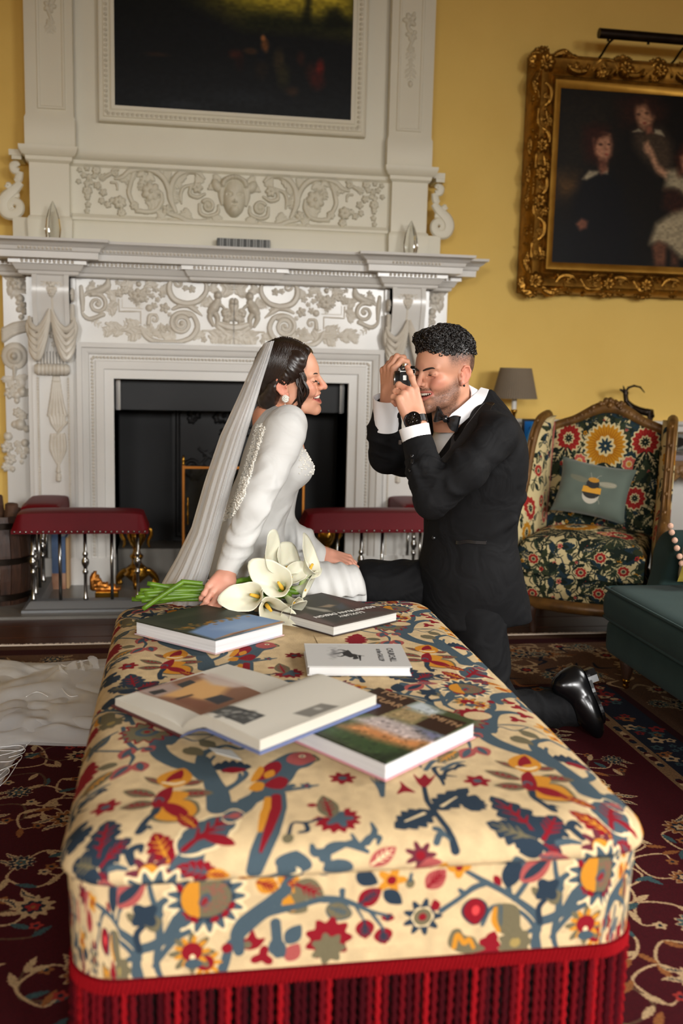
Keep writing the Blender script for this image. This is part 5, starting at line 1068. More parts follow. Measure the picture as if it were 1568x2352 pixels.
for p, q in (((165, 830), (170, 925)), ((240, 870), (255, 950)), ((265, 840), (270, 800))): lf(C3, p, q, .020 if p[0] < 250 else .014, RED, SD)
st(C3, (-10, 730, 60, 735, 130, 760, 190, 790, 260, 810), [.008, .007, .005, .004, .003], SL); st(C3, (190, 790, 230, 850, 250, 880), [.004, .003, .002], SL); st(C3, (130, 770, 160, 830), [.003, .002], SL); st(C3, (70, 740, 70, 690), [.004, .006], SL)
lf(C3, (0, 770), (110, 810), .018, OLI, None, SL); c = C2(1440, 840)[0]; fab.flower((c[0]-.0, c[1]-.008), .036, 9, RED, None, deep=.25); fab.flower((c[0], c[1]-.024), .027, 7, OLI, None, deep=.3); lf(C2, (1240, 980), (1300, 890), .018, ROSE); lf(C2, (1170, 870), (1230, 960), .018, SL); lf(C2, (1240, 890), (1310, 790), .018, SL)
lf(C2, (1100, 560), (1210, 600), .020, ORA, RED); lf(C2, (1230, 640), (1340, 720), .024, OLI); st(C2, (1235, 650, 1270, 700), [.012, .008], ORA); lf(C2, (1280, 570), (1420, 640), .024, OLI, RED); st(C2, (1200, 700, 1220, 620, 1260, 540, 1280, 500), [.006, .006, .005, .006], SL); st(C2, (1060, 790, 1140, 730, 1210, 710, 1300, 690, 1400, 660, 1500, 660), [.014, .010, .008, .006, .006, .006], SL); lf(C2, (1440, 700), (1550, 740), .016, OLI, SL)
fab.blob(C3(530, 960, 545, 890, 580, 880, 600, 910, 640, 920, 660, 950, 690, 980, 600, 1000), OLI); st(C3, (555, 970, 570, 910, 600, 950, 620, 930, 640, 970), [.005, .005, .004], ORA)
fl_(C3, (1130, 865), .040, 8, OLI, None, deep=.5); fl_(C3, (1130, 860), .032, 9, ORA, RED, rc=.55, deep=.5); fab.ell(C3(1130, 885)[0], .004, .005, CRM); fab.ell(C3(1130, 915)[0], .013, .008, SL)
fab.blob(C3(1310, 800, 1345, 800, 1370, 760, 1385, 800, 1415, 800, 1390, 840, 1350, 855, 1320, 840), RED); fab.ell(C3(1345, 830)[0], .006, .006, OLI); fab.ell(C3(1265, 845)[0], .008, .008, RED); st(C3, (1510, 580, 1440, 640, 1390, 690, 1340, 740, 1310, 790, 1310, 860), [.012, .012, .016, .018, .014, .010], SL); st(C3, (1460, 730, 1460, 870), [.010, .010], SL)
lf(C3, (1410, 490), (1500, 500), .012, ORA, RED)
fab.a *= (.93+.14*RNG.random((1400, 1200, 1)).astype(np.float32))
M['fabric'] = img_mat('printed_crewel_velvet', fab, .88, .15, sheen=.0, bump=.25, bscale=260)
ot = thing('ottoman', 'large rectangular ottoman in cream floral printed velvet with red bullion fringe', 'ottoman', (OX, OYC, 0))
def rrect(d, n=26, m=10, rc=.085):
    hx, hy, r = OHX-d, OHY-d, max(rc-d*.6, .012); out = []; nor = []
    for q, (sx, sy) in enumerate(((1, -1), (1, 1), (-1, 1), (-1, -1))):
        cx, cy = sx*(hx-r), sy*(hy-r); a0 = -PI/2+q*PI/2
        for k in range(m+1): a = a0+PI/2*k/m; out.append((cx+r*math.cos(a), cy+r*math.sin(a))); nor.append((math.cos(a), math.sin(a)))
        nx_, ny_ = [(1, 1), (-1, 1), (-1, -1), (1, -1)][q]; ex, ey = nx_*(hx-r), ny_*(hy-r); a = a0+PI/2
        p, e = out[-1], (ex+r*math.cos(a), ey+r*math.sin(a))
        for k in range(1, n): t = k/n; out.append((p[0]+(e[0]-p[0])*t, p[1]+(e[1]-p[1])*t)); nor.append((math.cos(a), math.sin(a)))
    return np.array(out), np.array(nor)
def shell(rings, uvs, name, cap):
    V = []; UV = []; base, nor = rrect(RINGS[0][0])
    for (d, z), s in zip(rings, uvs):
        P, _ = rrect(d); w = .0012*np.sin(P[:, 0]*37)*np.sin(P[:, 1]*29)*(1 if z > .40 else .4)
        V.append(np.c_[P[:, 0]+OX, P[:, 1]+OYC, np.full(len(P), z)+w]); UV.append((base+nor*s if s >= 0 else P)+[OX, OYC])
    n = len(base); F = [(i*n+k, i*n+(k+1) % n, (i+1)*n+(k+1) % n, (i+1)*n+k)[::-1] for i in range(len(rings)-1) for k in range(n)]
    V = np.concatenate(V); UV = np.concatenate(UV)
    if cap: F.append(tuple(range(n)))
    o = link(name, pydata(V, F), M['fabric'], ot, smooth=True)
    u = o.data.uv_layers.new(name='uv'); vi = np.zeros(len(o.data.loops), np.int32); o.data.loops.foreach_get('vertex_index', vi)
    q = UV[vi].copy()
    if not cap: q[:, 0] = front_u(q[:, 0])
    u.data.foreach_set('uv', np.c_[(q[:, 0]-fab.x0)/TW, (q[:, 1]-fab.y0)/TH].astype(np.float32).ravel()); return o
top = [(.40, .4375), (.30, .4375), (.20, .437), (.14, .4355)]
shell(top+RINGS[:10], [-1]*4+_arc[:10], 'padded_top', True)
shell(RINGS[9:], _arc[9:], 'upholstered_body', False)
# fringe: header braid, cords
M['fringe'] = mat('crimson_cord', (84, 4, 12), .8, spec=.08, bump=.3, bscale=300); M['fringe2'] = mat('bright_crimson_cord', (126, 8, 16), .75, spec=.08, bump=.3, bscale=300); M['fringe3'] = mat('dark_crimson_cord', (52, 2, 8), .85, spec=.08, bump=.3, bscale=300)
P, nor = rrect(.018); V = []
for d, z in ((-.001, .230), (-.004, .227), (-.005, .218), (-.004, .206), (.002, .204)):
    Q, _ = rrect(.018+d); V.append(np.c_[Q[:, 0]+OX, Q[:, 1]+OYC, np.full(len(Q), z)])
n = len(P); link('fringe_header', pydata(np.concatenate(V), [(i*n+k, i*n+(k+1) % n, (i+1)*n+(k+1) % n, (i+1)*n+k)[::-1] for i in range(4) for k in range(n)]), M['fringe'], ot, smooth=True)
MB().box((OX-OHX+.04, OY0+.04, .02), (OX+OHX-.04, OY1-.04, .30)).build('plinth', M['black'], ot)
def ring_at(d, sp0, sp1):
    P, _ = rrect(d, 26, 14); P = np.r_[P, P[:1]]+[OX, OYC]; L = np.r_[0, np.cumsum(np.hypot(*np.diff(P, axis=0).T))]; out = []; t = 0
    while t < L[-1]:
        x, y = np.interp(t, L, P[:, 0]), np.interp(t, L, P[:, 1]); x2, y2 = np.interp(t+.006, L, P[:, 0]), np.interp(t+.006, L, P[:, 1]); out.append(((x, y), (x2, y2))); t += sp0 if y < OY0+.12 else sp1
    return out
hc = MB()
for (x, y), (x2, y2) in ring_at(.0125, .0068, .0085): hc.tube([(x, y, .205), (x2, y2, .227)], .0030, 5, cap=False)
hc.build('header_cords', M['fringe2'], ot, kind='stuff', smooth=True)
def cord(m):
    b = MB(); nr = 30; v = []; f = []
    for i in range(nr):
        z = .206-.194*i/(nr-1); ph = i*1.25
        for k in range(6): a = 2*PI*k/6; r = .0052+.0016*math.cos(2*(a-ph*.9)); v.append((r*math.cos(a), r*math.sin(a), z))
    for i in range(nr-1):
        for k in range(6): f.append((i*6+k, i*6+(k+1) % 6, (i+1)*6+(k+1) % 6, (i+1)*6+k))
    return b.add(v, f)
cords = [cord(0).build('fringe_cord', M[k], ot, smooth=True) for k in ('fringe', 'fringe2', 'fringe3')]
pos = [p for p, q in ring_at(.0145, .0125, .0185)]
for i, (x, y) in enumerate(pos):
    pat = (1, 0, 2, 0, 2, 0)[i % 6] if random.random() < .85 else random.choice((0, 2))
    o = cords[pat] if i == pat and False else cords[pat].copy()
    COL.objects.link(o); o.location = (x-OX+random.uniform(-.001, .001), y-OYC+random.uniform(-.002, .002), 0)
    o.rotation_euler = (random.uniform(-.012, .012), random.uniform(-.012, .012), random.uniform(0, 6))
for c_ in cords: bpy.data.objects.remove(c_)
# ================================================================== rug
RX0, RX1, RY0, RY1 = -1.55, 2.11, -6.4, -1.168
rug = Pic(1500, 2100, RX0, RY0, RX1, RY1, (54, 8, 14))
rr = np.random.default_rng(21)
BEI, NAV, TEA, OCH, BRN, DRD = (156, 130, 96), (22, 25, 36), (48, 68, 70), (118, 72, 38), (76, 54, 38), (48, 6, 11)
def palmette(x, y, r, a, k):
    cols = [(NAV, BEI, TEA), (TEA, BEI, NAV), (OCH, NAV, BEI), (BEI, NAV, (120, 30, 30))][k % 4]
    rug.flower((x, y), r*1.12, 11, BEI, None, rot=a, deep=.3); rug.flower((x, y), r, 11, cols[0], None, rot=a, deep=.35); rug.flower((x, y), r*.62, 7, cols[1], None, rot=a, deep=.3); rug.flower((x, y), r*.42, 5, cols[2], OCH, rot=a, deep=.3)
    for s in (-1, 1):
        q = a+s*2.3; rug.leaf((x+r*.8*math.cos(q), y+r*.8*math.sin(q)), (x+2.0*r*math.cos(q+s*.5), y+2.0*r*math.sin(q+s*.5)), r*.22, BEI, NAV, ser=.3, bend=.15*s)
def field(x0, y0, x1, y1, step, dens):
    ny, nx = int((y1-y0)/step), int((x1-x0)/step)
    for j in range(ny):
        for i in range(nx):
            x, y = x0+(i+.5+.5*(j % 2))*step+rr.normal()*step*.08, y0+(j+.5)*step+rr.normal()*step*.08
            for s in (-1, 1):
                a = rr.random()*6.28
                P = [(x, y), (x+step*.35*math.cos(a), y+step*.35*math.sin(a)), (x+step*.6*math.cos(a+.7*s), y+step*.6*math.sin(a+.7*s)), (x+step*.55*math.cos(a+1.4*s), y+step*.55*math.sin(a+1.4*s)), (x+step*.36*math.cos(a+1.5*s), y+step*.36*math.sin(a+1.5*s))]
                rug.stroke(P, [.002, .0035, .0035, .003, .002], BEI if rr.random() < .7 else BRN)
                for t in (1, 2, 3):
                    q = P[t]; b = rr.random()*6.28; rug.leaf(q, (q[0]+.05*math.cos(b), q[1]+.05*math.sin(b)), .008, [BEI, OCH, TEA, BEI][rr.integers(4)], ser=.3)
                q = P[-1]; rug.flower(q, .016, 5, [OCH, BEI, (130, 40, 34)][rr.integers(3)], NAV)
            palmette(x, y, step*rr.uniform(.15, .21), rr.random()*6.28, rr.integers(4))
IX0, IX1, IY0, IY1 = -.78, 1.33, -5.6, -2.0
for (a, b, c, d), col in (((RX0, RY0, RX1, RY1), (74, 52, 38)), ((RX0+.06, RY0+.06, RX1-.06, RY1-.06), (46, 14, 16)), ((RX0+.13, RY0+.13, RX1-.13, RY1-.13), (82, 58, 42)), ((IX0-.22, IY0-.22, IX1+.22, IY1+.22), BRN), ((IX0-.20, IY0-.20, IX1+.20, IY1+.20), (40, 10, 14)), ((IX0-.17, IY0-.17, IX1+.17, IY1+.17), NAV), ((IX0-.045, IY0-.045, IX1+.045, IY1+.045), (110, 84, 58)), ((IX0, IY0, IX1, IY1), (54, 8, 14))):
    rug.poly([(a, b), (c, b), (c, d), (a, d)], col)
field(IX0, IY0, IX1, IY1, .20, 1)
for x0, y0, x1, y1 in ((RX0+.14, RY1-.62, RX1-.14, RY1-.16), (IX1+.24, RY0+.3, RX1-.16, RY1-.6), (RX0+.16, RY0+.3, IX0-.24, RY1-.6)):
    n = int((x1-x0)*(y1-y0)/.006)
    for k in range(n):
        x, y = rr.uniform(x0, x1), rr.uniform(y0, y1); a = rr.random()*6.28
        if k % 3 == 0: palmette(x, y, rr.uniform(.035, .06), a, rr.integers(4))
        else: rug.stroke([(x, y), (x+.06*math.cos(a), y+.06*math.sin(a)), (x+.09*math.cos(a+.8), y+.09*math.sin(a+.8))], [.004, .009, .002], [BEI, DRD, NAV, BRN, (136, 112, 84), OCH][rr.integers(6)])
for k in range(160):                       # guard and dark stripes
    t = rr.uniform(IY0, IY1+.15); x = IX1+rr.uniform(.06, .15); rug.flower((x, t), rr.uniform(.012, .03), 5, [BEI, OCH, (110, 30, 30), TEA][rr.integers(4)], NAV); rug.ell((IX1+.022, t), .010, .013, [NAV, DRD, BEI][rr.integers(3)])
    t = rr.uniform(IX0, IX1+.15); y = IY1+rr.uniform(.06, .15); rug.flower((t, y), rr.uniform(.012, .03), 5, [BEI, OCH, (110, 30, 30), TEA][rr.integers(4)], NAV); rug.ell((t, IY1+.022), .013, .010, [NAV, DRD, BEI][rr.integers(3)])
rug.a *= (.86+.28*RNG.random((2100, 1500, 1)).astype(np.float32))
rt_ = thing('persian_rug', 'large dark red persian rug with beige scrolling vines and wide brown border', 'rug', ((RX0+RX1)/2, (RY0+RY1)/2, 0))
o = MB().box((RX0, RY0, .0), (RX1, RY1, .009)).build('pile', img_mat('rug_pattern', rug, .95, .1, bump=.4, bscale=420), rt_)
set_uv(o.data, lambda c: np.c_[(c[:, 0]-RX0)/(RX1-RX0), (c[:, 1]-RY0)/(RY1-RY0)])
b = MB()
for k in range(760):
    x = RX0+(RX1-RX0)*(k+.5)/760; dx = random.uniform(-.008, .008); L = random.uniform(.022, .036)
    b.tube([(x, RY1-.004, .011), (x+dx*.4, RY1+L*.5, .008), (x+dx, RY1+L, .005)], [.0034, .0034, .0026], 4)
b.build('fringe', mat('undyed_wool', (206, 190, 172), .9), rt_, kind='stuff')
# ================================================================== books on the ottoman
ZB = .4392
M['whitecloth'] = mat('white_book_board', (205, 204, 203), .5); M['darkboard'] = mat('dark_brown_board', (40, 26, 24), .45); M['bluegrey'] = mat('pale_blue_board', (150, 158, 178), .45, c2=(200, 150, 130), scale=20); M['pinkboard'] = mat('pink_board', (190, 130, 136), .5); M['maroon'] = mat('maroon_board', (74, 16, 22), .5); M['pgray'] = mat('grey_page_edges', (196, 194, 188), .7, c2=(176, 174, 168), scale=5, stretch=(1, 1, 80))
def text(s, pos, ax, size, m, parent, space=1.0, dz=.0006):
    cu = bpy.data.curves.new('lettering', 'FONT'); cu.body = s; cu.size = size; cu.extrude = .0002; cu.align_x = 'CENTER'; cu.align_y = 'CENTER'; cu.space_character = space
    o = bpy.data.objects.new('lettering', cu); COL.objects.link(o); bpy.context.view_layer.update()
    me = bpy.data.meshes.new_from_object(o.evaluated_get(bpy.context.evaluated_depsgraph_get())); bpy.data.objects.remove(o); bpy.data.curves.remove(cu)
    o = bpy.data.objects.new('lettering', me); COL.objects.link(o); me.materials.clear(); me.materials.append(m); o.parent = parent
    o.location = Vector(pos)-Vector(parent.location); o.location.z += dz; o.rotation_euler = (0, 0, math.atan2(ax[1], ax[0])); return o
def quad_book(name, lab, F, R, B, z0, t, board, pages, pic, rough=.5, coat=.0):     # front, right and back corners of the top, thickness
    F, R, B = [np.array(p[:2]) for p in (F, R, B)]; L = F+B-R; c = (F+R+B+L)/4; th = thing(name, lab, 'book', (c[0], c[1], z0))
    u, v = (R-F)/np.linalg.norm(R-F), (L-F)/np.linalg.norm(L-F)
    def block(ins, za, zb, ins2=None):
        q = [F+(u+v)*ins, R+(-u+v)*ins, B-(u+v)*ins, L+(u-v)*ins]; vs = [(p[0], p[1], za) for p in q]+[(p[0], p[1], zb) for p in q]
        return MB().add(vs, [(3, 2, 1, 0), (4, 5, 6, 7), (0, 1, 5, 4), (1, 2, 6, 5), (2, 3, 7, 6), (3, 0, 4, 7)])
    block(0, z0, z0+.003).build('back_board', board, th, bevel=.0008, seg=1)
    block(.004, z0+.003, z0+t-.003).build('pages', pages, th)
    pl_ = MB()
    q = [F, R, B, L]
    cb = block(0, z0+t-.003, z0+t).build('front_cover', img_mat(name+'_print', pic, rough, .18, coat=coat), th, bevel=.0006, seg=1)
    set_uv(cb.data, lambda c_: np.c_[(c_[:, 0]-pic.x0)/(pic.x1-pic.x0), (c_[:, 1]-pic.y0)/(pic.y1-pic.y0)])
    return th, F, R, B, L, u, v
def top_pic(cs, bg, n=520):
    a = np.array([p[:2] for p in cs]); lo, hi = a.min(0)-.004, a.max(0)+.004; return Pic(n, int(n*(hi[1]-lo[1])/(hi[0]-lo[0])), lo[0], lo[1], hi[0], hi[1], bg)
def AZ(z, x0=0, y0=0, sc=1): return lambda *p: np.array([atz(x0+p[i]/sc, y0+p[i+1]/sc, z)[:2] for i in range(0, len(p), 2)])
# --- landscape book, lower left
t = .036; zt = ZB+t; F, R, Lc = atz(495, 1470, zt), atz(654, 1428, zt), atz(308, 1425, zt); B = R+Lc-F
p = top_pic([F, R, B, Lc], (44, 46, 34)); g = AZ(zt, 230, 1240, 2.148)
p.poly(g(170, 390, 480, 300, 900, 330, 1000, 200, 300, 250), (38, 40, 26), blur=.02); p.poly(g(285, 405, 740, 320, 790, 350, 500, 440), (30, 36, 24), .95, .006); p.poly(g(440, 455, 560, 400, 740, 365, 900, 395, 910, 405, 565, 492), (104, 132, 168), 1, .008); p.poly(g(560, 440, 700, 400, 860, 410, 700, 450), (132, 156, 186), .8, .02)
for k in range(70):
    q = g(300+RNG.random()*460, 0)[0]; s_ = RNG.random(); px_ = 370+s_*360; py_ = 445-s_*75+RNG.normal()*5; p.ell(g(px_, py_)[0], .006, .004, [(150, 104, 34), (120, 84, 26), (60, 60, 30)][k % 3], al=.9, soft=.4)
p.poly(g(565, 490, 905, 405, 905, 398, 740, 438, 640, 462), (176, 120, 70), .9, .003); p.poly(g(640, 470, 700, 455, 740, 440, 660, 462), (60, 20, 20), .9, .002)
p.poly(g(180, 385, 480, 318, 520, 330, 290, 400), (30, 33, 28), .8, .01)
b1, F1, R1, B1, L1, u1, v1 = quad_book('landscape_book', 'thick hardback with lake landscape cover under the lily bouquet', F, R, B, ZB, t, M['bluegrey'], M['paper'], p)
M['ink'] = mat('silver_lettering', (150, 150, 140), .5); M['white_ink'] = mat('white_lettering', (226, 222, 214), .5); M['black_ink'] = mat('black_lettering', (60, 58, 58), .6); M['gold_ink'] = mat('bronze_lettering', (156, 120, 84), .5)
# --- equestrian book
t = .028; zt = ZB+t; F, R, B = atz(766, 1438, zt), atz(915, 1404, zt), atz(738, 1361, zt)
Lc = F+B-R; p = top_pic([F, R, B, Lc], (66, 58, 52)); g = AZ(zt, 640, 1350, 5.407)
p.poly(g(560, 70, 1440, 290, 1000, 300, 640, 160), (66, 42, 38), .95, .01); p.poly(g(700, 130, 1000, 200, 1000, 240, 740, 180), (84, 54, 48), .7, .008); p.poly(g(240, 100, 560, 70, 800, 200, 900, 330, 700, 420, 300, 330), (58, 58, 52), .9, .015); p.poly(g(330, 230, 600, 270, 670, 300, 560, 300, 360, 260), (150, 146, 132), .9, .006); p.poly(g(490, 240, 620, 205, 710, 215, 640, 245), (140, 122, 98), .9, .006); p.poly(g(700, 230, 780, 190, 850, 250, 760, 275), (66, 68, 74), .9, .006); p.poly(g(450, 350, 900, 260, 1000, 330, 700, 420), (46, 46, 42), .8, .01); p.poly(g(100, 370, 330, 310, 700, 450, 680, 480), (92, 78, 74), .9, .008); p.poly(g(700, 470, 960, 380, 1440, 290, 1100, 340, 820, 400), (70, 52, 48), .9, .006)
b2, F2, R2, B2, L2, u2, v2 = quad_book('riding_book', 'brown jacketed hardback titled luxury equestrian design right of the lilies', F, R, B, ZB, t, M['darkboard'], M['pgray'], p)
xa = g(490, 360)[0]-g(1140, 240)[0]; xa = xa/np.linalg.norm(xa)
c = g(820, 300)[0]; text('EQUESTRIAN DESIGN', (c[0], c[1], zt), xa, .0215, M['white_ink'], b2); c = g(895, 330)[0]; text('LUXURY', (c[0], c[1], zt), xa, .0215, M['white_ink'], b2, 1.1); c = g(490, 74)[0];
# --- white book
t = .022; zt = ZB+t; F, R, B = atz(706, 1530, zt), atz(946, 1531, zt), atz(920, 1479, zt); Lc = F+B-R
p = top_pic([F, R, B, Lc], (178, 176, 172), 700); g = AZ(zt, 680, 1460, 5.6); DK = (34, 32, 33)
for k in range(110): q = np.array([490, 230])+RNG.normal(size=2)*[42, 36]; p.ell(g(*q)[0], .004, .004, (90, 88, 88), al=.13, soft=.6)
p.blob(g(600, 215, 660, 200, 720, 230, 740, 265, 700, 280, 640, 262, 605, 245), DK); p.blob(g(700, 240, 760, 240, 800, 285, 790, 300, 740, 280), DK); p.blob(g(735, 280, 760, 275, 800, 290, 770, 303, 730, 300), DK); p.blob(g(640, 205, 660, 185, 690, 200, 720, 240, 690, 245), DK)
for q in ((600, 215, 540, 225, 480, 235), (610, 255, 570, 268, 530, 262), (640, 195, 590, 185, 535, 180), (740, 240, 800, 255, 870, 260), (815, 255, 825, 320), (640, 210, 600, 200)): p.stroke(g(*q), [.0035, .0014], DK)
p.poly(g(85, 100, 1345, 105, 1350, 112, 90, 108), (205, 204, 202), 1, .002)
b3, F3, R3, B3, L3, u3, v3 = quad_book('white_book', 'small white hardback with galloping horse titled churchill at the gallop', F, R, B, ZB, t, M['whitecloth'], M['whitecloth'], p, .5, 0)
ax = g(1250, 350)[0]-g(1180, 150)[0]; ax /= np.linalg.norm(ax)
c = g(1222, 248)[0]; text('CHURCHILL', (c[0], c[1], zt), ax, .0205, M['black_ink'], b3, .95); c = g(1078, 250)[0]; text('at the GALLOP', (c[0], c[1], zt), ax, .0165, M['black_ink'], b3, .9); c = g(258, 318)[0];
# --- garden book
t = .033; zt = ZB+t; F, R, B = atz(886, 1753, zt), atz(1094, 1656, zt), atz(870, 1578, zt); Lc = F+B-R
p = top_pic([F, R, B, Lc], (60, 66, 40), 640); g = AZ(zt, 600, 1560, 3.075)
p.poly(g(380, 360, 480, 330, 1080, 500, 880, 590), (48, 66, 36), 1, .012); p.poly(g(600, 560, 880, 590, 1100, 500, 900, 520), (26, 34, 20), .9, .02); p.poly(g(300, 390, 400, 370, 880, 590, 860, 600), (30, 36, 24), .9, .012); p.poly(g(560, 330, 820, 300, 1230, 440, 1090, 500, 800, 420), (186, 122, 72), .95, .015); p.poly(g(640, 280, 860, 255, 1100, 340, 1200, 440, 1000, 420, 760, 330), (170, 156, 152), .95, .012); p.poly(g(840, 245, 1000, 200, 1200, 250, 1080, 320), (150, 128, 90), .95, .012); p.poly(g(1000, 190, 1140, 150, 1280, 230, 1200, 260), (176, 182, 184), .95, .012); p.poly(g(1080, 330, 1300, 395, 1200, 440), (112, 112, 140), .9, .01)
for k in range(700):
    x, y = RNG.uniform(380, 1280), RNG.uniform(200, 590); q = g(x, y)[0]; o = np.array(p.a[min(p.h-1, max(0, int((q[1]-p.y0)*p.sy))), min(p.w-1, max(0, int((q[0]-p.x0)*p.sx)))])*255
    p.ell(q, RNG.uniform(.002, .005), RNG.uniform(.002, .004), np.clip(o*RNG.uniform(.6, 1.35), 0, 255), al=.8, soft=.3)
p.poly(g(730, 100, 830, 60, 1115, 150, 820, 262, 560, 180), (48, 30, 20)); p.poly(g(1240, 245, 1455, 308, 1300, 398, 1083, 320), (48, 30, 20))
b5, F5, R5, B5, L5, u5, v5 = quad_book('garden_book', 'hardback with colourful garden cover partly under the open book', F, R, B, ZB, t, M['pinkboard'], M['paper'], p)
ax = R5-B5; ax /= np.linalg.norm(ax)
for s_, q, z in (('TOM', (925, 115), .030), ('STUART', (895, 165), .030), ('SMITH', (1290, 295), .028)): c = g(*q)[0]; text(s_, (c[0], c[1], zt), ax, z*.92, M['gold_ink'], b5, 1.05)
c = g(780, 490)[0];
# --- open book
zl = ZB+.018; g4 = AZ(zl, 140, 1480, 2.529)
A = g4(315, 312)[0]; Bk = g4(965, 112)[0]; Gf = g4(708, 482)[0]; Gb = g4(1365, 238)[0]; Ef = atz(597, 1700, ZB+.056)[:2]; Eb = atz(864, 1596, ZB+.056)[:2]
ob = thing('open_book', 'open illustrated book with cream pages lying across the ottoman', 'book', tuple(((A+Eb)/2))+(ZB,))
allp = np.array([A, Bk, Gf, Gb, Ef, Eb]); lo, hi = allp.min(0)-.01, allp.max(0)+.01; p = Pic(900, int(900*(hi[1]-lo[1])/(hi[0]-lo[0])), lo[0], lo[1], hi[0], hi[1], (186, 180, 167))
p.poly(g4(440, 270, 820, 166, 1192, 295, 815, 416), (120, 84, 64)); p.poly(g4(560, 300, 830, 200, 1000, 240, 900, 330, 760, 330), (190, 146, 92), 1, .01); p.poly(g4(800, 180, 870, 165, 1100, 250, 1000, 260, 880, 240), (176, 160, 150), .9, .008); p.poly(g4(440, 270, 640, 220, 700, 260, 560, 310), (150, 132, 124), .9, .008); p.poly(g4(640, 330, 815, 400, 900, 360, 740, 310), (110, 70, 52), .9, .008)
p.poly(g4(505, 275, 590, 258, 620, 275, 540, 295), (44, 42, 42)); p.poly(g4(672, 232, 750, 205, 785, 222, 705, 255), (46, 46, 46)); p.poly(g4(830, 325, 930, 300, 1005, 322, 910, 355), (50, 50, 54), 1, .003); p.poly(g4(660, 320, 760, 295, 770, 303, 675, 330), (60, 44, 40), .9, .003)
g4r = AZ(ZB+.05, 140, 1480, 2.529); p.poly(g4r(845, 418, 965, 380, 1190, 440, 1060, 494), (62, 62, 60))
for k in range(60): q = g4r(RNG.uniform(900, 1130), RNG.uniform(415, 460))[0]; p.ell(q, .005, .004, (150, 148, 140) if k % 2 else (40, 40, 40), al=.5, soft=.5)
gr = AZ(ZB+.056, 600, 1560, 3.075); p.poly(gr(222, 247, 422, 175, 552, 190, 345, 268), (110, 106, 98), 1, .002); p.ell(gr(400, 210)[0], .008, .006, (160, 156, 146), soft=.5)
for k in range(9): a_, b_ = g4(1150+k*14, 300+k*7, 1330+k*10, 250+k*7); p.stroke([a_, b_], [.0006, .0006], (196, 190, 178), n=1)
pm = img_mat('open_pages_print', p, .6, .3)
ZR = .0335
def lift(s): return ZR*min(1, max(0, s/.3))**.8
def half(G0, G1, E0, E1, h_e, name, rise):
    n, m = 18, 10; v = []; f = []; lo_ = []
    for j in range(m+1):
        for i in range(n+1):
            s, t = i/n, j/m; P0 = G0+(E0-G0)*s; P1 = G1+(E1-G1)*s; q = P0+(P1-P0)*t; b0 = ZB+.0035+(lift(s) if rise else 0)
            v.append((q[0], q[1], b0+max(h_e*(1-math.exp(-7*s))*(1+.2*math.sin(PI*min(s*1.1, 1)))+(.016 if rise else .012)*(1-s)**4, .001))); lo_.append((q[0], q[1], b0))
    k = (n+1)*(m+1); v += lo_
    for j in range(m):
        for i in range(n): a = j*(n+1)+i; f.append((a, a+1, a+n+2, a+n+1)); f.append((a+k, a+k+n+1, a+k+n+2, a+k+1))
    bnd = [i for i in range(n+1)]+[j*(n+1)+n for j in range(1, m+1)]+[m*(n+1)+i for i in range(n-1, -1, -1)]+[j*(n+1) for j in range(m-1, 0, -1)]
    for a, b in zip(bnd, bnd[1:]+bnd[:1]): f.append((a, a+k, b+k, b))
    o = MB().add(v, f).build(name, pm, ob, auto=.7); set_uv(o.data, lambda c: np.c_[(c[:, 0]-p.x0)/(p.x1-p.x0), (c[:, 1]-p.y0)/(p.y1-p.y0)])
half(Gf, Gb, A, Bk, .014, 'left_pages', False); half(Gf, Gb, Ef, Eb, .019, 'right_pages', True)
M['bluejacket'] = mat('blue_jacket', (92, 104, 146), .45)
def board(E0, E1, m, name, rise):
    b = MB(); n = 12
    for i in range(n):
        q = []
        for s in (i/n, (i+1)/n):
            ss = s*1.03; a, c = Gf+(E0-Gf)*ss, Gb+(E1-Gb)*ss; d = (a-c)/np.linalg.norm(a-c)*.006; q.append((a+d, c-d, ZB+(lift(s) if rise else 0)))
        (a, c, z0), (a2, c2, z2) = q
        b.add([(*a, z0), (*c, z0), (*c2, z2), (*a2, z2), (*a, z0+.003), (*c, z0+.003), (*c2, z2+.003), (*a2, z2+.003)], [(0, 1, 2, 3), (7, 6, 5, 4), (0, 3, 7, 4), (2, 1, 5, 6), (1, 0, 4, 5), (3, 2, 6, 7)])
    b.build(name, m, ob, auto=.7)
board(A, Bk, M['maroon'], 'left_board', False); board(Ef, Eb, M['bluejacket'], 'right_board', True)
q = g4(900, 575, 1050, 615, 990, 560, 860, 545); MB().prism([tuple(x) for x in q], ZB-.0005, ZB+.001, 'z').build('jacket_flap', M['pgray'], ob)

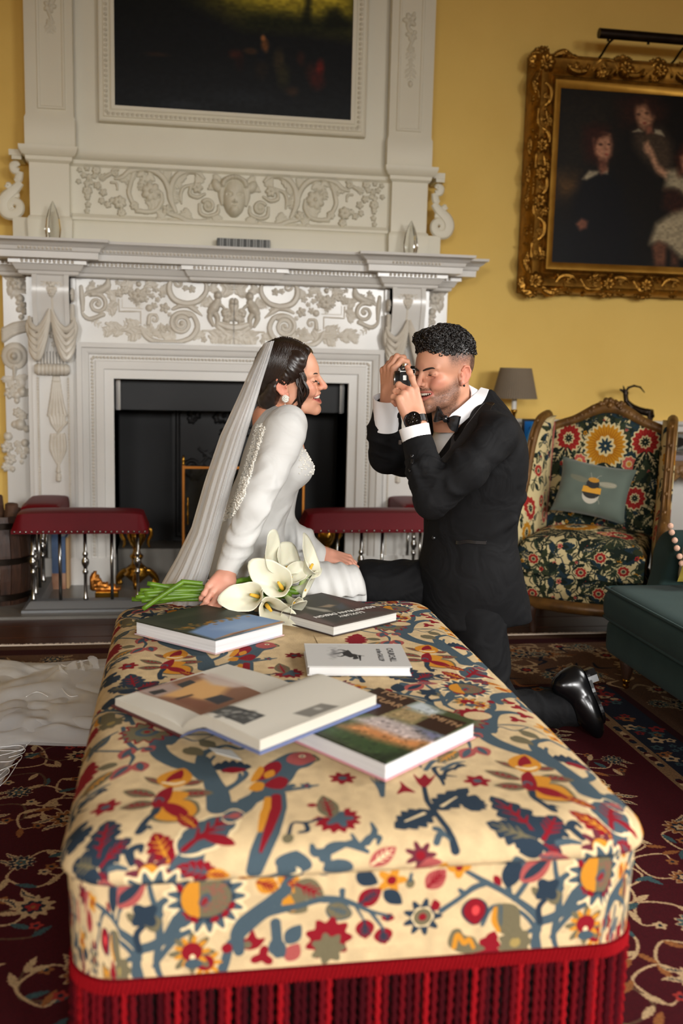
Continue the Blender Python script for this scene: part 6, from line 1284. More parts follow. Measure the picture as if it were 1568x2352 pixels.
# ================================================================== people: shared tools
M['skin'] = vc_mat('skin', .48, .4, sss=.12, bump=.04, bscale=900)
M['teeth'] = mat('teeth', (236, 226, 208), .3)
M['hair'] = mat('dark_brown_hair', (26, 17, 13), .34, c2=(42, 27, 19), scale=26, stretch=(1, 1, 1), spec=.6)
M['curl'] = mat('black_curly_hair', (16, 13, 12), .38, c2=(30, 24, 21), scale=60, spec=.6)
M['brow'] = mat('eyebrow_hair', (40, 26, 19), .7)
M['eye'] = mat('dark_eye', (30, 18, 14), .15)
def axes(f, up):              # columns forward, left, up
    f = np.asarray(f, float); f /= np.linalg.norm(f); up = np.asarray(up, float); l = np.cross(up, f); l /= np.linalg.norm(l); u = np.cross(f, l); return np.c_[f, l, u]
def sm(x, a, b): t = np.clip((x-a)/(b-a), 0, 1); return t*t*(3-2*t)
def head_sdf(fem, nose=1.0, h=.0021, open_=1.0):
    c = .01; S = Sdf((-.125, -.098, -.165), (.135, .098, .145), h)
    E = lambda p, r, k, sub=False, M_=None: S.ell(np.array(p)*c, np.array(r)*c, M_, k*c, sub)
    K = lambda a, b, ra, rb, k, sub=False: S.cone(np.array(a)*c, np.array(b)*c, ra*c, rb*c, k*c, sub)
    nr = 4.7 if fem else 5.9
    E((-.8, 0, 4.6), (9.4, 7.2, 8.2), 0); E((4.1, 0, 4.0), (4.9, 5.7, 5.3), 1.5); E((4.2, 0, -2.0), (4.5, 5.3, 6.0), 1.6); E((1.2, 0, -2.5), (5.5, 6.0, 5.0), 1.6)
    for s in (1, -1):
        jw = 4.7 if fem else 5.2
        K((.6, s*jw, -4.0), (4.3, s*(jw-1.3), -7.0), 1.5, 1.4, 1.4); K((4.3, s*(jw-1.3), -7.0), (7.5, s*.9, -8.7), 1.4, 1.35, 1.2)
        E((6.1, s*4.1, -1.0), (2.2, 1.9, 1.9), 1.3); E((7.1, s*3.5, -2.3), (1.5, 1.6, 1.35), .9)
        K((8.0, s*1.2, 2.9), (7.0, s*4.2, 3.0), .85 if not fem else .7, .75, .9)
    E((4.6, 0, -6.4), (4.2, 4.0, 2.7), 1.4); E((7.9, 0, -8.6), (1.5, 1.8, 1.45), .9); E((8.0, 0, 3.6), (1.3, 2.2, 1.8), 1.0)
    E((7.2, 0, -4.4), (2.5, 3.1, 2.6), 1.0)
    for s in (1, -1):
        E((8.95, s*3.3, 1.4), (1.1, 1.6, .95), .6, True); E((7.25, s*3.2, 1.3), (1.2, 1.4, 1.15), .12)
        K((8.15, s*1.9, 1.15), (7.9, s*4.3, 1.25), .10, .10, .14, True)                       # lid line
        K((8.2, s*1.5, .35), (7.7, s*4.0, .2), .22, .2, .35, True)                              # under the eye
    K((8.6, 0, 2.4), (8.6+1.7*nose, 0, -.7), .72, .80, .7); K((8.6+1.7*nose, 0, -.7), (9.05+1.65*nose, 0, -1.5), .82, .98, .4); E((9.2, 0, -1.9), (1.2, 1.1, .8), .5)
    for s in (1, -1): E((9.55, s*1.15, -1.65), (1.0, .66, .72), .35); E((10.0, s*.62, -2.25), (.55, .30, .32), .12, True)
    for s in (1, -1): K((9.0, s*1.8, -2.0), (7.5, s*3.5, -5.0), .22, .22, .5, True)
    # open smile
    ys = np.linspace(-3.1, 3.1, 15); arc = lambda y: 9.15-.20*y*y
    zm = lambda y: -4.75+.075*y*y
    for a, b in zip(ys[:-1], ys[1:]):
        w = lambda y: (.15+.72*open_*(1-(y/3.15)**2)); K((arc(a)+.25, a, zm(a)-.15), (arc(b)+.25, b, zm(b)-.15), w(a), w(b), .12, True); K((arc(a)-1.0, a*.9, zm(a)-.1), (arc(b)-1.0, b*.9, zm(b)-.1), w(a)*.9, w(b)*.9, .12, True)
    for a, b in zip(ys[:-1], ys[1:]):
        q = lambda y: 1-(y/3.2)**2
        K((arc(a)+.05, a, zm(a)-.12+.92*open_*q(a)), (arc(b)+.05, b, zm(b)-.12+.92*open_*q(b)), .2+.2*q(a), .2+.2*q(b), .16)
        K((arc(a)+.0, a, zm(a)-.2-1.0*open_*q(a)), (arc(b)+.0, b, zm(b)-.2-1.0*open_*q(b)), .2+.32*q(a), .2+.32*q(b), .16)
    for s in (1, -1):
        Me = np.array([[.96, 0, -.26], [0, 1, 0], [.26, 0, .96]]); Mt = Me @ np.array([[.94, s*.34, 0], [-s*.34, .94, 0], [0, 0, 1]])
        e0 = np.array([-1.0, s*7.2, .4]); E(e0, (1.75, .55, 2.9), .5, False, Mt)
        hl = [e0+Me@np.array(p) for p in ((1.2, s*.25, 1.2), (.6, s*.5, 2.5), (-.6, s*.75, 2.75), (-1.5, s*.85, 1.6), (-1.6, s*.75, 0), (-1.0, s*.55, -1.6), (.2, s*.3, -2.6))]
        for a, b in zip(hl[:-1], hl[1:]): K(a, b, .34, .34, .18)
        E(e0+Me@np.array((.25, s*.75, -.1)), (.85, .55, 1.35), .3, True, Me); E(e0+Me@np.array((-.5, s*.8, 1.4)), (.5, .35, .6), .25, True, Me); E(e0+Me@np.array((.55, s*.2, -2.5)), (.75, .42, .85), .3)
        E(e0+Me@np.array((1.15, s*.25, -.2)), (.35, .35, .6), .2)
    K((-1.6, 0, -3), (-3.2, 0, -15.5), nr, nr+.4, 2.0)
    if not fem: E((2.6, 0, -12.2), (1.0, 1.0, 1.4), 1.2)
    return S.mesh(1)
def head_paint(V, fem, rng):
    x, y, z = V.T*100; n = len(V); base = s2l((214, 158, 130) if fem else (206, 150, 122)); C = np.tile(base, (n, 1))
    def mix(m, c): nonlocal C; C = C*(1-m[:, None])+m[:, None]*s2l(c)
    ay = np.abs(y)
    mix(.55*np.exp(-((x-6.9)**2/7+(ay-4.3)**2/5+(z+1.2)**2/5)), (200, 108, 92) if not fem else (206, 122, 104)); mix(.45*np.exp(-((x-10.6)**2/2+y**2/2+(z+1.4)**2/2)), (204, 116, 100))
    mix(.5*sm(ay, 6.9, 7.6)*sm(x, -3.5, -2.5)*(1-sm(x, 1, 2)), (214, 120, 100))
    q = 1-(y/3.2)**2; arc = 9.15-.20*y*y; zm_ = -4.75+.075*y*y; up = np.abs(z-(zm_-.12+.92*np.clip(q, 0, 1))); lo = np.abs(z-(zm_-.2-1.0*np.clip(q, 0, 1)))
    lips = (q > -.05)*(x > arc-.55)*np.clip(1.25-np.minimum(up/.42, lo/.55), 0, 1); mix(np.clip(lips*2.4, 0, 1)*.85, (176, 84, 78) if fem else (176, 96, 86))
    cav = (q > 0)*(x < arc-.35)*(x > 6)*(np.abs(z-zm_+.15) < .95*np.clip(q, 0, 1)+.1); mix(cav.astype(float)*.9, (70, 22, 20))
    if not fem:
        nz = .62+.6*rng.random(n)
        zl = np.clip(-.2-.62*np.maximum(0, x-1.2), -4.3, 9); b = sm(zl-z, -1.0, 1.8)*(1-sm(-z, 10.6, 11.6))*sm(x, -.5, 1.2)*(1-.8*np.exp(-((ay-2.2)**2/1.2+(z+6.7)**2/.35+(x-8.6)**2/2)))
        mo = np.exp(-((z+3.2)**2/.30))*(x > 7.0)*(1-sm(ay, 2.7, 3.4)); gt = np.exp(-((z+8.6)**2/2.5+(ay)**2/5))*(x > 6)
        m = np.clip(np.maximum(np.maximum(b*.66, mo*.74), gt*.74)*nz, 0, .85)*(1-np.clip(lips*2, 0, 1))*(1-cav); mix(m, (48, 31, 24))
        side = sm(ay, 3.4, 5.8)*sm(z, .8, 7.4)*(1-sm(x, 2.6, 5.2)); back = sm(-x, 2.5, 5)*sm(z, -4.5, 2.5)
        mix(np.clip(np.maximum(side, back)*nz, 0, .95)*(ay < 7.3), (34, 27, 25))
    else:
        scalp = np.clip(sm(z, 4, 7)*(1-sm(x, 5.8, 6.8))+sm(-x, 1.5, 3.5)*sm(z, -4, -1), 0, 1)*(ay < 7.0); mix(scalp, (40, 26, 20))
    return C
def head_extras(par, Rm, o, s, fem):
    T = lambda p: o+Rm@(np.array(p, float)*.01*s)
    b = MB()
    for y in np.linspace(-2.7, 2.7, 12): b.sphere(T((8.95-.20*y*y, y, -4.75+.075*y*y+.30)), (.0024*s, .0032*s, .0054*s), 8, 6)
    b.build('teeth', M['teeth'], par, smooth=True)
    MB().sphere(T((7.9, 0, -5.55)), (.011*s, .013*s, .004*s), 10, 6).build('tongue', mat('tongue', (178, 82, 78), .35), par, smooth=True)
    for sg in (1, -1):
        br = MB(); P = [(9.05, sg*.95, 2.65), (8.75, sg*2.2, 3.15), (8.0, sg*3.6, 3.35), (6.9, sg*4.9, 2.75)]
        if not fem: P = [(9.15, sg*.9, 2.35), (8.9, sg*2.2, 2.75), (8.1, sg*3.7, 3.0), (7.0, sg*4.9, 2.5)]
        Q = catmull([T(p) for p in P], 6); br.tube(Q, interp([.0022, .0034, .0030, .0008] if fem else [.0036, .0046, .0040, .0012], len(Q)), 6, flat=.7); br.build('eyebrow', M['brow'], par, smooth=True)
        ln = MB(); Q = catmull([T((8.28, sg*1.95, 1.10)), T((8.42, sg*3.1, 1.0)), T((7.75, sg*4.5, 1.3))], 5); ln.tube(Q, interp([.0008, .0016, .0007] if fem else [.0009, .0013, .0006], len(Q)), 5)
        if fem:
            for t in np.linspace(.15, .95, 9): q = Q[int(t*(len(Q)-1))]; d = Rm@np.array([.8, sg*.35*t, -.35]); ln.tube([q, q+d*.005, q+d*.0085+Rm@np.array([0, 0, .0015])], [.0006, .0005, .0002], 4)
        ln.build('eyelashes', M['brow'], par, smooth=True)
def hand(S, wr, fwd, nrm, thumb_side, fingers, thumb, sc=1.0, k=.006):
    # fwd wrist->knuckles, nrm out of the back of the hand; fingers: list of (spread offset deg, curls (3 deg)) index..little; thumb: list of points in hand frame
    f = np.array(fwd, float); f /= np.linalg.norm(f); n = np.array(nrm, float); n -= f*(n@f); n /= np.linalg.norm(n); t = np.array(thumb_side, float); t -= f*(t@f)+n*(t@n); t /= np.linalg.norm(t); wr = np.array(wr, float)
    L = [(.070, .031), (.078, .010), (.072, -.011), (.056, -.030)]; kn = [.094, .097, .092, .083]; R = [.0090, .0092, .0088, .0078]
    P = lambda a, b, c: wr+(f*a+t*b+n*c)*sc
    S.cone(P(-.02, 0, 0), P(.02, 0, 0), .024*sc, .025*sc, k)
    for i in range(4): S.cone(P(.012, L[i][1]*.55, -.001), P(kn[i]-.008, L[i][1]*.96, .0), .0155*sc, .0118*sc, .010*sc)
    S.cone(P(.015, .018, -.008), P(.055, .030, -.012), .016*sc, .013*sc, .012*sc); S.cone(P(.02, -.02, -.006), P(.06, -.026, -.007), .014*sc, .011*sc, .012*sc)
    tips = []
    for i, (spr, cu) in enumerate(fingers):
        p = P(kn[i], L[i][1], 0); S.ell(p+n*.003*sc, (.0095*sc,)*3, None, .006); a = 0; prev = P(kn[i]-.02, L[i][1]*.97, -.001); r = R[i]*sc
        sd = math.radians(spr); df = f*math.cos(sd)+t*math.sin(sd)
        for j, (fr, c_) in enumerate(zip((.46, .30, .24), cu)):
            a += math.radians(c_); d = df*math.cos(a)-n*math.sin(a); q = p+d*L[i][0]*fr*sc; S.cone(p, q, r*(1-.05*j), r*(.95-.07*j), .0035*sc if j else .006*sc); S.ell(p, (r*1.06,)*3, None, .003); p = q
        tips.append((p, d))
    T = [P(*q) for q in thumb]
    for j in range(len(T)-1): S.cone(T[j], T[j+1], (.0135, .0108, .0098, .0085)[j]*sc, (.0108, .0098, .0082, .007)[j]*sc, (.010, .005, .004, .004)[j]*sc)
    return tips
def skin_paint(V, tint=(214, 158, 130), pink=(204, 124, 104), pts=()):
    C = np.tile(s2l(tint), (len(V), 1))
    for p in pts: m = (.5*np.exp(-((V-p)**2).sum(1)/(.012**2)))[:, None]; C = C*(1-m)+m*s2l(pink)
    return C
def folds(V, N, a, b, freq, amp, rad, phase=0, skew=0):       # rounded creases across a limb segment
    d, t = segdist(V, a, b); L = np.linalg.norm(np.asarray(b)-a); m = np.clip(1-(d/rad)**2, 0, 1)**.5*np.sin(PI*np.clip(t, .02, .98))
    w = np.sin(freq*t*L+phase+skew*(V[:, 0]+V[:, 1]*1.3+V[:, 2]*.7)+1.4*np.sin(31*V[:, 2]+17*V[:, 0]))
    return N*((np.maximum(w, 0)**1.5-.3)*amp*m)[:, None]
def cloth_noise(V, N, amp, fr=14, seed=0):
    w = np.sin(fr*V[:, 0]*1.1+3*np.sin(fr*.6*V[:, 2]+seed))*np.sin(fr*.8*V[:, 2]+2.2*np.sin(fr*.5*V[:, 1]+seed*2)+seed)
    return N*(amp*w)[:, None]
# ================================================================== the bride
BY = -2.12
bride = thing('person', 'bride in white long sleeved gown and veil laughing with lilies in hand', 'person', (.2, BY, 0))
bs_ = .965
bR = axes((math.cos(math.radians(14)), -math.sin(math.radians(14)), .05), (.02, -.24, 1))
b_nose = at(753, 887, BY-.01); bO = b_nose-bR@(np.array([11.9, 0, -1.4])*.01*bs_)
Vh, Fh = head_sdf(True, 1.06, open_=1.5); Ch = head_paint(Vh, True, RNG); Vh = bO+(Vh*bs_)@bR.T
bT = lambda *p: bO+bR@(np.array(p)*.01*bs_)
J = dict(neck=bT(-2.4, 0, -9), c7=at(622, 962, BY+.04), shR=at(655, 990, BY-.12), shL=at(672, 975, BY+.17), waist=at(578, 1195, BY+.03), hip=at(566, 1320, BY+.05), elR=at(582, 1165, BY-.215), wrR=at(523, 1312, BY-.235),
    elL=at(640, 1205, BY+.19), wrL=at(738, 1272, BY+.06), kneeN=at(800, 1345, BY-.04), kneeF=at(790, 1340, BY+.10), hipN=at(575, 1325, BY-.04), hipF=at(575, 1320, BY+.13))
def torso(S, g, bust=True):
    up = J['c7']-J['hip']; up /= np.linalg.norm(up); fw = np.array([up[2], 0, -up[0]]); lat = np.array([0, 1.0, 0]); A = np.c_[fw, lat, up]
    S.ell(at(638, 1030, BY+.03), (.080+g, .145+g, .125+g), A, .03); S.ell(at(610, 1115, BY+.03), (.080+g, .125+g, .12+g), A, .05); S.ell(at(580, 1195, BY+.03), (.080+g, .112+g, .10+g), A, .05); S.ell(at(572, 1285, BY+.05), (.100+g, .145+g, .115+g), A, .06)
    if bust:
        for dy in (-.068, .072): S.ell(at(668, 1072, BY+.02+dy), (.062+g*.6, .062+g*.6, .062+g*.6), A, .03)
    S.cone(J['c7']+fw*.02-up*.01, J['shR']+lat*.02, .045+g, .044+g, .03); S.cone(J['c7']+fw*.02-up*.01, J['shL']-lat*.02, .045+g, .044+g, .03)
    return A
# skin: head, neck and torso, hands
S = Sdf((-.05, BY-.25, .38), (.55, BY+.28, 1.06), .006); A = torso(S, -.006); S.cone(bT(-2.2, 0, -7), J['c7'], .046, .055, .03)
Vt, Ft = S.mesh(1)
S = Sdf(J['wrR']-[.11, .12, .12], J['wrR']+[.10, .10, .09], .0016)
kR = [at(520, 1333, BY-.285), at(474, 1338, BY-.27)]; kmid = (kR[0]+kR[1])/2
S.cone(at(535, 1270, BY-.225), J['wrR'], .028, .023, .01)
hand(S, J['wrR']+[.0, -.012, -.006], kmid-J['wrR']+[0, -.01, -.016], (.05, -.92, .40), kR[0]-kR[1], [(-2, (26, 42, 30)), (-1, (24, 38, 26)), (0, (26, 42, 28)), (3, (28, 44, 30))], [(.02, .024, -.010), (.045, .040, -.034), (.066, .030, -.052), (.078, .012, -.058)], .88)
Vr, Fr = S.mesh(1)
S = Sdf(J['wrL']-[.06, .10, .14], J['wrL']+[.17, .09, .07], .0016); S.cone(J['elL'], J['wrL'], .030, .024, .01)
hand(S, J['wrL']+[.008, 0, 0], at(795, 1292, BY+.03)-J['wrL'], (.30, -.45, .85), (.0, -1, -.3), [(3, (34, 34, 22)), (0, (30, 32, 22)), (-2, (32, 30, 20)), (-4, (32, 30, 20))], [(.02, .022, -.006), (.048, .036, -.016), (.072, .034, -.024), (.094, .030, -.036)], .9)
Vl, Fl = S.mesh(1)
V, Fq = join((Vh, Fh), (Vt, Ft), (Vr, Fr), (Vl, Fl))
C = np.concatenate([Ch, skin_paint(Vt, (206, 142, 112)), skin_paint(Vr, (204, 146, 124), (196, 112, 98), [kmid]), skin_paint(Vl, (204, 146, 124))])
body = link('body', npmesh(V, Fq), M['skin'], bride, smooth=True); set_col(body.data, C)
head_extras(bride, bR, bO, bs_, True)
# gown
M['crepe'] = mat('ivory_crepe', (197, 196, 193), .62, spec=.3, bump=.03, bscale=500, wr=.10, wscale=10)
M['bead'] = mat('pearl_beading', (226, 222, 212), .25, spec=.8, coat=.4)
S = Sdf((-.25, BY-.30, .0), (.66, BY+.36, 1.08), .0062); A = torso(S, .008)
# open back and low neckline are cut before the sleeves and skirt are added
p0, p1 = at(590, 984, BY-.1), at(520, 1178, BY-.1); d = p1-p0; nrm = np.array([d[2], 0, -d[0]]); nrm /= np.linalg.norm(nrm); nrm = nrm if nrm[0] > 0 else -nrm
X, Y, Z = np.meshgrid(*S.ax, indexing='ij', sparse=True)
back = (X-p0[0])*nrm[0]+(Z-p0[2])*nrm[2]; zc = np.maximum(back, p1[2]-.004-Z); S.v = np.maximum(S.v, -zc.astype(np.float32))
q0, q1 = at(700, 1040, BY), at(640, 940, BY); dn = q1-q0; n2 = np.array([-dn[2], 0, dn[0]]); n2 /= np.linalg.norm(n2); n2 = n2 if n2[2] > 0 else -n2
neckcut = -((X-q0[0])*n2[0]+(Z-q0[2])*n2[2]); S.v = np.maximum(S.v, -neckcut.astype(np.float32))
# sleeves with raised shoulders
S.chain([at(664, 968, BY-.10), at(652, 992, BY-.125), at(640, 1030, BY-.14), at(620, 1080, BY-.165), at(600, 1122, BY-.19), J['elR'], at(549, 1250, BY-.225), J['wrR']+[0, 0, .004]], [.046, .060, .056, .050, .047, .044, .039, .031], .012, kk=.016); S.ell(at(682, 976, BY-.09), (.026, .036, .034), None, .02); S.ell(at(655, 962, BY-.10), (.042, .042, .032), None, .02)
S.chain([at(660, 975, BY+.12), at(655, 1000, BY+.16), at(655, 1090, BY+.20), J['elL'], at(690, 1240, BY+.13), J['wrL']+[-.006, 0, 0]], [.036, .050, .050, .044, .040, .031], .012, kk=.02)
for x0, y0, x1, y1, dy in ((558, 1182, 600, 1150, -.252), (572, 1203, 610, 1170, -.250), (550, 1217, 590, 1204, -.255), (546, 1242, 576, 1228, -.258), (538, 1264, 566, 1248, -.256), (588, 1132, 626, 1104, -.235), (582, 1106, 614, 1074, -.218), (534, 1290, 554, 1268, -.256), (606, 1052, 644, 1018, -.195), (600, 1155, 622, 1120, -.238)):
    S.cone(at(x0, y0, BY+dy+.006), at(x1, y1, BY+dy+.010), .008, .006, .016)
# lap and skirt to the floor
for a, b in (('hipN', 'kneeN'), ('hipF', 'kneeF')): S.cone(J[a], J[b]-[.02, 0, .005], .085, .066, .05)
S.cone(J['kneeN']-[.02, 0, .01], J['kneeN']+[-.02, .03, -.40], .066, .085, .04); S.cone(J['kneeF']-[.02, 0, .01], J['kneeF']+[-.02, .0, -.40], .066, .085, .04); S.cone(J['hip']+[.0, 0, -.02], J['hip']+[-.0, .02, -.42], .10, .14, .06); S.cone(J['hip']+[.15, .03, -.1], J['hip']+[.15, .04, -.42], .11, .15, .06); S.cone(J['hip']+[-.02, 0, -.35], J['hip']+[-.16, .0, -.40], .10, .08, .06)
S.half((0, 0, .0125), (0, 0, -1), .002)
S.box((-1, BY-.5, -.1), (2, OY1+.012, OT+.004), .002, 0, True)
V, Fq = S.mesh(1); N = vnormals(V, Fq)
pa = [at(640, 1030, BY-.14), at(620, 1080, BY-.165), at(600, 1122, BY-.19), J['elR'], at(549, 1250, BY-.225), J['wrR']]
D = folds(V, N, pa[1], pa[3], 150, .011, .08, 0, 70)*.45+folds(V, N, pa[2], pa[4], 210, .0075, .07, .4, 110)+folds(V, N, pa[3], pa[5], 120, .007, .075, 1, 60)+folds(V, N, pa[4]*.6+pa[3]*.4, pa[5], 240, .005, .06, 2, 90)+folds(V, N, pa[0], pa[2], 80, .007, .085, 2, 30)+folds(V, N, at(620, 1130, BY-.08), at(585, 1270, BY-.07), 90, .006, .12, .5, 30)+folds(V, N, J['elL'], J['wrL'], 120, .008, .065, 1, 50)+cloth_noise(V, N, .0018, 26, 1)
kn = np.exp(-((V-J['kneeN'])**2).sum(1)/.02); D += N*(.005*np.sin(170*(V[:, 0]*.9+V[:, 2]*.25))*kn)[:, None]
sk = np.clip((.42-V[:, 2])/.3, 0, 1); D += N*(.016*np.sin(34*np.arctan2(V[:, 1]-BY, V[:, 0]-J['hip'][0]-.1))*sk)[:, None]
V = V+D; V[:, 2] = np.maximum(V[:, 2], .0125); gown = link('gown', npmesh(V, Fq), M['crepe'], bride, smooth=True)
# beaded edge of the open back, beaded bust
rb = np.random.default_rng(2); bd = MB()
def topx(P): d = P-CAM; z = d@AF; return np.c_[W_/2+F_*(d@AR)/z, H_/2-F_*(d@AU)/z, z]
def band(P, Nn, line, w):          # surface points of the trim line
    q = topx(P); m = np.full(len(P), 1e9)
    for (xa, ya), (xb, yb_) in zip(line[:-1], line[1:]):
        t = np.clip(((q[:, 0]-xa)*(xb-xa)+(q[:, 1]-ya)*(yb_-ya))/((xb-xa)**2+(yb_-ya)**2), 0, 1); m = np.minimum(m, np.hypot(q[:, 0]-xa-t*(xb-xa), q[:, 1]-ya-t*(yb_-ya)))
    k = np.nonzero((m < w) & ((Nn*(P-CAM)).sum(1) < 0) & (P[:, 1] < BY+.03))[0]; best = {}
    for i in k:
        c = (int(q[i, 0]//7), int(q[i, 1]//7))
        if c not in best or q[i, 2] < q[best[c], 2]-.012: best[c] = i
    return [i for i in k if q[i, 2] < q[best[(int(q[i, 0]//7), int(q[i, 1]//7))], 2]+.012]
NT = vnormals(Vt, Ft); PA, NA = np.r_[V, Vt], np.r_[N, NT]; trim_px = [(600, 985), (584, 1036), (566, 1095), (551, 1139), (533, 1174), (514, 1190)]; ki = band(PA, NA, trim_px, 9)
for r_ in range(4):
    for i in ki: bd.sphere(PA[i]+NA[i]*.0016+rb.normal(size=3)*.0022, rb.uniform(.0016, .0032), 6, 4)
bu = (V[:, 2] > at(690, 1085, BY)[2]) & (V[:, 2] < at(690, 1035, BY)[2]+.01) & (V[:, 0] > at(676, 1060, BY)[0]) & (np.abs(V[:, 1]-BY) < .15)
for i in rb.permutation(np.nonzero(bu)[0])[:260]: bd.sphere(V[i]+N[i]*.001, rb.uniform(.0018, .0036), 6, 4)
bd.build('pearl_beading', M['bead'], bride, kind='stuff', smooth=True)
for k in range(4): p = at(696+k*9.5, 1262+k*4.2, BY+.075); MB().sphere(p-[0, .022, 0], .0055, 8, 6).build('cuff_button', M['crepe'], bride, smooth=True)
# hair
hb_ = MB(); S = Sdf((-.135, -.098, -.11), (.12, .098, .155), .003); c = .01
S.ell(np.array((-1.0, 0, 5.0))*c, np.array((9.3, 7.7, 8.7))*c); S.cone(np.array((-6.0, 0, 1.5))*c, np.array((-7.0, 0, -4.5))*c, .050, .040, .03)
for s in (1, -1): S.chain([np.array((3.4, s*5.0, 8.0))*c, np.array((2.0, s*6.3, 5.2))*c, np.array((.2, s*6.7, 3.6))*c, np.array((-3.2, s*6.4, .2))*c, np.array((-6.2, s*3.5, -4.6))*c], [.016, .016, .018, .024, .030], .03)
S.chain([np.array((5.6, .5, 9.8))*c, np.array((6.2, 3.0, 8.2))*c, np.array((5.4, 5.6, 4.8))*c, np.array((3.0, 7.0, 2.0))*c], [.010, .012, .014, .016], .02)
S.ell(np.array((9.8, 0, 2.0))*c, np.array((6.2, 6.7, 7.2))*c, None, .010, True); S.ell(np.array((3.4, -6.8, -3.0))*c, np.array((4.6, 2.6, 4.6))*c, None, .008, True); S.ell(np.array((3.4, 6.8, -3.0))*c, np.array((4.6, 2.6, 4.6))*c, None, .008, True)
S.ell(np.array((-.9, -8.0, .0))*c, np.array((1.9, 1.6, 2.6))*c, None, .006, True)
V, Fq = S.mesh(1); N = vnormals(V, Fq); w = np.sin(420*(V[:, 2]*.75+V[:, 0]*.65)+4*np.sin(45*V[:, 0])+2*np.sin(80*V[:, 1])); V = V+N*(.0005*w)[:, None]
link('hair', npmesh(bO+(V*bs_)@bR.T, Fq), M['hair'], bride, smooth=True)
er = np.array((9.4, 7.9, 8.8)); ec = np.array((-1.0, 0, 5.0)); st_ = MB()
for k in range(520):
    sg = -1 if k % 4 else 1; t = rb.random()
    a = np.array([6.6*(1-t)-5.5*t, -.8+sg*.25, 0]); pa = a/1.0; e = ec+er*np.array([(a[0]-ec[0])/er[0], (a[1])/er[1], math.sqrt(max(.02, 1-((a[0]-ec[0])/er[0])**2-(a[1]/er[1])**2))])
    mid = ec+np.array([(4.4-8.2*t)+rb.normal()*.5, sg*(7.0+rb.normal()*.25), (.0+1.0*t)+rb.normal()*.7]); mid2 = ec+np.array([(-1.0-6.5*t)+rb.normal()*.5, sg*7.4, -4.0+2*t+rb.normal()*.6]); end = np.array([-7.4+rb.normal()*.8, sg*(1.5+rb.random()*2.5), -4.0+rb.normal()*1.3])
    P = [e]
    for u in np.linspace(.12, 1, 9):
        q = (e*(1-u)**3+3*mid*u*(1-u)**2+3*mid2*u*u*(1-u)+end*u**3); d = (q-ec)/er; L = np.linalg.norm(d)
        if u < .85 and L > .3: q = ec+er*d/L*(1.012+.022*rb.random())
        q = q+np.array([.10*math.sin(7*u+t*9), 0, .10*math.cos(6*u+t*9)]); P.append(q)
    P = [bT(*q) for q in P]; st_.tube(P, interp([.0008, .0016, .0017, .0012], len(P)), 5, flat=.8)
for x0, am, ln, ph in ((4.6, .9, 12.0, 0), (4.2, .7, 12.8, 1.0), (5.2, .8, 10.5, .5), (4.2, .8, 11.5, 2.2), (3.4, .7, 10.5, 3.0), (5.3, .9, 12.5, 4.0), (4.6, .6, 13.0, 5.2)):
    P = []
    for u in np.linspace(0, 1, 16): P.append(bT(x0-1.6*u+am*math.sin(7.5*u+ph)*min(1, 3*u)+1.1*math.sin(PI*u), -6.4-.5*math.sin(PI*u)-.2*math.cos(7*u+ph)+(.9 if u > .8 else 0)*(u-.8)*5*.3, 5.0-ln*u))
    for j in range(5): o_ = rb.normal(size=3)*.0016; st_.tube([q+o_ for q in P], interp([.0022, .0030, .0032, .0026, .0008], 16), 5)
st_.build('hair_strands', M['hair'], bride, kind='stuff', smooth=True)
# earring
ea = MB(); ec_ = bT(-.2, -8.05, -2.9)
for k in range(60): v = rb.normal(size=3); v /= np.linalg.norm(v); v[1] = -abs(v[1]); ea.sphere(ec_+v*np.array([.0095, .006, .0095]), .0022, 6, 4)
ea.sphere(ec_, (.009, .005, .009), 10, 6); ea.sphere(ec_+[-.001, 0, -.019], .0032, 8, 6); ea.tube([ec_, ec_+[-.001, 0, -.017]], .0007, 5); ea.build('pearl_earring', M['bead'], bride, smooth=True)
# veil
vm, nt, pb_ = new_mat('silk_tulle'); Nn, Ln = nt.nodes, nt.links; tr = Nn.new('ShaderNodeBsdfTransparent'); mx = Nn.new('ShaderNodeMixShader'); pb_.inputs['Base Color'].default_value = lin((250, 250, 250)); pb_.inputs['Roughness'].default_value = .7
tl = Nn.new('ShaderNodeBsdfTranslucent'); tl.inputs[0].default_value = lin((250, 250, 250)); ad = Nn.new('ShaderNodeMixShader'); ad.inputs[0].default_value = .4; Ln.new(pb_.outputs[0], ad.inputs[1]); Ln.new(tl.outputs[0], ad.inputs[2])
lw = Nn.new('ShaderNodeLayerWeight'); lw.inputs[0].default_value = .35; mr = Nn.new('ShaderNodeMapRange'); mr.inputs[3].default_value = .40; mr.inputs[4].default_value = .85; Ln.new(lw.outputs['Facing'], mr.inputs[0]); Ln.new(mr.outputs[0], mx.inputs[0]); Ln.new(tr.outputs[0], mx.inputs[1]); Ln.new(ad.outputs[0], mx.inputs[2]); Ln.new(mx.outputs[0], nt.nodes['Material Output'].inputs[0])
M['tulle'] = vm
M['tulle_edge'] = mat('satin_veil_edge', (236, 236, 236), .5)
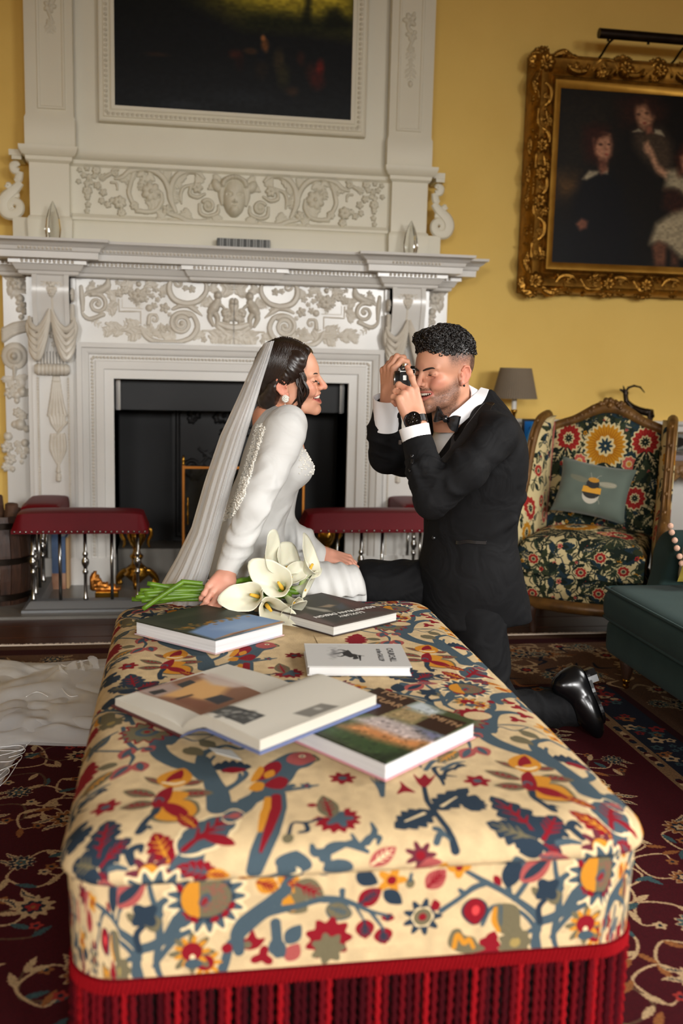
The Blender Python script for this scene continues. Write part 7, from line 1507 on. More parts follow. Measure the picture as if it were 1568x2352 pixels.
def veil(name, rows, amp, nf, ph, n=90, flare=0):      # rows: left edge px, right edge px, y px, half depth, depth centre
    v = []; f = []; R_n = len(rows)*6
    rows_ = np.array(rows, float); idx = np.linspace(0, len(rows)-1, R_n); rw = np.c_[[np.interp(idx, np.arange(len(rows)), rows_[:, j]) for j in range(6)]].T
    for i, (xl, xr, yl, yr, hd, yc) in enumerate(rw):
        a, b = at(xl, yl, yc), at(xr, yr, yc); g = i/(R_n-1)
        for k in range(n+1):
            th = -.15*PI+1.3*PI*k/n; u = .5-.5*math.cos(min(max(th, 0), PI)); w = amp*min(1, .15+4*g)*(.35+g)*(.5*math.sin(nf*th+ph+2.6*math.sin(2.3*th+ph)+.8*g)+.35*math.sin(nf*.43*th+1.7*ph+1.9*math.sin(3.1*th)-.6*g)+.3*math.sin(nf*1.7*th+3*math.sin(1.3*th)))
            e = (a+b)/2; c0, s0 = math.cos(th), math.sin(th)
            hx = (b[0]-a[0])/2; q = np.array([e[0]-(hx+w)*s0 if True else 0, yc+(hd+w)*(-c0), a[2]*(.5+.5*s0)+b[2]*(.5-.5*s0)]); v.append(q)
    for i in range(R_n-1):
        for k in range(n): a = i*(n+1)+k; f.append((a, a+1, a+n+2, a+n+1))
    o = link(name, pydata(v, f), M['tulle'], bride, smooth=True, label='sheer white tulle veil'); return v, n+1
rows = [(606, 634, 788, 781, .05, BY+.0), (596, 630, 808, 796, .066, BY+.0), (576, 622, 850, 832, .076, BY+.0), (545, 606, 920, 890, .090, BY+.01), (508, 584, 1000, 975, .105, BY+.0), (474, 553, 1100, 1080, .125, BY-.01), (441, 520, 1215, 1200, .14, BY-.01), (404, 505, 1290, 1280, .16, BY+.0), (372, 490, 1345, 1340, .17, BY+.0), (335, 490, 1420, 1420, .18, BY+.02), (290, 490, 1500, 1500, .19, BY+.03)]
veil('veil', rows, .0075, 15, 0, 150); rows2 = [(a+6, b, c_, d_, e-.012, g) for a, b, c_, d_, e, g in rows[:9]]
rows2 = [(a+(18 if i > 2 else 4), b-6, c_, d_, e-.02, g) for i, (a, b, c_, d_, e, g) in enumerate(rows[:9])]; veil('veil_under_layer', rows2, .010, 19, 2, 160)
# train of gown and veil on the carpet
def sheet(name, m, pxs, z0, amp, fr, seed, nx=70, ny=40, lab=None, plan=False):
    g = [[(x, y) if plan else atz(x, y, z0)[:2] for x, y in row] for row in pxs]; g = np.array(g); v = []; f = []; ra = np.random.default_rng(seed); nz1 = unit_noise(200, 200, (3+seed % 3, 7), ra); nz2 = unit_noise(200, 200, (7, 17), ra)
    for j in range(ny+1):
        tj = j/ny*(len(g)-1); j0 = min(int(tj), len(g)-2); fj = tj-j0; row = g[j0]*(1-fj)+g[j0+1]*fj
        for i in range(nx+1):
            ti = i/nx*(len(row)-1); i0 = min(int(ti), len(row)-2); fi = ti-i0; q = row[i0]*(1-fi)+row[i0+1]*fi
            w = nz1[int(j/ny*199), int(i/nx*199)]*.75+nz2[int(j/ny*199), int(i/nx*199)]*.25; e = min(1, 6*min(i, nx-i)/nx+.25)*min(1, 5*min(j, ny-j)/ny+.12); v.append((q[0], q[1], z0+.002+amp*w*e))
    for j in range(ny):
        for i in range(nx): a = j*(nx+1)+i; f.append((a, a+1, a+nx+2, a+nx+1))
    o = link(name, pydata(v, f), m, bride, smooth=True, label=lab); return v, nx+1, ny+1
sheet('gown_train', M['crepe'], [[(-60, 1515), (60, 1528), (160, 1545), (300, 1560)], [(-60, 1560), (40, 1585), (120, 1600), (300, 1620)], [(-60, 1640), (30, 1630), (110, 1660), (280, 1690)]], .012, .05, 26, 1, lab='white crepe gown train spread on the carpet')
sheet('gown_train', M['crepe'], [[(-.62, -1.40), (-.30, -1.48), (.0, -1.84), (.12, -1.95)], [(-.55, -1.72), (-.25, -1.82), (.0, -1.98), (.12, -2.02)], [(-.45, -2.02), (-.20, -2.08), (.0, -2.12), (.12, -2.12)]], .0125, .045, 26, 9, plan=True)
v, n, m_ = sheet('veil_train', M['tulle'], [[(-40, 1560), (80, 1530), (170, 1520), (300, 1515)], [(-40, 1620), (60, 1600), (160, 1590), (300, 1590)], [(-60, 1690), (60, 1660), (160, 1660), (290, 1670)], [(-60, 1740), (50, 1715), (150, 1718), (280, 1722)]], .018, .065, 36, 2, lab='sheer tulle train lying over the gown')
sheet('veil_train_upper', M['tulle'], [[(-40, 1590), (80, 1550), (170, 1530), (280, 1525)], [(-40, 1640), (60, 1620), (160, 1610), (280, 1610)], [(-60, 1700), (60, 1670), (160, 1680), (270, 1690)], [(-60, 1730), (50, 1708), (150, 1712), (260, 1716)]], .030, .06, 44, 5)
sheet('veil_corner', M['tulle'], [[(-80, 1690), (0, 1690), (40, 1692), (74, 1694)], [(-80, 1740), (-20, 1735), (30, 1722), (70, 1708)], [(-80, 1800), (-30, 1790), (0, 1775), (30, 1755)], [(-80, 1850), (-40, 1830), (-20, 1818), (0, 1808)]], .011, .02, 50, 4)
ed = MB()
for P in ([(0, 1702), (30, 1692), (72, 1690), (74, 1700), (60, 1712)], [(0, 1735), (30, 1728), (56, 1720), (52, 1730), (20, 1740)], [(0, 1750), (25, 1748), (50, 1735), (40, 1752), (0, 1770)], [(0, 1790), (20, 1775), (18, 1765), (0, 1780)], [(0, 1716), (40, 1712), (54, 1716), (48, 1724), (0, 1724)], [(0, 1805), (16, 1790), (30, 1770), (45, 1745)]): ed.tube(catmull([atz(x, y, .03) for x, y in P], 6), .0011, 5)
for P in ([(140, 1525), (136, 1545), (150, 1560), (140, 1575), (158, 1598), (180, 1598)], [(140, 1525), (150, 1530), (175, 1522), (200, 1516), (215, 1512)], [(60, 1600), (80, 1590), (96, 1592), (110, 1600)]): ed.tube(catmull([atz(x, y, .075) for x, y in P], 6), .0013, 5)
ed.build('satin_veil_edge', M['tulle_edge'], bride, kind='stuff', smooth=True)
ruff = MB(); v = []; f = []
for j in range(10):
    for i in range(40):
        u = i/39; p = atz(*[(1-u)*a+u*b for a, b in zip((136, 1560), (225, 1530))], .06); w = j/9; v.append((p[0]+.012*math.sin(11*u*3+w*2), p[1]-.03*w+.02*math.sin(17*u+w), .04+.075*w*(1+.25*math.sin(23*u))-.02*w*w))
for j in range(9):
    for i in range(39): a = j*40+i; f.append((a, a+1, a+41, a+40))
link('veil_ruffle', pydata(v, f), M['tulle'], bride, smooth=True)
# ================================================================== calla lily bouquet
M['spathe'] = vc_mat('calla_spathe', .42, .4, sss=.15); M['stem'] = mat('lily_stem_green', (98, 130, 34), .4, c2=(70, 104, 20), scale=14, stretch=(3, 3, 3)); M['spadix'] = mat('yellow_spadix', (226, 176, 52), .6, bump=.4, bscale=600); M['ribbon'] = mat('white_satin_ribbon', (240, 238, 240), .25, sheen=.3)
BQ = BY-.265
bq = thing('bouquet', 'bouquet of white calla lilies with long green stems tied by satin ribbon', 'bouquet', tuple(at(560, 1360, BQ)))
def calla(base, tip, face, R, name_k, bend=0.0, roll=.9, closed=False):      # base->tip axis; face: side the mouth opens to
    base, tip = np.array(base, float), np.array(tip, float); a = tip-base; L = np.linalg.norm(a); a /= L; f = np.array(face, float); f -= a*(f@a); f /= np.linalg.norm(f); s = np.cross(a, f)
    nu, nt = 18, 32; v = []; f_ = []; col = []
    for i in range(nu+1):
        u = i/nu
        for k in range(nt+1):
            th = -PI+2*PI*k/nt; back = .5+.5*math.cos(th)         # th=0 is the pointed back, +-pi the overlapping front
            top = .55+.45*back**1.6+(.10*back**12); w = u*top
            r = R*(.10+.55*w**1.2+(.75*max(0, u-.45)**1.6*roll if not closed else .12*u))
            h = L*(w-(.30*max(0, u-.55)**1.5*(1-back)*roll)-(.16*roll*max(0, u-.75)**1.3*back if not closed else 0))
            ov = (1-.06*k/nt*u)*(1+.07*u*u*math.sin(3*th+name_k*1.7)+.03*u*math.sin(7*th+name_k))
            d = -f*math.cos(th)+s*math.sin(th); p = base+a*h+d*r*ov+f*(bend*u*u*L)-f*.10*L*max(0, u-.6)*back*roll
            v.append(p); g = max(0, 1-w*2.6); col.append(s2l((208, 205, 184))*(1-g)+g*s2l((150, 176, 84)))
    for i in range(nu):
        for k in range(nt): q = i*(nt+1)+k; f_.append((q, q+1, q+nt+2, q+nt+1))
    me = pydata(v, f_); set_col(me, np.array(col)); o = link('calla_lily', me, M['spathe'], bq, smooth=True); so = o.modifiers.new('thickness', 'SOLIDIFY'); so.thickness = .0012; so.offset = 0
    MB().tube([base+a*L*.12, base+a*L*.3+f*.002, base+a*L*.58+f*.004], [.0045, .0058, .0035], 8).build('spadix', M['spadix'], o, smooth=True)
    return o, base, a
A = lambda x, y, dy=0.0: at(x, y, BQ+dy)
lil = [(A(606, 1374, -.02), A(558, 1364, -.10), (-.15, -.85, .55), .058, 0), (A(655, 1362, .02), A(628, 1325, -.05), (.35, -.9, .15), .066, 0), (A(604, 1380, -.03), A(634, 1416, -.15), (-.25, -.9, .3), .058, 0), (A(655, 1368, -.01), A(690, 1404, -.10), (.9, -.2, -.2), .036, 0), (A(640, 1385, -.04), A(680, 1412, -.14), (.2, -.5, -.8), .034, 0),
       (A(585, 1320, .03), A(640, 1272, .0), (.7, -.45, .3), .046, 0), (A(632, 1336, .03), A(672, 1284, .02), (.5, -.6, .4), .046, 0), (A(640, 1350, .02), A(684, 1312, .0), (-.1, -.9, .2), .036, 1), (A(690, 1345, .04), A(726, 1272, .02), (.75, -.5, .1), .042, 0), (A(670, 1352, .05), A(716, 1352, .03), (.5, -.3, -.7), .038, 0), (A(650, 1345, .06), A(700, 1300, .05), (.2, -.3, .8), .040, 0)]
hold = [A(500+i*1.5, 1350+((i*7) % 5)*6.5, -.004-.010*((i*3) % 3)) for i in range(len(lil))]
ends = [(312, 1372), (322, 1356), (303, 1376), (330, 1362), (338, 1340), (345, 1348), (325, 1380), (352, 1352), (340, 1386), (332, 1368), (318, 1364)]
for i, (b_, t_, fc, R, cl) in enumerate(lil):
    t_ = b_+(t_-b_)*1.22; R *= 1.0 if i < 3 else 1.3
    o, base, a = calla(b_, t_, fc, R, i, closed=bool(cl)); h = hold[i]; e = A(*ends[i], -.01+.012*(i % 3))
    P = catmull([e, e*.5+h*.5+np.array([0, 0, .004*(i % 2)]), h, h*.45+base*.55, base-a*.02, base+a*.012], 7)
    MB().tube(P, interp([.0066, .0068, .0064, .0066, .0078, .0092, .0062], len(P)), 9).build('stem', M['stem'], o, smooth=True)
P = catmull([A(418, 1337, -.03), A(413, 1341, -.035), A(375, 1366, -.04), A(328, 1399, -.045)], 6)
MB().tube(catmull([A(465, 1341, -.03), A(440, 1338, -.03), A(415, 1336, -.03)], 6), .0066, 9).tube(P, interp([.0062, .0074, .0068, .0066], len(P)), 9).build('bent_stem', M['stem'], bq, smooth=True)
rbn = MB(); n = 26; v = []; f = []
c0, c1 = A(477, 1356, -.01), A(489, 1358, -.01)
for i, c in enumerate((c0, c0*.5+c1*.5, c1)):
    for k in range(n): th = 2*PI*k/n; v.append(c+np.array([0, .030*math.cos(th), .034*math.sin(th)-.004]))
for i in range(2):
    for k in range(n): f.append((i*n+k, i*n+(k+1) % n, (i+1)*n+(k+1) % n, (i+1)*n+k))
rbn.add(v, f).build('ribbon', M['ribbon'], bq, smooth=True)
# ================================================================== the groom
GY = -2.12
groom = thing('person', 'kneeling man in black dinner suit and bow tie holding a camera to his eye', 'person', (.85, GY, 0))
gs_ = 1.0; M['wool'] = mat('black_wool_suit', (12, 12, 14), .8, spec=.22, sheen=.0, bump=.05, bscale=700, wr=.2, wscale=9); M['satin'] = mat('black_satin', (20, 20, 22), .26, spec=.6); M['shirt'] = mat('white_shirt', (238, 238, 240), .55, bump=.03, bscale=600); M['patent'] = mat('black_shoe_leather', (8, 8, 9), .22, spec=.4); M['trouser'] = mat('black_trousers', (10, 10, 12), .8, spec=.2, sheen=.0, bump=.05, bscale=700, wr=.2, wscale=9)
gR = axes((-math.cos(math.radians(28)), -math.sin(math.radians(28)), -.07), (.03, .05, 1))
g_nose = at(956, 883, GY-.06); gO = g_nose-gR@(np.array([11.3, 0, -1.5])*.01*gs_); gT = lambda *p: gO+gR@(np.array(p)*.01*gs_)
Vh, Fh = head_sdf(False, .95, open_=1.1); Ch = head_paint(Vh, False, RNG); Vh = gO+(Vh*gs_)@gR.T
NB = at(1072, 945, GY+.03)                                # base of the neck
G = dict(shN=at(1142, 1000, GY-.19), shF=at(1010, 985, GY+.18), elN=at(990, 1150, GY-.26), wrN=at(958, 972, GY-.20), elF=at(885, 1048, GY+.10), wrF=at(893, 915, GY-.02), hip=at(1075, 1320, GY+.02), kneeF=at(850, 1345, GY+.06), kneeN=atz(1085, 1630, .07))
# hands and wrists
S = Sdf(G['wrN']-[.10, .10, .06], G['wrN']+[.08, .10, .20], .0016)
S.cone(G['wrN']-[0, 0, .05], G['wrN'], .029, .026, .01); kn_ = at(930, 893, GY-.185)
tipsN = hand(S, G['wrN'], kn_-G['wrN'], (.25, -.93, .15), at(944, 893, GY-.2)-at(914, 905, GY-.2), [(6, (4, 12, 10)), (-26, (40, 62, 40)), (-22, (60, 70, 40)), (-16, (62, 72, 40))], [(.02, .018, -.012), (.046, .030, -.034), (.070, .022, -.050), (.090, .010, -.058)], .98)
Vn, Fn = S.mesh(1)
S = Sdf(G['wrF']-[.10, .11, .06], G['wrF']+[.12, .11, .18], .0016); S.cone(at(887, 962, GY+.004), G['wrF'], .027, .026, .01)
hand(S, G['wrF'], at(893, 852, GY-.03)-G['wrF'], (-.86, -.35, .25), (.25, -.9, .1), [(3, (46, 62, 40)), (0, (38, 66, 46)), (-2, (42, 70, 46)), (-4, (46, 72, 46))], [(.02, .022, -.010), (.044, .034, -.028), (.060, .030, -.052), (.074, .020, -.066)], .98)
Vf, Ff = S.mesh(1)
S = Sdf((.55, GY-.3, .35), (1.15, GY+.35, 1.05), .008); S.cone(NB-[0, 0, .02], at(1085, 1060, GY), .06, .10, .04); S.ell(at(1090, 1090, GY), (.11, .16, .15), None, .04); S.ell(at(1080, 1260, GY), (.11, .15, .18), None, .06)
Vb, Fb = S.mesh(1)
V, Fq = join((Vh, Fh), (Vn, Fn), (Vf, Ff), (Vb, Fb)); sk = lambda V_: skin_paint(V_, (206, 150, 122))
Cn = np.concatenate([Ch, skin_paint(Vn, (208, 152, 124), (196, 112, 92), [t[0] for t in tipsN]+[kn_]), sk(Vf), sk(Vb)])
ob_ = link('body', npmesh(V, Fq), M['skin'], groom, smooth=True); set_col(ob_.data, Cn); head_extras(groom, gR, gO, gs_, False)
# hair: short curls over a faded base
rg_ = np.random.default_rng(6); S = Sdf((-.125, -.09, .02), (.115, .09, .165), .003); c = .01
S.ell(np.array((-.9, 0, 6.3))*c, np.array((9.6, 6.95, 8.7))*c); S.ell(np.array((6.4, 0, 11.6))*c, np.array((2.6, 4.4, 2.0))*c, None, .02); S.ell(np.array((9.2, 0, 4.6))*c, np.array((4.6, 7.5, 3.6))*c, None, .008, True)
V, Fq = S.mesh(1); N = vnormals(V, Fq); V = V+N*(.0022*np.sin(V[:, 0]*330+4*np.sin(V[:, 1]*210))*np.sin(V[:, 1]*300+3*np.sin(V[:, 2]*260)))[:, None]
link('hair', npmesh(gO+(V*gs_)@gR.T, Fq), M['curl'], groom, smooth=True)
cl = MB(); skd_ = np.sqrt(((V[:, 0]+.008)/.094)**2+(V[:, 1]/.072)**2+((V[:, 2]-.046)/.082)**2); cand = np.nonzero((skd_ > 1.0) & (V[:, 2] > .062))[0]
for i in rg_.permutation(cand)[:1300]:
    p = V[i]; n = N[i]; t = np.cross(n, rg_.normal(size=3)); t /= np.linalg.norm(t); b_ = np.cross(n, t); r = rg_.uniform(.0035, .0070)*min(1.0, .35+max(0, skd_[i]-1)*6)
    P = [gO+gR@(p+n*(r*.5+r*.8*math.sin(a*.5))+t*r*math.cos(a)+b_*r*math.sin(a)) for a in np.linspace(0, 4.6, 8)]; cl.tube(P, [.0012, .0019, .0019, .0018, .0016, .0013, .001, .0006], 4)
cl.build('curls', M['curl'], groom, kind='stuff', smooth=True)
ep = gT(-.4, 7.75, -2.6); MB().sphere(ep, .0034, 10, 6).build('ear_stud', M['patent'], groom, smooth=True)
# jacket
S = Sdf((.44, GY-.40, .22), (1.16, GY+.36, 1.08), .0062)
ax_ = axes((-.92, -.36, 0), (.02, 0, 1))
def trunk(g):
    S.ell(at(1092, 1048, GY), (.125+g, .195+g, .145+g), ax_, 0); S.ell(at(1088, 1130, GY), (.130+g, .178+g, .15+g), ax_, .06); S.ell(at(1076, 1230, GY), (.125+g, .165+g, .15+g), ax_, .06); S.ell(at(1072, 1330, GY), (.138+g, .175+g, .14+g), ax_, .06); S.cone(at(1070, 1330, GY), at(1074, 1410, GY), .135+g, .15+g, .05)
trunk(.0)
sh0 = at(1098, 950, GY+.02)
S.cone(sh0, G['shN']+[-.01, .05, .010], .056, .058, .04); S.cone(sh0, G['shF'], .056, .058, .04); S.ell(at(1140, 1010, GY-.04), (.05, .12, .09), None, .05); S.cone(at(1118, 915, GY+.02), at(1130, 960, GY), .028, .05, .03)
# the open front: everything before the lapel line
la, lb_ = at(1120, 896, GY-.08), at(984, 1072, GY-.17); vw = (la+lb_)/2-CAM; pn = np.cross(lb_-la, vw); pn /= np.linalg.norm(pn); pn = pn if pn[0] < 0 else -pn
X, Y, Z = np.meshgrid(*S.ax, indexing='ij', sparse=True); cutp = (X-la[0])*pn[0]+(Y-la[1])*pn[1]+(Z-la[2])*pn[2]
S.v = np.maximum(S.v, np.minimum(cutp, Z-lb_[2]).astype(np.float32))
S.half(at(1080, 1422, GY), (.05, 0, -1), .004)
S.chain([G['shN'], at(1070, 1080, GY-.27), G['elN']], [.062, .055, .050], .02, kk=.015); S.chain([G['elN'], at(975, 1080, GY-.24), at(960, 1018, GY-.21)], [.050, .050, .043], .010, kk=.015)
for x0, y0, x1, y1, dy in ((1122, 1022, 1040, 1078, -.262), (1108, 1052, 1020, 1112, -.282), (1082, 1088, 1000, 1142, -.298), (1150, 1006, 1090, 1026, -.240), (1004, 1100, 986, 1152, -.304), (984, 1092, 1032, 1082, -.300), (966, 1060, 996, 1122, -.288), (946, 1072, 966, 1132, -.286), (1060, 1110, 1010, 1160, -.300), (1178, 1150, 1120, 1200, -.150), (1182, 1195, 1120, 1226, -.155), (1176, 1110, 1130, 1150, -.160)):
    S.cone(at(x0, y0, GY+dy+.004), at(x1, y1, GY+dy+.004), .008, .005, .016)
S.chain([G['shF'], at(930, 1050, GY+.16), G['elF']], [.066, .058, .050], .02, kk=.02); S.chain([G['elF'], at(883, 990, GY+.04), at(887, 945, GY+.0)], [.053, .050, .043], .014, kk=.02)
S.chain([at(1110, 1310, GY-.06), at(1150, 1385, GY-.04), at(1158, 1430, GY-.03)], [.10, .085, .085], .05)
S.half(at(1080, 1424, GY), (.05, 0, -1), .004)
S.cone(NB+[-.01, -.01, -.0], gT(-3.4, 0, -6), .058, .062, .004, True)              # room for the collar
vx = [at(1030, 952, GY-.12), at(968, 1118, GY-.12)]
V, Fq = S.mesh(1); N = vnormals(V, Fq)
D = folds(V, N, G['shN'], G['elN'], 120, .010, .10, 0, 50)+folds(V, N, at(1040, 1110, GY-.27), G['elN'], 150, .010, .085, 1, 70)+folds(V, N, G['elN'], at(965, 1040, GY-.22), 130, .009, .075, 2, 60)+folds(V, N, G['elF'], at(887, 950, GY), 120, .009, .07, 0, 60)+folds(V, N, G['shF'], G['elF'], 120, .008, .09, 2, 50)
D *= .8; D += folds(V, N, at(1050, 1105, GY-.27), at(1000, 1150, GY-.27), 260, .005, .08, .3, 120)+folds(V, N, G['elN'], at(965, 1040, GY-.22), 230, .005, .07, .9, 100); D += folds(V, N, at(1180, 1080, GY-.06), at(1170, 1260, GY-.06), 75, .010, .12, .4, 18)+cloth_noise(V, N, .0020, 18, 2)
jk = link('jacket', npmesh(V+D, Fq), M['wool'], groom, smooth=True)
V0, N0 = V+D, N
# shirt front, collar, bow tie
def ribbon_on(name, m, pts, wd, th, parent=groom, up=None):
    b = MB(); P = catmull(pts, 6); Wd = interp(wd, len(P)); v = []; f = []; n = len(P); upv = np.array(up if up is not None else (0, -1, .2), float)
    for i, p in enumerate(P):
        t = P[min(i+1, n-1)]-P[max(i-1, 0)]; t = t/np.linalg.norm(t); s = np.cross(t, upv); s /= np.linalg.norm(s); q = np.cross(s, t)
        for a, c_ in ((-1, -1), (1, -1), (1, 1), (-1, 1)): v.append(p+s*a*Wd[i]+q*c_*th)
    for i in range(n-1):
        for k in range(4): f.append((i*4+k, i*4+(k+1) % 4, (i+1)*4+(k+1) % 4, (i+1)*4+k))
    f += [(3, 2, 1, 0), tuple((n-1)*4+k for k in range(4))]; return b.add(v, f).build(name, m, parent, smooth=False, bevel=.001, seg=1)
S = Sdf(NB-[.16, .16, .15], NB+[.12, .14, .12], .003)
na = gT(-2.6, 0, -7.5); nb = NB+[.0, 0, .0]
ribbon_on('collar_leaf', M['shirt'], [at(1113, 893, GY+.015), at(1099, 914, GY-.060), at(1074, 940, GY-.088), at(1048, 962, GY-.108), at(1032, 974, GY-.114)], [.013, .018, .020, .021, .014], .002, up=(-.35, -.9, .2))
dcol = (na-nb)/np.linalg.norm(na-nb)
S.cone(nb-dcol*.035, nb+dcol*.06, .076, .069); S.cone(nb-dcol*.10, nb+dcol*.12, .064, .0615, 0, True); S.half(nb+dcol*.060+[.012, 0, .006], dcol+[-.10, 0, .0], .002); S.half(nb-dcol*.045, -dcol, .002)
V, Fq = S.mesh(1); link('shirt_collar', npmesh(V, Fq), M['shirt'], groom, smooth=True)
S = Sdf((.5, GY-.32, .70), (1.16, GY+.30, 1.06), .006); S.ell(at(1092, 1048, GY), (.117, .185, .138), ax_, 0); S.ell(at(1088, 1130, GY), (.122, .168, .145), ax_, .06); S.cone(sh0, G['shN']+[-.01, .05, .004], .046, .046, .04); S.cone(sh0, G['shF'], .046, .046, .04); S.half((0, 0, .80), (0, 0, -1), .003)
V, Fq = S.mesh(1); link('shirt', npmesh(V, Fq), M['shirt'], groom, smooth=True); VS, NS = V, vnormals(V, Fq)
bt = at(1028, 962, GY-.095)
fr = ax_[:, 0]; sd = ax_[:, 1]; upz = np.array([0, 0, 1.0])
chest = lambda a, b: bt+sd*a-upz*b+fr*(-.0)
# lapels: satin, on the jacket front
lapN = [at(1112, 905, GY-.06), at(1094, 945, GY-.135), at(1062, 985, GY-.195), at(1020, 1030, GY-.215), at(985, 1085, GY-.215)]
def drape(pts, off):         # lay points on the jacket surface
    out = []
    for p in pts:
        d = ((V0-p)**2).sum(1); i = np.argmin(d); out.append(V0[i]+N0[i]*off)
    return out
cf = at(1008, 1000, GY-.12)
def sdrape(pts, off):
    out = []
    for p in pts: k = np.argmin(((VS-p)**2).sum(1)); out.append(VS[k]+NS[k]*off)
    return out
lp_ = drape([at(1128, 932, GY-.08), at(1118, 956, GY-.12), at(1098, 990, GY-.19), at(1056, 1036, GY-.21), at(1002, 1076, GY-.20)], .003)
ribbon_on('lapel', M['satin'], lp_, [.006, .014, .025, .022, .008], .003, up=(-.45, -.85, .25))
ribbon_on('lapel', M['satin'], sdrape([at(1010, 975, GY-.10), at(998, 1000, GY-.15), at(990, 1030, GY-.18), at(984, 1066, GY-.19)], .006), [.012, .026, .028, .012], .003, up=(-.7, -.6, .25))
# bow tie
bw = at(1026, 962, GY-.125); e1 = (at(1050, 975, GY-.165)-at(1002, 952, GY-.09)); e1 /= np.linalg.norm(e1); nf = np.cross(e1, upz); nf = nf if nf[1] < 0 else -nf; e2 = np.cross(nf, e1)
def wing(sg):
    v = []; f = []
    for i in range(9):
        u = i/8; hh = .007+.017*sm(np.array(u), .05, .8); 
        for k in range(7): a = -1+2*k/6; v.append(bw+e1*sg*(.004+.044*u)+e2*(hh*a)+nf*(.004+.006*math.sin(PI*u)+.003*math.cos(a*6)*(1-u)))
    n = len(v); v += [p-nf*.008 for p in v[:n]]
    for i in range(8):
        for k in range(6): q = i*7+k; f += [(q, q+1, q+8, q+7), (q+n, q+n+7, q+n+8, q+n+1)]
    bd_ = [k for k in range(7)]+[i*7+6 for i in range(1, 9)]+[8*7+k for k in range(5, -1, -1)]+[i*7 for i in range(7, 0, -1)]
    for a, b in zip(bd_, bd_[1:]+bd_[:1]): f.append((a, a+n, b+n, b))
    return MB().add(v, f)
wing(1).build('bow_tie', M['satin'], groom, auto=.8); wing(-1).build('bow_tie', M['satin'], groom, auto=.8); MB().sphere(bw+nf*.006, (.009, .008, .011), 12, 8).build('bow_knot', M['satin'], groom, smooth=True)
# cuffs, links, buttons, pocket
def cuff(c0, c1, r0, r1, nm):
    d = np.array(c1)-c0; d /= np.linalg.norm(d); a = np.cross(d, [0, 1, 0]); a /= np.linalg.norm(a); b_ = np.cross(d, a); v = []; f = []; n = 28
    for p, r in ((c0, r0), (c1, r1), (c1, r1-.004), (np.array(c0)*.3+np.array(c1)*.7, r1-.008)):
        for k in range(n): th = 2*PI*k/n; v.append(np.array(p)+(a*math.cos(th)+b_*math.sin(th))*r)
    for i in range(3):
        for k in range(n): f.append((i*n+k, i*n+(k+1) % n, (i+1)*n+(k+1) % n, (i+1)*n+k))
    MB().add(v, f).build('shirt_cuff', M['shirt'], groom, auto=.7)
cuff(at(963, 1034, GY-.214), at(950, 980, GY-.200), .040, .043, 'n'); cuff(at(886, 985, GY+.015), at(888, 914, GY-.018), .038, .042, 'f')
q = at(918, 1016, GY-.235); MB().box(q-[.004, .004, .006], q+[.004, .004, .006]).build('cufflink', M['bronze'], groom, bevel=.001)
q = at(866, 933, GY-.03); MB().tube([q+[0, 0, .006], q-[0, 0, .006]], .0018, 6).build('cufflink', M['bronze'], groom)
for x, y in ((940, 1044), (944, 1055), (948, 1066), (953, 1077)):
    p = drape([at(x, y, GY-.27)], .002)[0]; MB().lathe([(.0, -.002), (.0055, -.0015), (.006, .001), (.0, .002)], tuple(p), 10, 'y').build('sleeve_button', M['satin'], groom, smooth=True)
p = drape([at(957, 1238, GY-.07)], .002)[0]; MB().sphere(p, (.008, .006, .008), 10, 6).build('jacket_button', M['satin'], groom, smooth=True)
pk = drape([at(x, y, GY-.17) for x, y in ((1018, 1254), (1040, 1252), (1066, 1251), (1092, 1249), (1116, 1247))], .002); ribbon_on('pocket_welt', M['satin'], pk, [.0058]*5, .002, up=(-.2, -1, 0))
# watch
wc = at(955, 967, GY-.205); wn = np.array([-.45, -.86, .22]); wn /= np.linalg.norm(wn); dirw = at(944, 930, GY-.19)-wc; dirw -= wn*(dirw@wn); dirw /= np.linalg.norm(dirw); sw = np.cross(wn, dirw)
M['dial'] = mat('black_dial', (14, 14, 15), .25)
def disc(c, r0, r1, h0, h1, m, nm, par, n=28):
    v = []; f = []
    for r, h in ((r0, h0), (r0, h1), (r1, h1), (r1, h1-.0012)):
        for k in range(n): th = 2*PI*k/n; v.append(c+(dirw*math.cos(th)+sw*math.sin(th))*r+wn*h)
    for i in range(3):
        for k in range(n): f.append((i*n+k, i*n+(k+1) % n, (i+1)*n+(k+1) % n, (i+1)*n+k))
    f.append(tuple(3*n+k for k in range(n))); f.append(tuple(range(n))[::-1]); return MB().add(v, f).build(nm, m, par, auto=.6)
wp = wc+wn*.020; wa = disc(wp, .0215, .018, .0, .010, M['patent'], 'watch', groom); wd_ = disc(wp, .0178, .0172, .0085, .0092, M['dial'], 'watch_dial', wa)
mk = MB()
for k in range(12): th = 2*PI*k/12; d = dirw*math.cos(th)+sw*math.sin(th); mk.tube([wp+d*.0128+wn*.0096, wp+d*.0158+wn*.0096], .0005, 5)
mk.tube([wp+wn*.0099, wp+dirw*.0115+wn*.0099], .0005, 5).tube([wp+wn*.0099, wp+(dirw*.4+sw*.9)*.008+wn*.0099], .0006, 5); mk.build('watch_markings', M['steel'], wa)
for off in ((-.006, -.004), (.006, -.004), (0, .007)):
    c = wp+dirw*off[1]+sw*off[0]; P = [c+(dirw*math.cos(t)+sw*math.sin(t))*.0036+wn*.0096 for t in np.linspace(0, 2*PI, 13)]; MB().tube(P, .0004, 4).build('subdial', M['steel'], wa)
st2 = MB()
ctr = wc; ra_ = .031
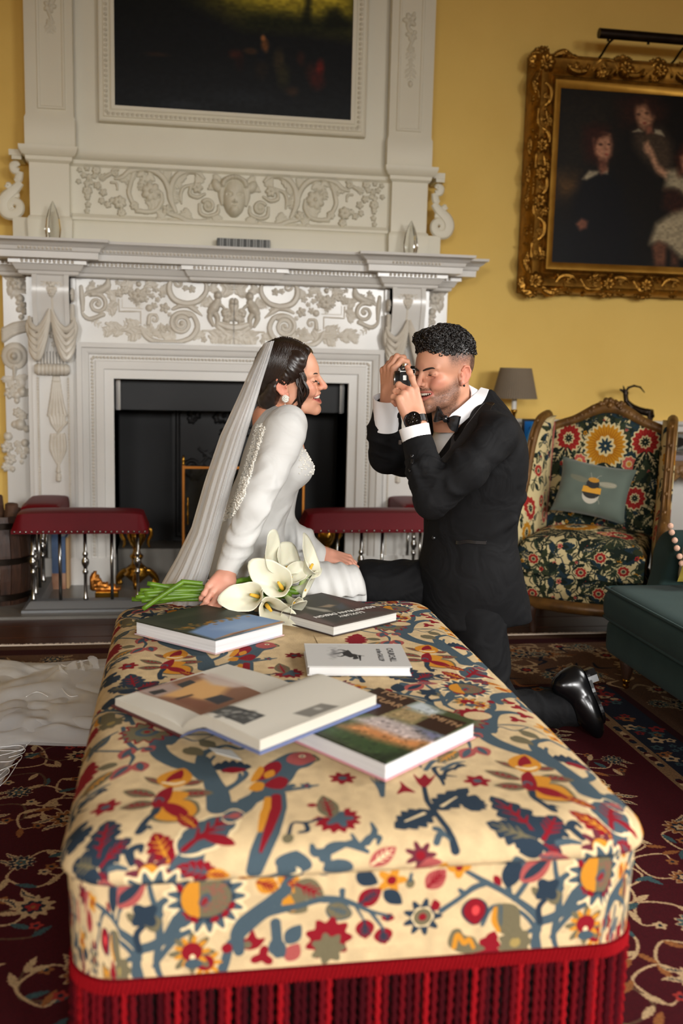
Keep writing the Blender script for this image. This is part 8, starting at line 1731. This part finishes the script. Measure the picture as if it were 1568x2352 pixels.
for t0 in np.linspace(.8, 2*PI-.8, 19):
    c = ctr+(wn*math.cos(t0)+sw*math.sin(t0))*ra_; tn = -wn*math.sin(t0)+sw*math.cos(t0); nr_ = wn*math.cos(t0)+sw*math.sin(t0); vs = [c+dirw*a*.0095+tn*b_*.0042+nr_*e*.0016 for e in (-1, 1) for a, b_ in ((-1, -1), (1, -1), (1, 1), (-1, 1))]
    MB().add(vs, [(3, 2, 1, 0), (4, 5, 6, 7), (0, 1, 5, 4), (1, 2, 6, 5), (2, 3, 7, 6), (3, 0, 4, 7)]).build('bracelet_link', M['patent'], wa)
# trousers and shoes
S = Sdf((.40, GY-.40, .009), (1.62, GY+.40, .56), .0075)
S.ell(at(1075, 1375, GY), (.108, .145, .12), None, .03); S.cone(at(1060, 1350, GY+.06), G['kneeF'], .100, .076, .04); S.chain([G['kneeF'], G['kneeF']+[-.01, .02, -.22], G['kneeF']+[.02, .03, -.36]], [.072, .062, .055], .03)
kn2 = np.array([.93, GY-.12, .080]); an = np.array([atz(1308, 1590, .075)[0], GY-.13, .080])
S.cone(at(1095, 1370, GY-.07), kn2, .088, .074, .04); S.chain([kn2, kn2*.6+an*.4, an], [.074, .060, .050], .03)
S.half((0, 0, .0105), (0, 0, -1), .002); S.half(an+[.0, 0, 0], (1, 0, .1), .002)
V, Fq = S.mesh(1); N = vnormals(V, Fq)
D = folds(V, N, at(1060, 1350, GY+.06), G['kneeF'], 110, .008, .12, 0, 60)+folds(V, N, at(1090, 1400, GY-.1), kn2, 90, .010, .13, 1, 40)+folds(V, N, kn2, an, 70, .008, .09, 0, 40)+cloth_noise(V, N, .0018, 22, 4)
V = V+D; V[:, 2] = np.maximum(V[:, 2], .0105); link('trousers', npmesh(V, Fq), M['trouser'], groom, smooth=True)
def shoe(heel, toe, up, nm, sock=True):
    R3 = axes(np.array(toe)-heel, up); L = np.linalg.norm(np.array(toe)-heel); T = lambda x, y, z: np.array(heel)+R3@np.array([x*L, y, z])
    pts = [T(0, 0, .03), T(1, 0, .03)]; lo = np.min(pts, 0)-.12; hi = np.max(pts, 0)+.12; S = Sdf(lo, hi, .0038)
    S.ell(T(.12, 0, .042), (.044, .034, .040), R3, 0); S.ell(T(.45, 0, .045), (.09, .036, .042), R3, .03); S.ell(T(.76, 0, .032), (.078, .042, .032), R3, .03); S.ell(T(.16, 0, .075), (.045, .034, .032), R3, .02)
    S.cone(T(.12, 0, .07), T(.12, 0, .092), .030, .030, .015)
    S.half(T(0, 0, .012), -R3[:, 2], .003); V, Fq = S.mesh(1); sh = link('shoe', npmesh(V, Fq), M['patent'], groom, smooth=True)
    out = [(-.02, .0), (.0, .026), (.12, .034), (.40, .033), (.62, .042), (.82, .042), (.96, .024), (1.0, 0)]; pl = [(x, y) for x, y in out]+[(x, -y) for x, y in out[-2:0:-1]]; pl = [tuple(p) for p in catmull(pl, 4, True)]
    v = [T(x, y, z) for z in (.004, .014) for x, y in pl]; n = len(pl); MB().add(v, [tuple(range(n))[::-1], tuple(range(n, 2*n))]+[(i, (i+1) % n, n+(i+1) % n, n+i) for i in range(n)]).build('sole', M['patent'], sh)
    hp_ = [(x*.30-.012, y*1.0) for x, y in out[:7]]; hp_ = [(max(x, -.02), y) for x, y in [(-.02, .0), (.0, .026), (.12, .032), (.24, .032)]]; hp_ = hp_+[(x, -y) for x, y in hp_[:0:-1]]
    v = [T(x, y, z) for z in (-.018, .004) for x, y in hp_]; n = len(hp_); MB().add(v, [tuple(range(n))[::-1], tuple(range(n, 2*n))]+[(i, (i+1) % n, n+(i+1) % n, n+i) for i in range(n)]).build('heel', M['patent'], sh)
hl = at(1340, 1538, GY-.13); shoe(hl+[.005, 0, .0], hl+[.055, -.05, -.155], (-.90, -.1, -.35), 'near')
fk = G['kneeF']; fh = np.array([fk[0]+.05, fk[1]+.03, .030]); shoe(fh, fh+[-.27, .0, 0], (0, 0, 1), 'far')
# ================================================================== the camera he holds
M['camblack'] = mat('black_leatherette', (18, 18, 19), .5, bump=.3, bscale=500); M['chrome'] = mat('satin_chrome', (190, 188, 184), .25, metal=1)
cc_ = at(929, 868, GY-.075); cR = axes((-.975, .20, -.02), (0, 0, 1)); CT = lambda x, y, z: cc_+cR@np.array([x, y, z])
cm = thing('film_camera', 'small black and silver film camera held to the eye of the kneeling man', 'camera', tuple(cc_))
def cbox(x0, x1, y0, y1, z0, z1, m, nm, bev=.003, par=cm):
    v = [CT(x, y, z) for z in (z0, z1) for x, y in ((x0, y0), (x1, y0), (x1, y1), (x0, y1))]; return MB().add(v, [(3, 2, 1, 0), (4, 5, 6, 7), (0, 1, 5, 4), (1, 2, 6, 5), (2, 3, 7, 6), (3, 0, 4, 7)]).build(nm, m, par, bevel=bev, auto=.6)
cbox(-.016, .014, -.058, .058, -.036, .018, M['camblack'], 'body'); cbox(-.0165, .0145, -.058, .058, .018, .0205, M['chrome'], 'trim_band', .0006); cbox(-.015, .013, -.056, .056, .0205, .034, M['camblack'], 'top_plate'); cbox(-.017, .015, -.059, .059, -.039, -.036, M['chrome'], 'bottom_plate', .0008)
def ccyl(x0, x1, y, z, r0, r1, m, nm, par=cm, n=26):
    v = [CT(x, y+r*math.cos(2*PI*k/n), z+r*math.sin(2*PI*k/n)) for x, r in ((x0, r0), (x1, r1)) for k in range(n)]; return MB().add(v, [tuple(range(n))[::-1], tuple(range(n, 2*n))]+[(k, (k+1) % n, n+(k+1) % n, n+k) for k in range(n)]).build(nm, m, par, auto=.6)
ccyl(.014, .028, .0, -.006, .027, .026, M['camblack'], 'lens'); ccyl(.028, .0305, .0, -.006, .0265, .0265, M['chrome'], 'lens_ring'); ccyl(.0305, .032, 0, -.006, .018, .016, M['patent'], 'lens_glass'); ccyl(-.028, -.016, .03, .024, .010, .011, M['patent'], 'eyepiece'); 
for y in (-.04, .04):
    v = [CT(.0+.008*math.cos(2*PI*k/16), y+.008*math.sin(2*PI*k/16), z) for z in (.034, .041) for k in range(16)]; MB().add(v, [tuple(range(16))[::-1], tuple(range(16, 32))]+[(k, (k+1) % 16, 16+(k+1) % 16, 16+k) for k in range(16)]).build('dial_knob', M['chrome'], cm, auto=.6)
cbox(-.004, .006, .0585, .0595, -.006, .008, M['chrome'], 'badge', .001); MB().sphere(CT(.006, .058, .027), .004, 10, 6).build('strap_lug', M['chrome'], cm, smooth=True)
MB().tube(catmull([at(941, 948, GY-.205), at(932, 956, GY-.222), at(928, 966, GY-.225), at(931, 977, GY-.222), at(940, 981, GY-.215)], 5), .0022, 6).build('wrist_strap', M['camblack'], cm, smooth=True)
# ================================================================== floral armchair
CA, CO = math.radians(33), np.array([1.79, -.97, 0])
def CT_(p): c, s = math.cos(-CA), math.sin(-CA); x, y, z = p; return (CO[0]+x*c-y*s, CO[1]+x*s+y*c, z)
def cbuild(mb, name, m, par, **k): mb.v = [CT_((p[0]*.92, p[1], p[2])) for p in mb.v]; return mb.build(name, m, par, **k)
ch = thing('armchair', 'carved gilt wood armchair in dark floral tapestry behind the kneeling man', 'chair', tuple(CO))
M['oldgilt'] = mat('worn_gilt_walnut', (74, 50, 26), .42, c2=(126, 88, 40), scale=18, amt=1.1, metal=.25, bump=.2, bscale=60)
GRN, GR2, BLU, CRE, GLD, CRR, PNK = (26, 35, 28), (46, 56, 40), (32, 48, 56), (196, 178, 132), (176, 120, 28), (150, 40, 34), (176, 84, 72)
def verdure(p, n, rng, sc=1.0):
    W, Hh = p.x1-p.x0, p.y1-p.y0
    for k in range(n):
        x, y, a = p.x0+W*rng.random(), p.y0+Hh*rng.random(), rng.random()*6.28; L = rng.uniform(.035, .07)*sc; c = [GRN, GRN, GR2, BLU, (46, 52, 34)][rng.integers(5)]
        b = (x+L*math.cos(a), y+L*math.sin(a)); p.leaf((x, y), b, L*.24, c, CRE if k % 4 == 0 else None, None, .35, bend=rng.uniform(-.2, .2)); p.stroke([(x, y), (x-.4*L*math.cos(a+.6), y-.4*L*math.sin(a+.6)), (x-.7*L*math.cos(a+1.2), y-.7*L*math.sin(a+1.2))], [.003, .0015], c)
        if k % 7 == 0: p.flower((x, y), rng.uniform(.008, .014)*sc, 5, [CRR, GLD, PNK][rng.integers(3)], GRN)
def bigflower(p, c, r, col, dark, cc, n=16, rng=None):
    p.flower(c, r*1.12, int(n*1.4), CRE, None, deep=.12); p.flower(c, r, int(n*1.4), col, None, deep=.16)
    for k in range(n*2): a = 2*PI*k/(n*2); p.stroke([(c[0]+r*.5*math.cos(a), c[1]+r*.5*math.sin(a)), (c[0]+r*.86*math.cos(a+.05), c[1]+r*.86*math.sin(a+.05))], [r*.035, r*.012], dark)
    p.flower(c, r*.5, 9, CRE, None, deep=.2); p.flower(c, r*.38, 9, cc, CRE, deep=.45, rc=.12)
rc = np.random.default_rng(31)
bp = Pic(620, 660, -.33, .36, .33, 1.0, CRE); verdure(bp, 620, rc)
for s in (-1, 1):
    bigflower(bp, (s*.185, .80), .062, CRR, (120, 24, 26), GRN, 11); bigflower(bp, (s*.12, .70), .034, PNK, CRR, GLD, 7); bp.leaf((s*.2, .76), (s*.25, .68), .02, GRN, CRE); bp.leaf((s*.19, .76), (s*.14, .66), .02, GRN, CRE); bigflower(bp, (s*.16, .55), .05, CRR, (120, 24, 26), GRN, 9)
bigflower(bp, (0, .775), .098, GLD, (150, 92, 20), BLU, 18)
for k in range(7): a = -PI/2+(k-3)*.28; bp.leaf((0, .70), (.13*math.cos(a), .70+.13*math.sin(a)), .016, GRN, CRE)
sp = Pic(700, 900, -.36, -.62, .36, .32, CRE); verdure(sp, 720, rc)
bigflower(sp, (-.07, .0), .115, GLD, (150, 92, 20), BLU, 18); bigflower(sp, (.15, -.10), .065, CRR, (120, 24, 26), GRN, 10); bigflower(sp, (-.25, .04), .06, CRR, (120, 24, 26), GRN, 10); bigflower(sp, (.08, -.12), .035, PNK, CRR, GLD, 7)
for k in range(9): a = -PI/2+(k-4)*.30; sp.leaf((-.07, -.10), (-.07+.17*math.cos(a), -.10+.15*math.sin(a)), .020, GRN, CRE); sp.leaf((.15, -.15), (.15+.13*math.cos(a), -.16+.12*math.sin(a)), .016, GR2, CRE)
for x, y in ((-.2, -.36), (.02, -.40), (.2, -.38), (.1, -.32)): bigflower(sp, (x, y), .026, CRR, (120, 24, 26), GRN, 7)
for x, y in ((-.25, -.53), (-.16, -.55), (.14, -.56), (.24, -.53)): bigflower(sp, (x, y), .045, GLD, (150, 92, 20), GRN, 9)
wp_ = Pic(520, 640, -.36, .1, .36, 1.0, CRE); verdure(wp_, 260, rc, .8)
for x, y, r, c in ((.02, .76, .045, GLD), (-.05, .66, .028, CRR), (.08, .62, .04, GLD), (.05, .5, .055, CRR), (-.08, .52, .03, CRR), (-.14, .45, .04, PNK), (.1, .40, .05, GLD), (-.05, .36, .04, CRR), (.2, .7, .05, CRR), (.2, .5, .05, GLD), (-.2, .3, .04, GLD)): bigflower(wp_, (x, y), r, c, (150, 92, 20) if c is GLD else (120, 24, 26), GRN, 9)
M['tapb'] = img_mat('tapestry_back', bp, .9, .15, bump=.3, bscale=300); M['taps'] = img_mat('tapestry_seat', sp, .9, .15, bump=.3, bscale=300); M['tapw'] = img_mat('tapestry_wing', wp_, .9, .15, bump=.3, bscale=300)
def inv(co): d = co-CO; c, s = math.cos(CA), math.sin(CA); return np.c_[(d[:, 0]*c-d[:, 1]*s)/.92, d[:, 0]*s+d[:, 1]*c, d[:, 2]]
def uvn(p, a, b): return lambda co: np.c_[(a(inv(co))-p.x0)/(p.x1-p.x0), (b(inv(co))-p.y0)/(p.y1-p.y0)]
# back: padded panel with a curved top
def top_z(x): return .905-.0*abs(x)-.62*abs(x/.30)**2.4*.10+.025*math.cos(PI*min(1, abs(x)/.20)) if abs(x) <= .31 else .8
def yb_(z): return .20+(z-.40)*.16
b = MB(); nx, nz = 26, 24; v = []; f = []
for j in range(nz+1):
    for i in range(nx+1):
        x = -.275+.55*i/nx; z0_, z1_ = .36, top_z(x); z = z0_+(z1_-z0_)*j/nz; bul = .045*(1-(2*i/nx-1)**4)*(1-(2*j/nz-1)**6); v.append((x, yb_(z)-bul, z))
n = len(v); v += [(x, yb_(z)+.05, z) for x, y, z in v[:n]]
for j in range(nz):
    for i in range(nx): a = j*(nx+1)+i; f += [(a, a+1, a+nx+2, a+nx+1), (a+n, a+n+nx+1, a+n+nx+2, a+n+1)]
bd = [i for i in range(nx+1)]+[j*(nx+1)+nx for j in range(1, nz+1)]+[nz*(nx+1)+i for i in range(nx-1, -1, -1)]+[j*(nx+1) for j in range(nz-1, 0, -1)]
for a, c in zip(bd, bd[1:]+bd[:1]): f.append((a, a+n, c+n, c))
o = cbuild(b.add(v, f), 'backrest', M['tapb'], ch, auto=.9); set_uv(o.data, uvn(bp, lambda q: q[:, 0], lambda q: q[:, 2]))
# wings / sides
side_top = [(.27, .90), (.17, .885), (.10, .84), (.05, .77), (.015, .69), (-.02, .61), (-.07, .545), (-.13, .505), (-.19, .48), (-.235, .44), (-.25, .38), (-.235, .32), (-.225, .25), (-.245, .20), (-.27, .165)]
st_c = catmull(side_top, 4)
def splay(y, z): return .272+.055*max(0, min(1, (.27-y)/.5))+.02*max(0, z-.4)
for s in (-1, 1):
    v = []; f = []; m = len(st_c); nl = 8
    for yz in st_c:
        for k in range(nl+1):
            t = k/nl; y = yz[0]*(1-t)+.27*t; z = yz[1]*(1-t)+min(yz[1], .30)*t*.0+yz[1]*t*.0+(.165+(yz[1]-.165)*.0)*t*0+0; z = yz[1]; v.append((s*(splay(y, z)-.026*(1-abs(2*t-1)**3)), y, z))
    n = len(v); v += [(x+s*.045, y, z) for x, y, z in v[:n]]
    for i in range(m-1):
        for k in range(nl): a = i*(nl+1)+k; f += [(a, a+1, a+nl+2, a+nl+1), (a+n, a+n+nl+1, a+n+nl+2, a+n+1)]
    bd = [k for k in range(nl+1)]+[i*(nl+1)+nl for i in range(1, m)]+[(m-1)*(nl+1)+k for k in range(nl-1, -1, -1)]+[i*(nl+1) for i in range(m-2, 0, -1)]
    for a, c in zip(bd, bd[1:]+bd[:1]): f.append((a, a+n, c+n, c))
    o = cbuild(MB().add(v, f), 'wing', M['tapw'], ch, auto=.9); set_uv(o.data, uvn(wp_, lambda q, s=s: q[:, 1]*s, lambda q: q[:, 2]))
    P = [(s*(splay(y, z)+.02), y, z) for y, z in st_c]; fr_ = MB().tube(P, interp([.026, .024, .022, .022, .026, .030, .026, .028, .030], len(P)), 10); fo = cbuild(fr_, 'arm_frame', M['oldgilt'], ch, smooth=True)
    for off in (-.016, .016): cbuild(MB().tube([(x+s*off*.6, y-.018, z+.012) for x, y, z in P], .006, 6), 'frame_reed', M['oldgilt'], fo, smooth=True)
    cbuild(MB().tube([(s*.268, yb_(z)-.018, z) for z in np.linspace(.42, .87, 8)], .008, 6), 'welt', mat('rose_welt', (150, 78, 66), .8), ch, smooth=True)
# crest rail with carved flowers
xs = np.linspace(-.30, .30, 41); P = [(x, yb_(top_z(x))+.012, top_z(x)+.016) for x in xs]; cr_ = cbuild(MB().tube(P, interp([.024, .022, .024, .030, .034, .030, .024, .022, .024], 41), 10), 'crest_rail', M['oldgilt'], ch, smooth=True)
cv_ = MB(); r9 = np.random.default_rng(9)
for k in range(46):
    x = r9.normal()*.055; cv_.sphere((x, yb_(.93)+.0+r9.uniform(-.02, .012), top_z(x)+.030+r9.uniform(-.008, .020)*(1-abs(x)/.2)), r9.uniform(.008, .015), 7, 5)
for s in (-1, 1):
    for k in range(12): x = s*(.08+.018*k); cv_.sphere((x, yb_(.92)-.012, top_z(x)+.018+.006*(k % 2)), .009, 6, 4)
    for k in range(8): y, z = st_c[6+k*5]; cv_.sphere((s*(splay(y, z)+.02), y-.018, z+.014), .010, 6, 4)
cbuild(cv_, 'flower_carving', M['oldgilt'], cr_, kind='stuff', smooth=True)
# seat: base, cushion, rail, legs
def seat_pad(name, hx0, hx1, y0, y1, z0, z1, crown, frontb, m, pic):
    nx, ny = 28, 22; v = []; f = []
    for j in range(ny+1):
        for i in range(nx+1):
            u, w = 2*i/nx-1, j/ny; hx = hx0+(hx1-hx0)*w; y = y0+(y1-y0)*w; e = max(0, 1-abs(u)**8)*max(0, 1-abs(2*w-1)**8); yy = y-frontb*(1-u*u)*(1-w)**2
            v.append((u*hx, yy, z1-(1-e**.3)*.045+crown*(1-u*u)*(1-(2*w-1)**2)))
    n = len(v); v += [(x*.985, y*.985, z0) for x, y, z in v[:n]]
    for j in range(ny):
        for i in range(nx): a = j*(nx+1)+i; f += [(a, a+1, a+nx+2, a+nx+1), (a+n, a+n+nx+1, a+n+nx+2, a+n+1)]
    bd = [i for i in range(nx+1)]+[j*(nx+1)+nx for j in range(1, ny+1)]+[ny*(nx+1)+i for i in range(nx-1, -1, -1)]+[j*(nx+1) for j in range(ny-1, 0, -1)]
    for a, c in zip(bd, bd[1:]+bd[:1]): f.append((a, a+n, c+n, c))
    o = cbuild(MB().add(v, f), name, m, ch, auto=1.0); set_uv(o.data, uvn(pic, lambda q: q[:, 0], lambda q: np.where(q[:, 1] > y0+.02, q[:, 1], y0+.02)+(q[:, 2]-z1)*1.2)); return o
seat_pad('seat_base', .285, .26, -.275, .22, .165, .262, .0, .045, M['taps'], sp); seat_pad('seat_cushion', .285, .255, -.285, .20, .263, .405, .035, .05, M['taps'], sp)
rp = [(-.30, .25), (-.31, -.22), (-.26, -.275), (-.12, -.315), (0, -.325), (.12, -.315), (.26, -.275), (.31, -.22), (.30, .25)]
cbuild(MB().tube([(x, y, .14) for x, y in catmull(rp, 5)], .026, 10, up=(0, 0, 1)), 'seat_rail', M['oldgilt'], ch, smooth=True); cbuild(MB().box((-.27, -.26, .12), (.27, .24, .165)), 'seat_frame', M['oldgilt'], ch)
for x, y in ((-.19, -.285), (.25, -.26), (-.27, .23), (.27, .23)):
    sx = 1 if x > 0 else -1; cbuild(MB().tube(catmull([(x, y, .15), (x+sx*.012, y-.012, .10), (x+sx*.004, y-.004, .05), (x+sx*.0, y, .003)], 5), interp([.030, .026, .016, .014], 16), 10), 'leg', M['oldgilt'] if y > 0 else M['oak'], ch, smooth=True)
# cushion with a bumblebee
pc = Pic(420, 320, -.21, -.16, .21, .16, (84, 94, 84)); pc.a *= (.94+.12*unit_noise(420, 320, (9, 7), RNG))[..., None]
pc.blob([(-.02, .045), (-.07, .06), (-.13, .062), (-.12, .04), (-.06, .028)], (104, 104, 86)); pc.blob([(.03, .045), (.08, .055), (.125, .05), (.12, .03), (.07, .022), (.03, .03)], (136, 132, 112))
for P in ([(.03, .04), (.08, .045), (.12, .045)], [(.035, .035), (.08, .035), (.115, .036)]): pc.stroke(P, [.001, .001], (170, 166, 148))
pc.ell((0, -.035), .046, .048, (178, 172, 156)); pc.ell((0, -.012), .050, .042, (38, 36, 32)); pc.poly(np.array([(-.05, .012), (.05, .012), (.052, -.022), (-.052, -.022)]), (198, 142, 38)); pc.ell((0, .03), .036, .026, (34, 32, 32)); pc.ell((0, .052), .030, .014, (176, 124, 36))
for P in ([(-.012, .06), (-.02, .08), (-.024, .09)], [(.012, .06), (.024, .078), (.036, .084)], [(.03, -.04), (.05, -.06), (.056, -.075)]): pc.stroke(P, [.0014, .001], (150, 146, 130))
for k in range(240): q = (RNG.uniform(-.05, .05), RNG.uniform(-.08, .06)); 
def pillow(name, lab, pic, m_edge, ctr, ux, uz, hw, hh, th, cat='cushion'):
    ux, uz = np.array(ux, float), np.array(uz, float); ux /= np.linalg.norm(ux); uz -= ux*(uz@ux); uz /= np.linalg.norm(uz); nn = np.cross(ux, uz); t = thing(name, lab, cat, tuple(ctr)); n = 22; V = []; F = []
    for sd in (1, -1):
        for j in range(n+1):
            for i in range(n+1):
                a, b_ = 2*i/n-1, 2*j/n-1; k = (1-a**4)*(1-b_**4); pin = 1-.10*(1-abs(b_)**2)*abs(a)**3*1.0, 1-.10*(1-abs(a)**2)*abs(b_)**3; V.append(np.array(ctr)+ux*a*hw*pin[0]+uz*b_*hh*pin[1]+nn*sd*th*(max(k, 0)**.5+.003*math.sin(9*a+5*b_)*k))
    n2 = (n+1)**2
    for j in range(n):
        for i in range(n): a = j*(n+1)+i; F += [(a, a+1, a+n+2, a+n+1), (n2+a, n2+a+n+1, n2+a+n+2, n2+a+1)]
    o = MB().add(V, F).build('cover', img_mat(name+'_cover', pic, .75, .3, sheen=.3) if pic else m_edge, t, smooth=True)
    if pic: set_uv(o.data, lambda co: np.c_[((co-ctr)@ux/hw*.5+.5), ((co-ctr)@uz/hh*.5+.5)])
    return t, ux, uz, nn
pcn = at(1368, 1128, -.93); lx = np.array([math.cos(CA), -math.sin(CA), 0]); pillow('bee_cushion', 'grey green velvet cushion printed with a bumblebee leaning in the armchair', pc, None, pcn+[0, .03, .0], lx+[0, 0, -.13], (.08, .22, 1), .165, .125, .045)
# ================================================================== sofa
M['velvet'] = mat('blue_grey_velvet', (50, 68, 65), .85, c2=(42, 59, 57), scale=7, sheen=.04, spec=.08, bump=.05, bscale=300); M['velvetd'] = M['velvet']
sf = thing('sofa', 'blue grey velvet sofa with piped seat cushion at the right edge', 'sofa', (1.95, -2.5, 0))
def rbox(lo, hi, r, name, m, par, h=.012):
    S = Sdf(np.array(lo)-.03, np.array(hi)+.03, h); S.box(lo, hi, r); V, Fq = S.mesh(2); return link(name, npmesh(V, Fq), m, par, smooth=True)
rbox((1.50, -3.40, .115), (2.45, -1.78, .245), .028, 'base', M['velvet'], sf)
cu = rbox((1.465, -3.38, .240), (2.2, -1.80, .372), .05, 'seat_cushion', M['velvet'], sf)
pp_ = MB()
for z in (.360, .258): pp_.tube(catmull([(1.80, -1.811, z), (1.53, -1.811, z), (1.492, -1.825, z), (1.478, -1.87, z), (1.476, -2.4, z), (1.476, -3.3, z)], 5), .0055, 7)
pp_.build('piping', M['velvet'], cu, smooth=True)
S = Sdf((1.60, -1.84, .1), (2.5, -1.56, .60), .008); S.box((1.68, -1.78, .115), (2.46, -1.66, .48), .03); S.cone((1.74, -1.71, .475), (2.4, -1.71, .475), .070, .070, .05); S.half((1.695, 0, .3), (-1, 0, .24), .025); S.half((0, 0, .115), (0, 0, -1), .004)
V, Fq = S.mesh(1); link('arm', npmesh(V, Fq), M['velvet'], sf, smooth=True)
rbox((2.2, -3.38, .25), (2.46, -1.78, .78), .06, 'backrest', M['velvet'], sf)
for x, y in ((1.55, -1.88), (1.55, -3.3), (2.4, -1.88), (2.4, -3.3)):
    lg = MB().lathe([(.012, .045), (.016, .05), (.020, .075), (.026, .10), (.026, .118)], (x, y, 0), 14).build('leg', M['oak'], sf, smooth=True)
    MB().lathe([(.013, .048), (.013, .034), (.009, .03), (.009, .022)], (x, y, 0), 12).build('brass_cup', M['brass'], lg, smooth=True); MB().lathe([(.002, -.007), (.010, -.006), (.011, 0), (.010, .006), (.002, .007)], (x, y, .0205), 14, 'y').build('caster', M['brass'], lg, smooth=True)
M['mustard'] = mat('mustard_velvet', (128, 112, 22), .8, sheen=.3); M['pom'] = mat('blush_pompom', (206, 164, 140), .9, bump=.6, bscale=300)
pcs = [(1539, 1208), (1542, 1223), (1549, 1241), (1554, 1259), (1560, 1278), (1565, 1294), (1570, 1312), (1574, 1328), (1578, 1344)]
PY = -1.93; e0, e1 = at(1543, 1204, PY), at(1582, 1352, PY); ctr = (e0+e1)/2+np.array([.17, .04, -.0]); t, ux, uz, nn = pillow('pompom_cushion', 'mustard velvet cushion edged with blush pompoms on the sofa', None, M['mustard'], ctr, (1, .25, -.2), e0-e1, .175, np.linalg.norm(e0-e1)/2, .05)
for k, (x, y) in enumerate(pcs): MB().sphere(at(x, y, PY), .0105, 12, 8).build('pompom', M['pom'], t, smooth=True)
for k in range(1, 7): MB().sphere(ctr+ux*(-.175+.05*k)+uz*np.linalg.norm(e0-e1)/2, .0105, 10, 8).build('pompom', M['pom'], t, smooth=True)
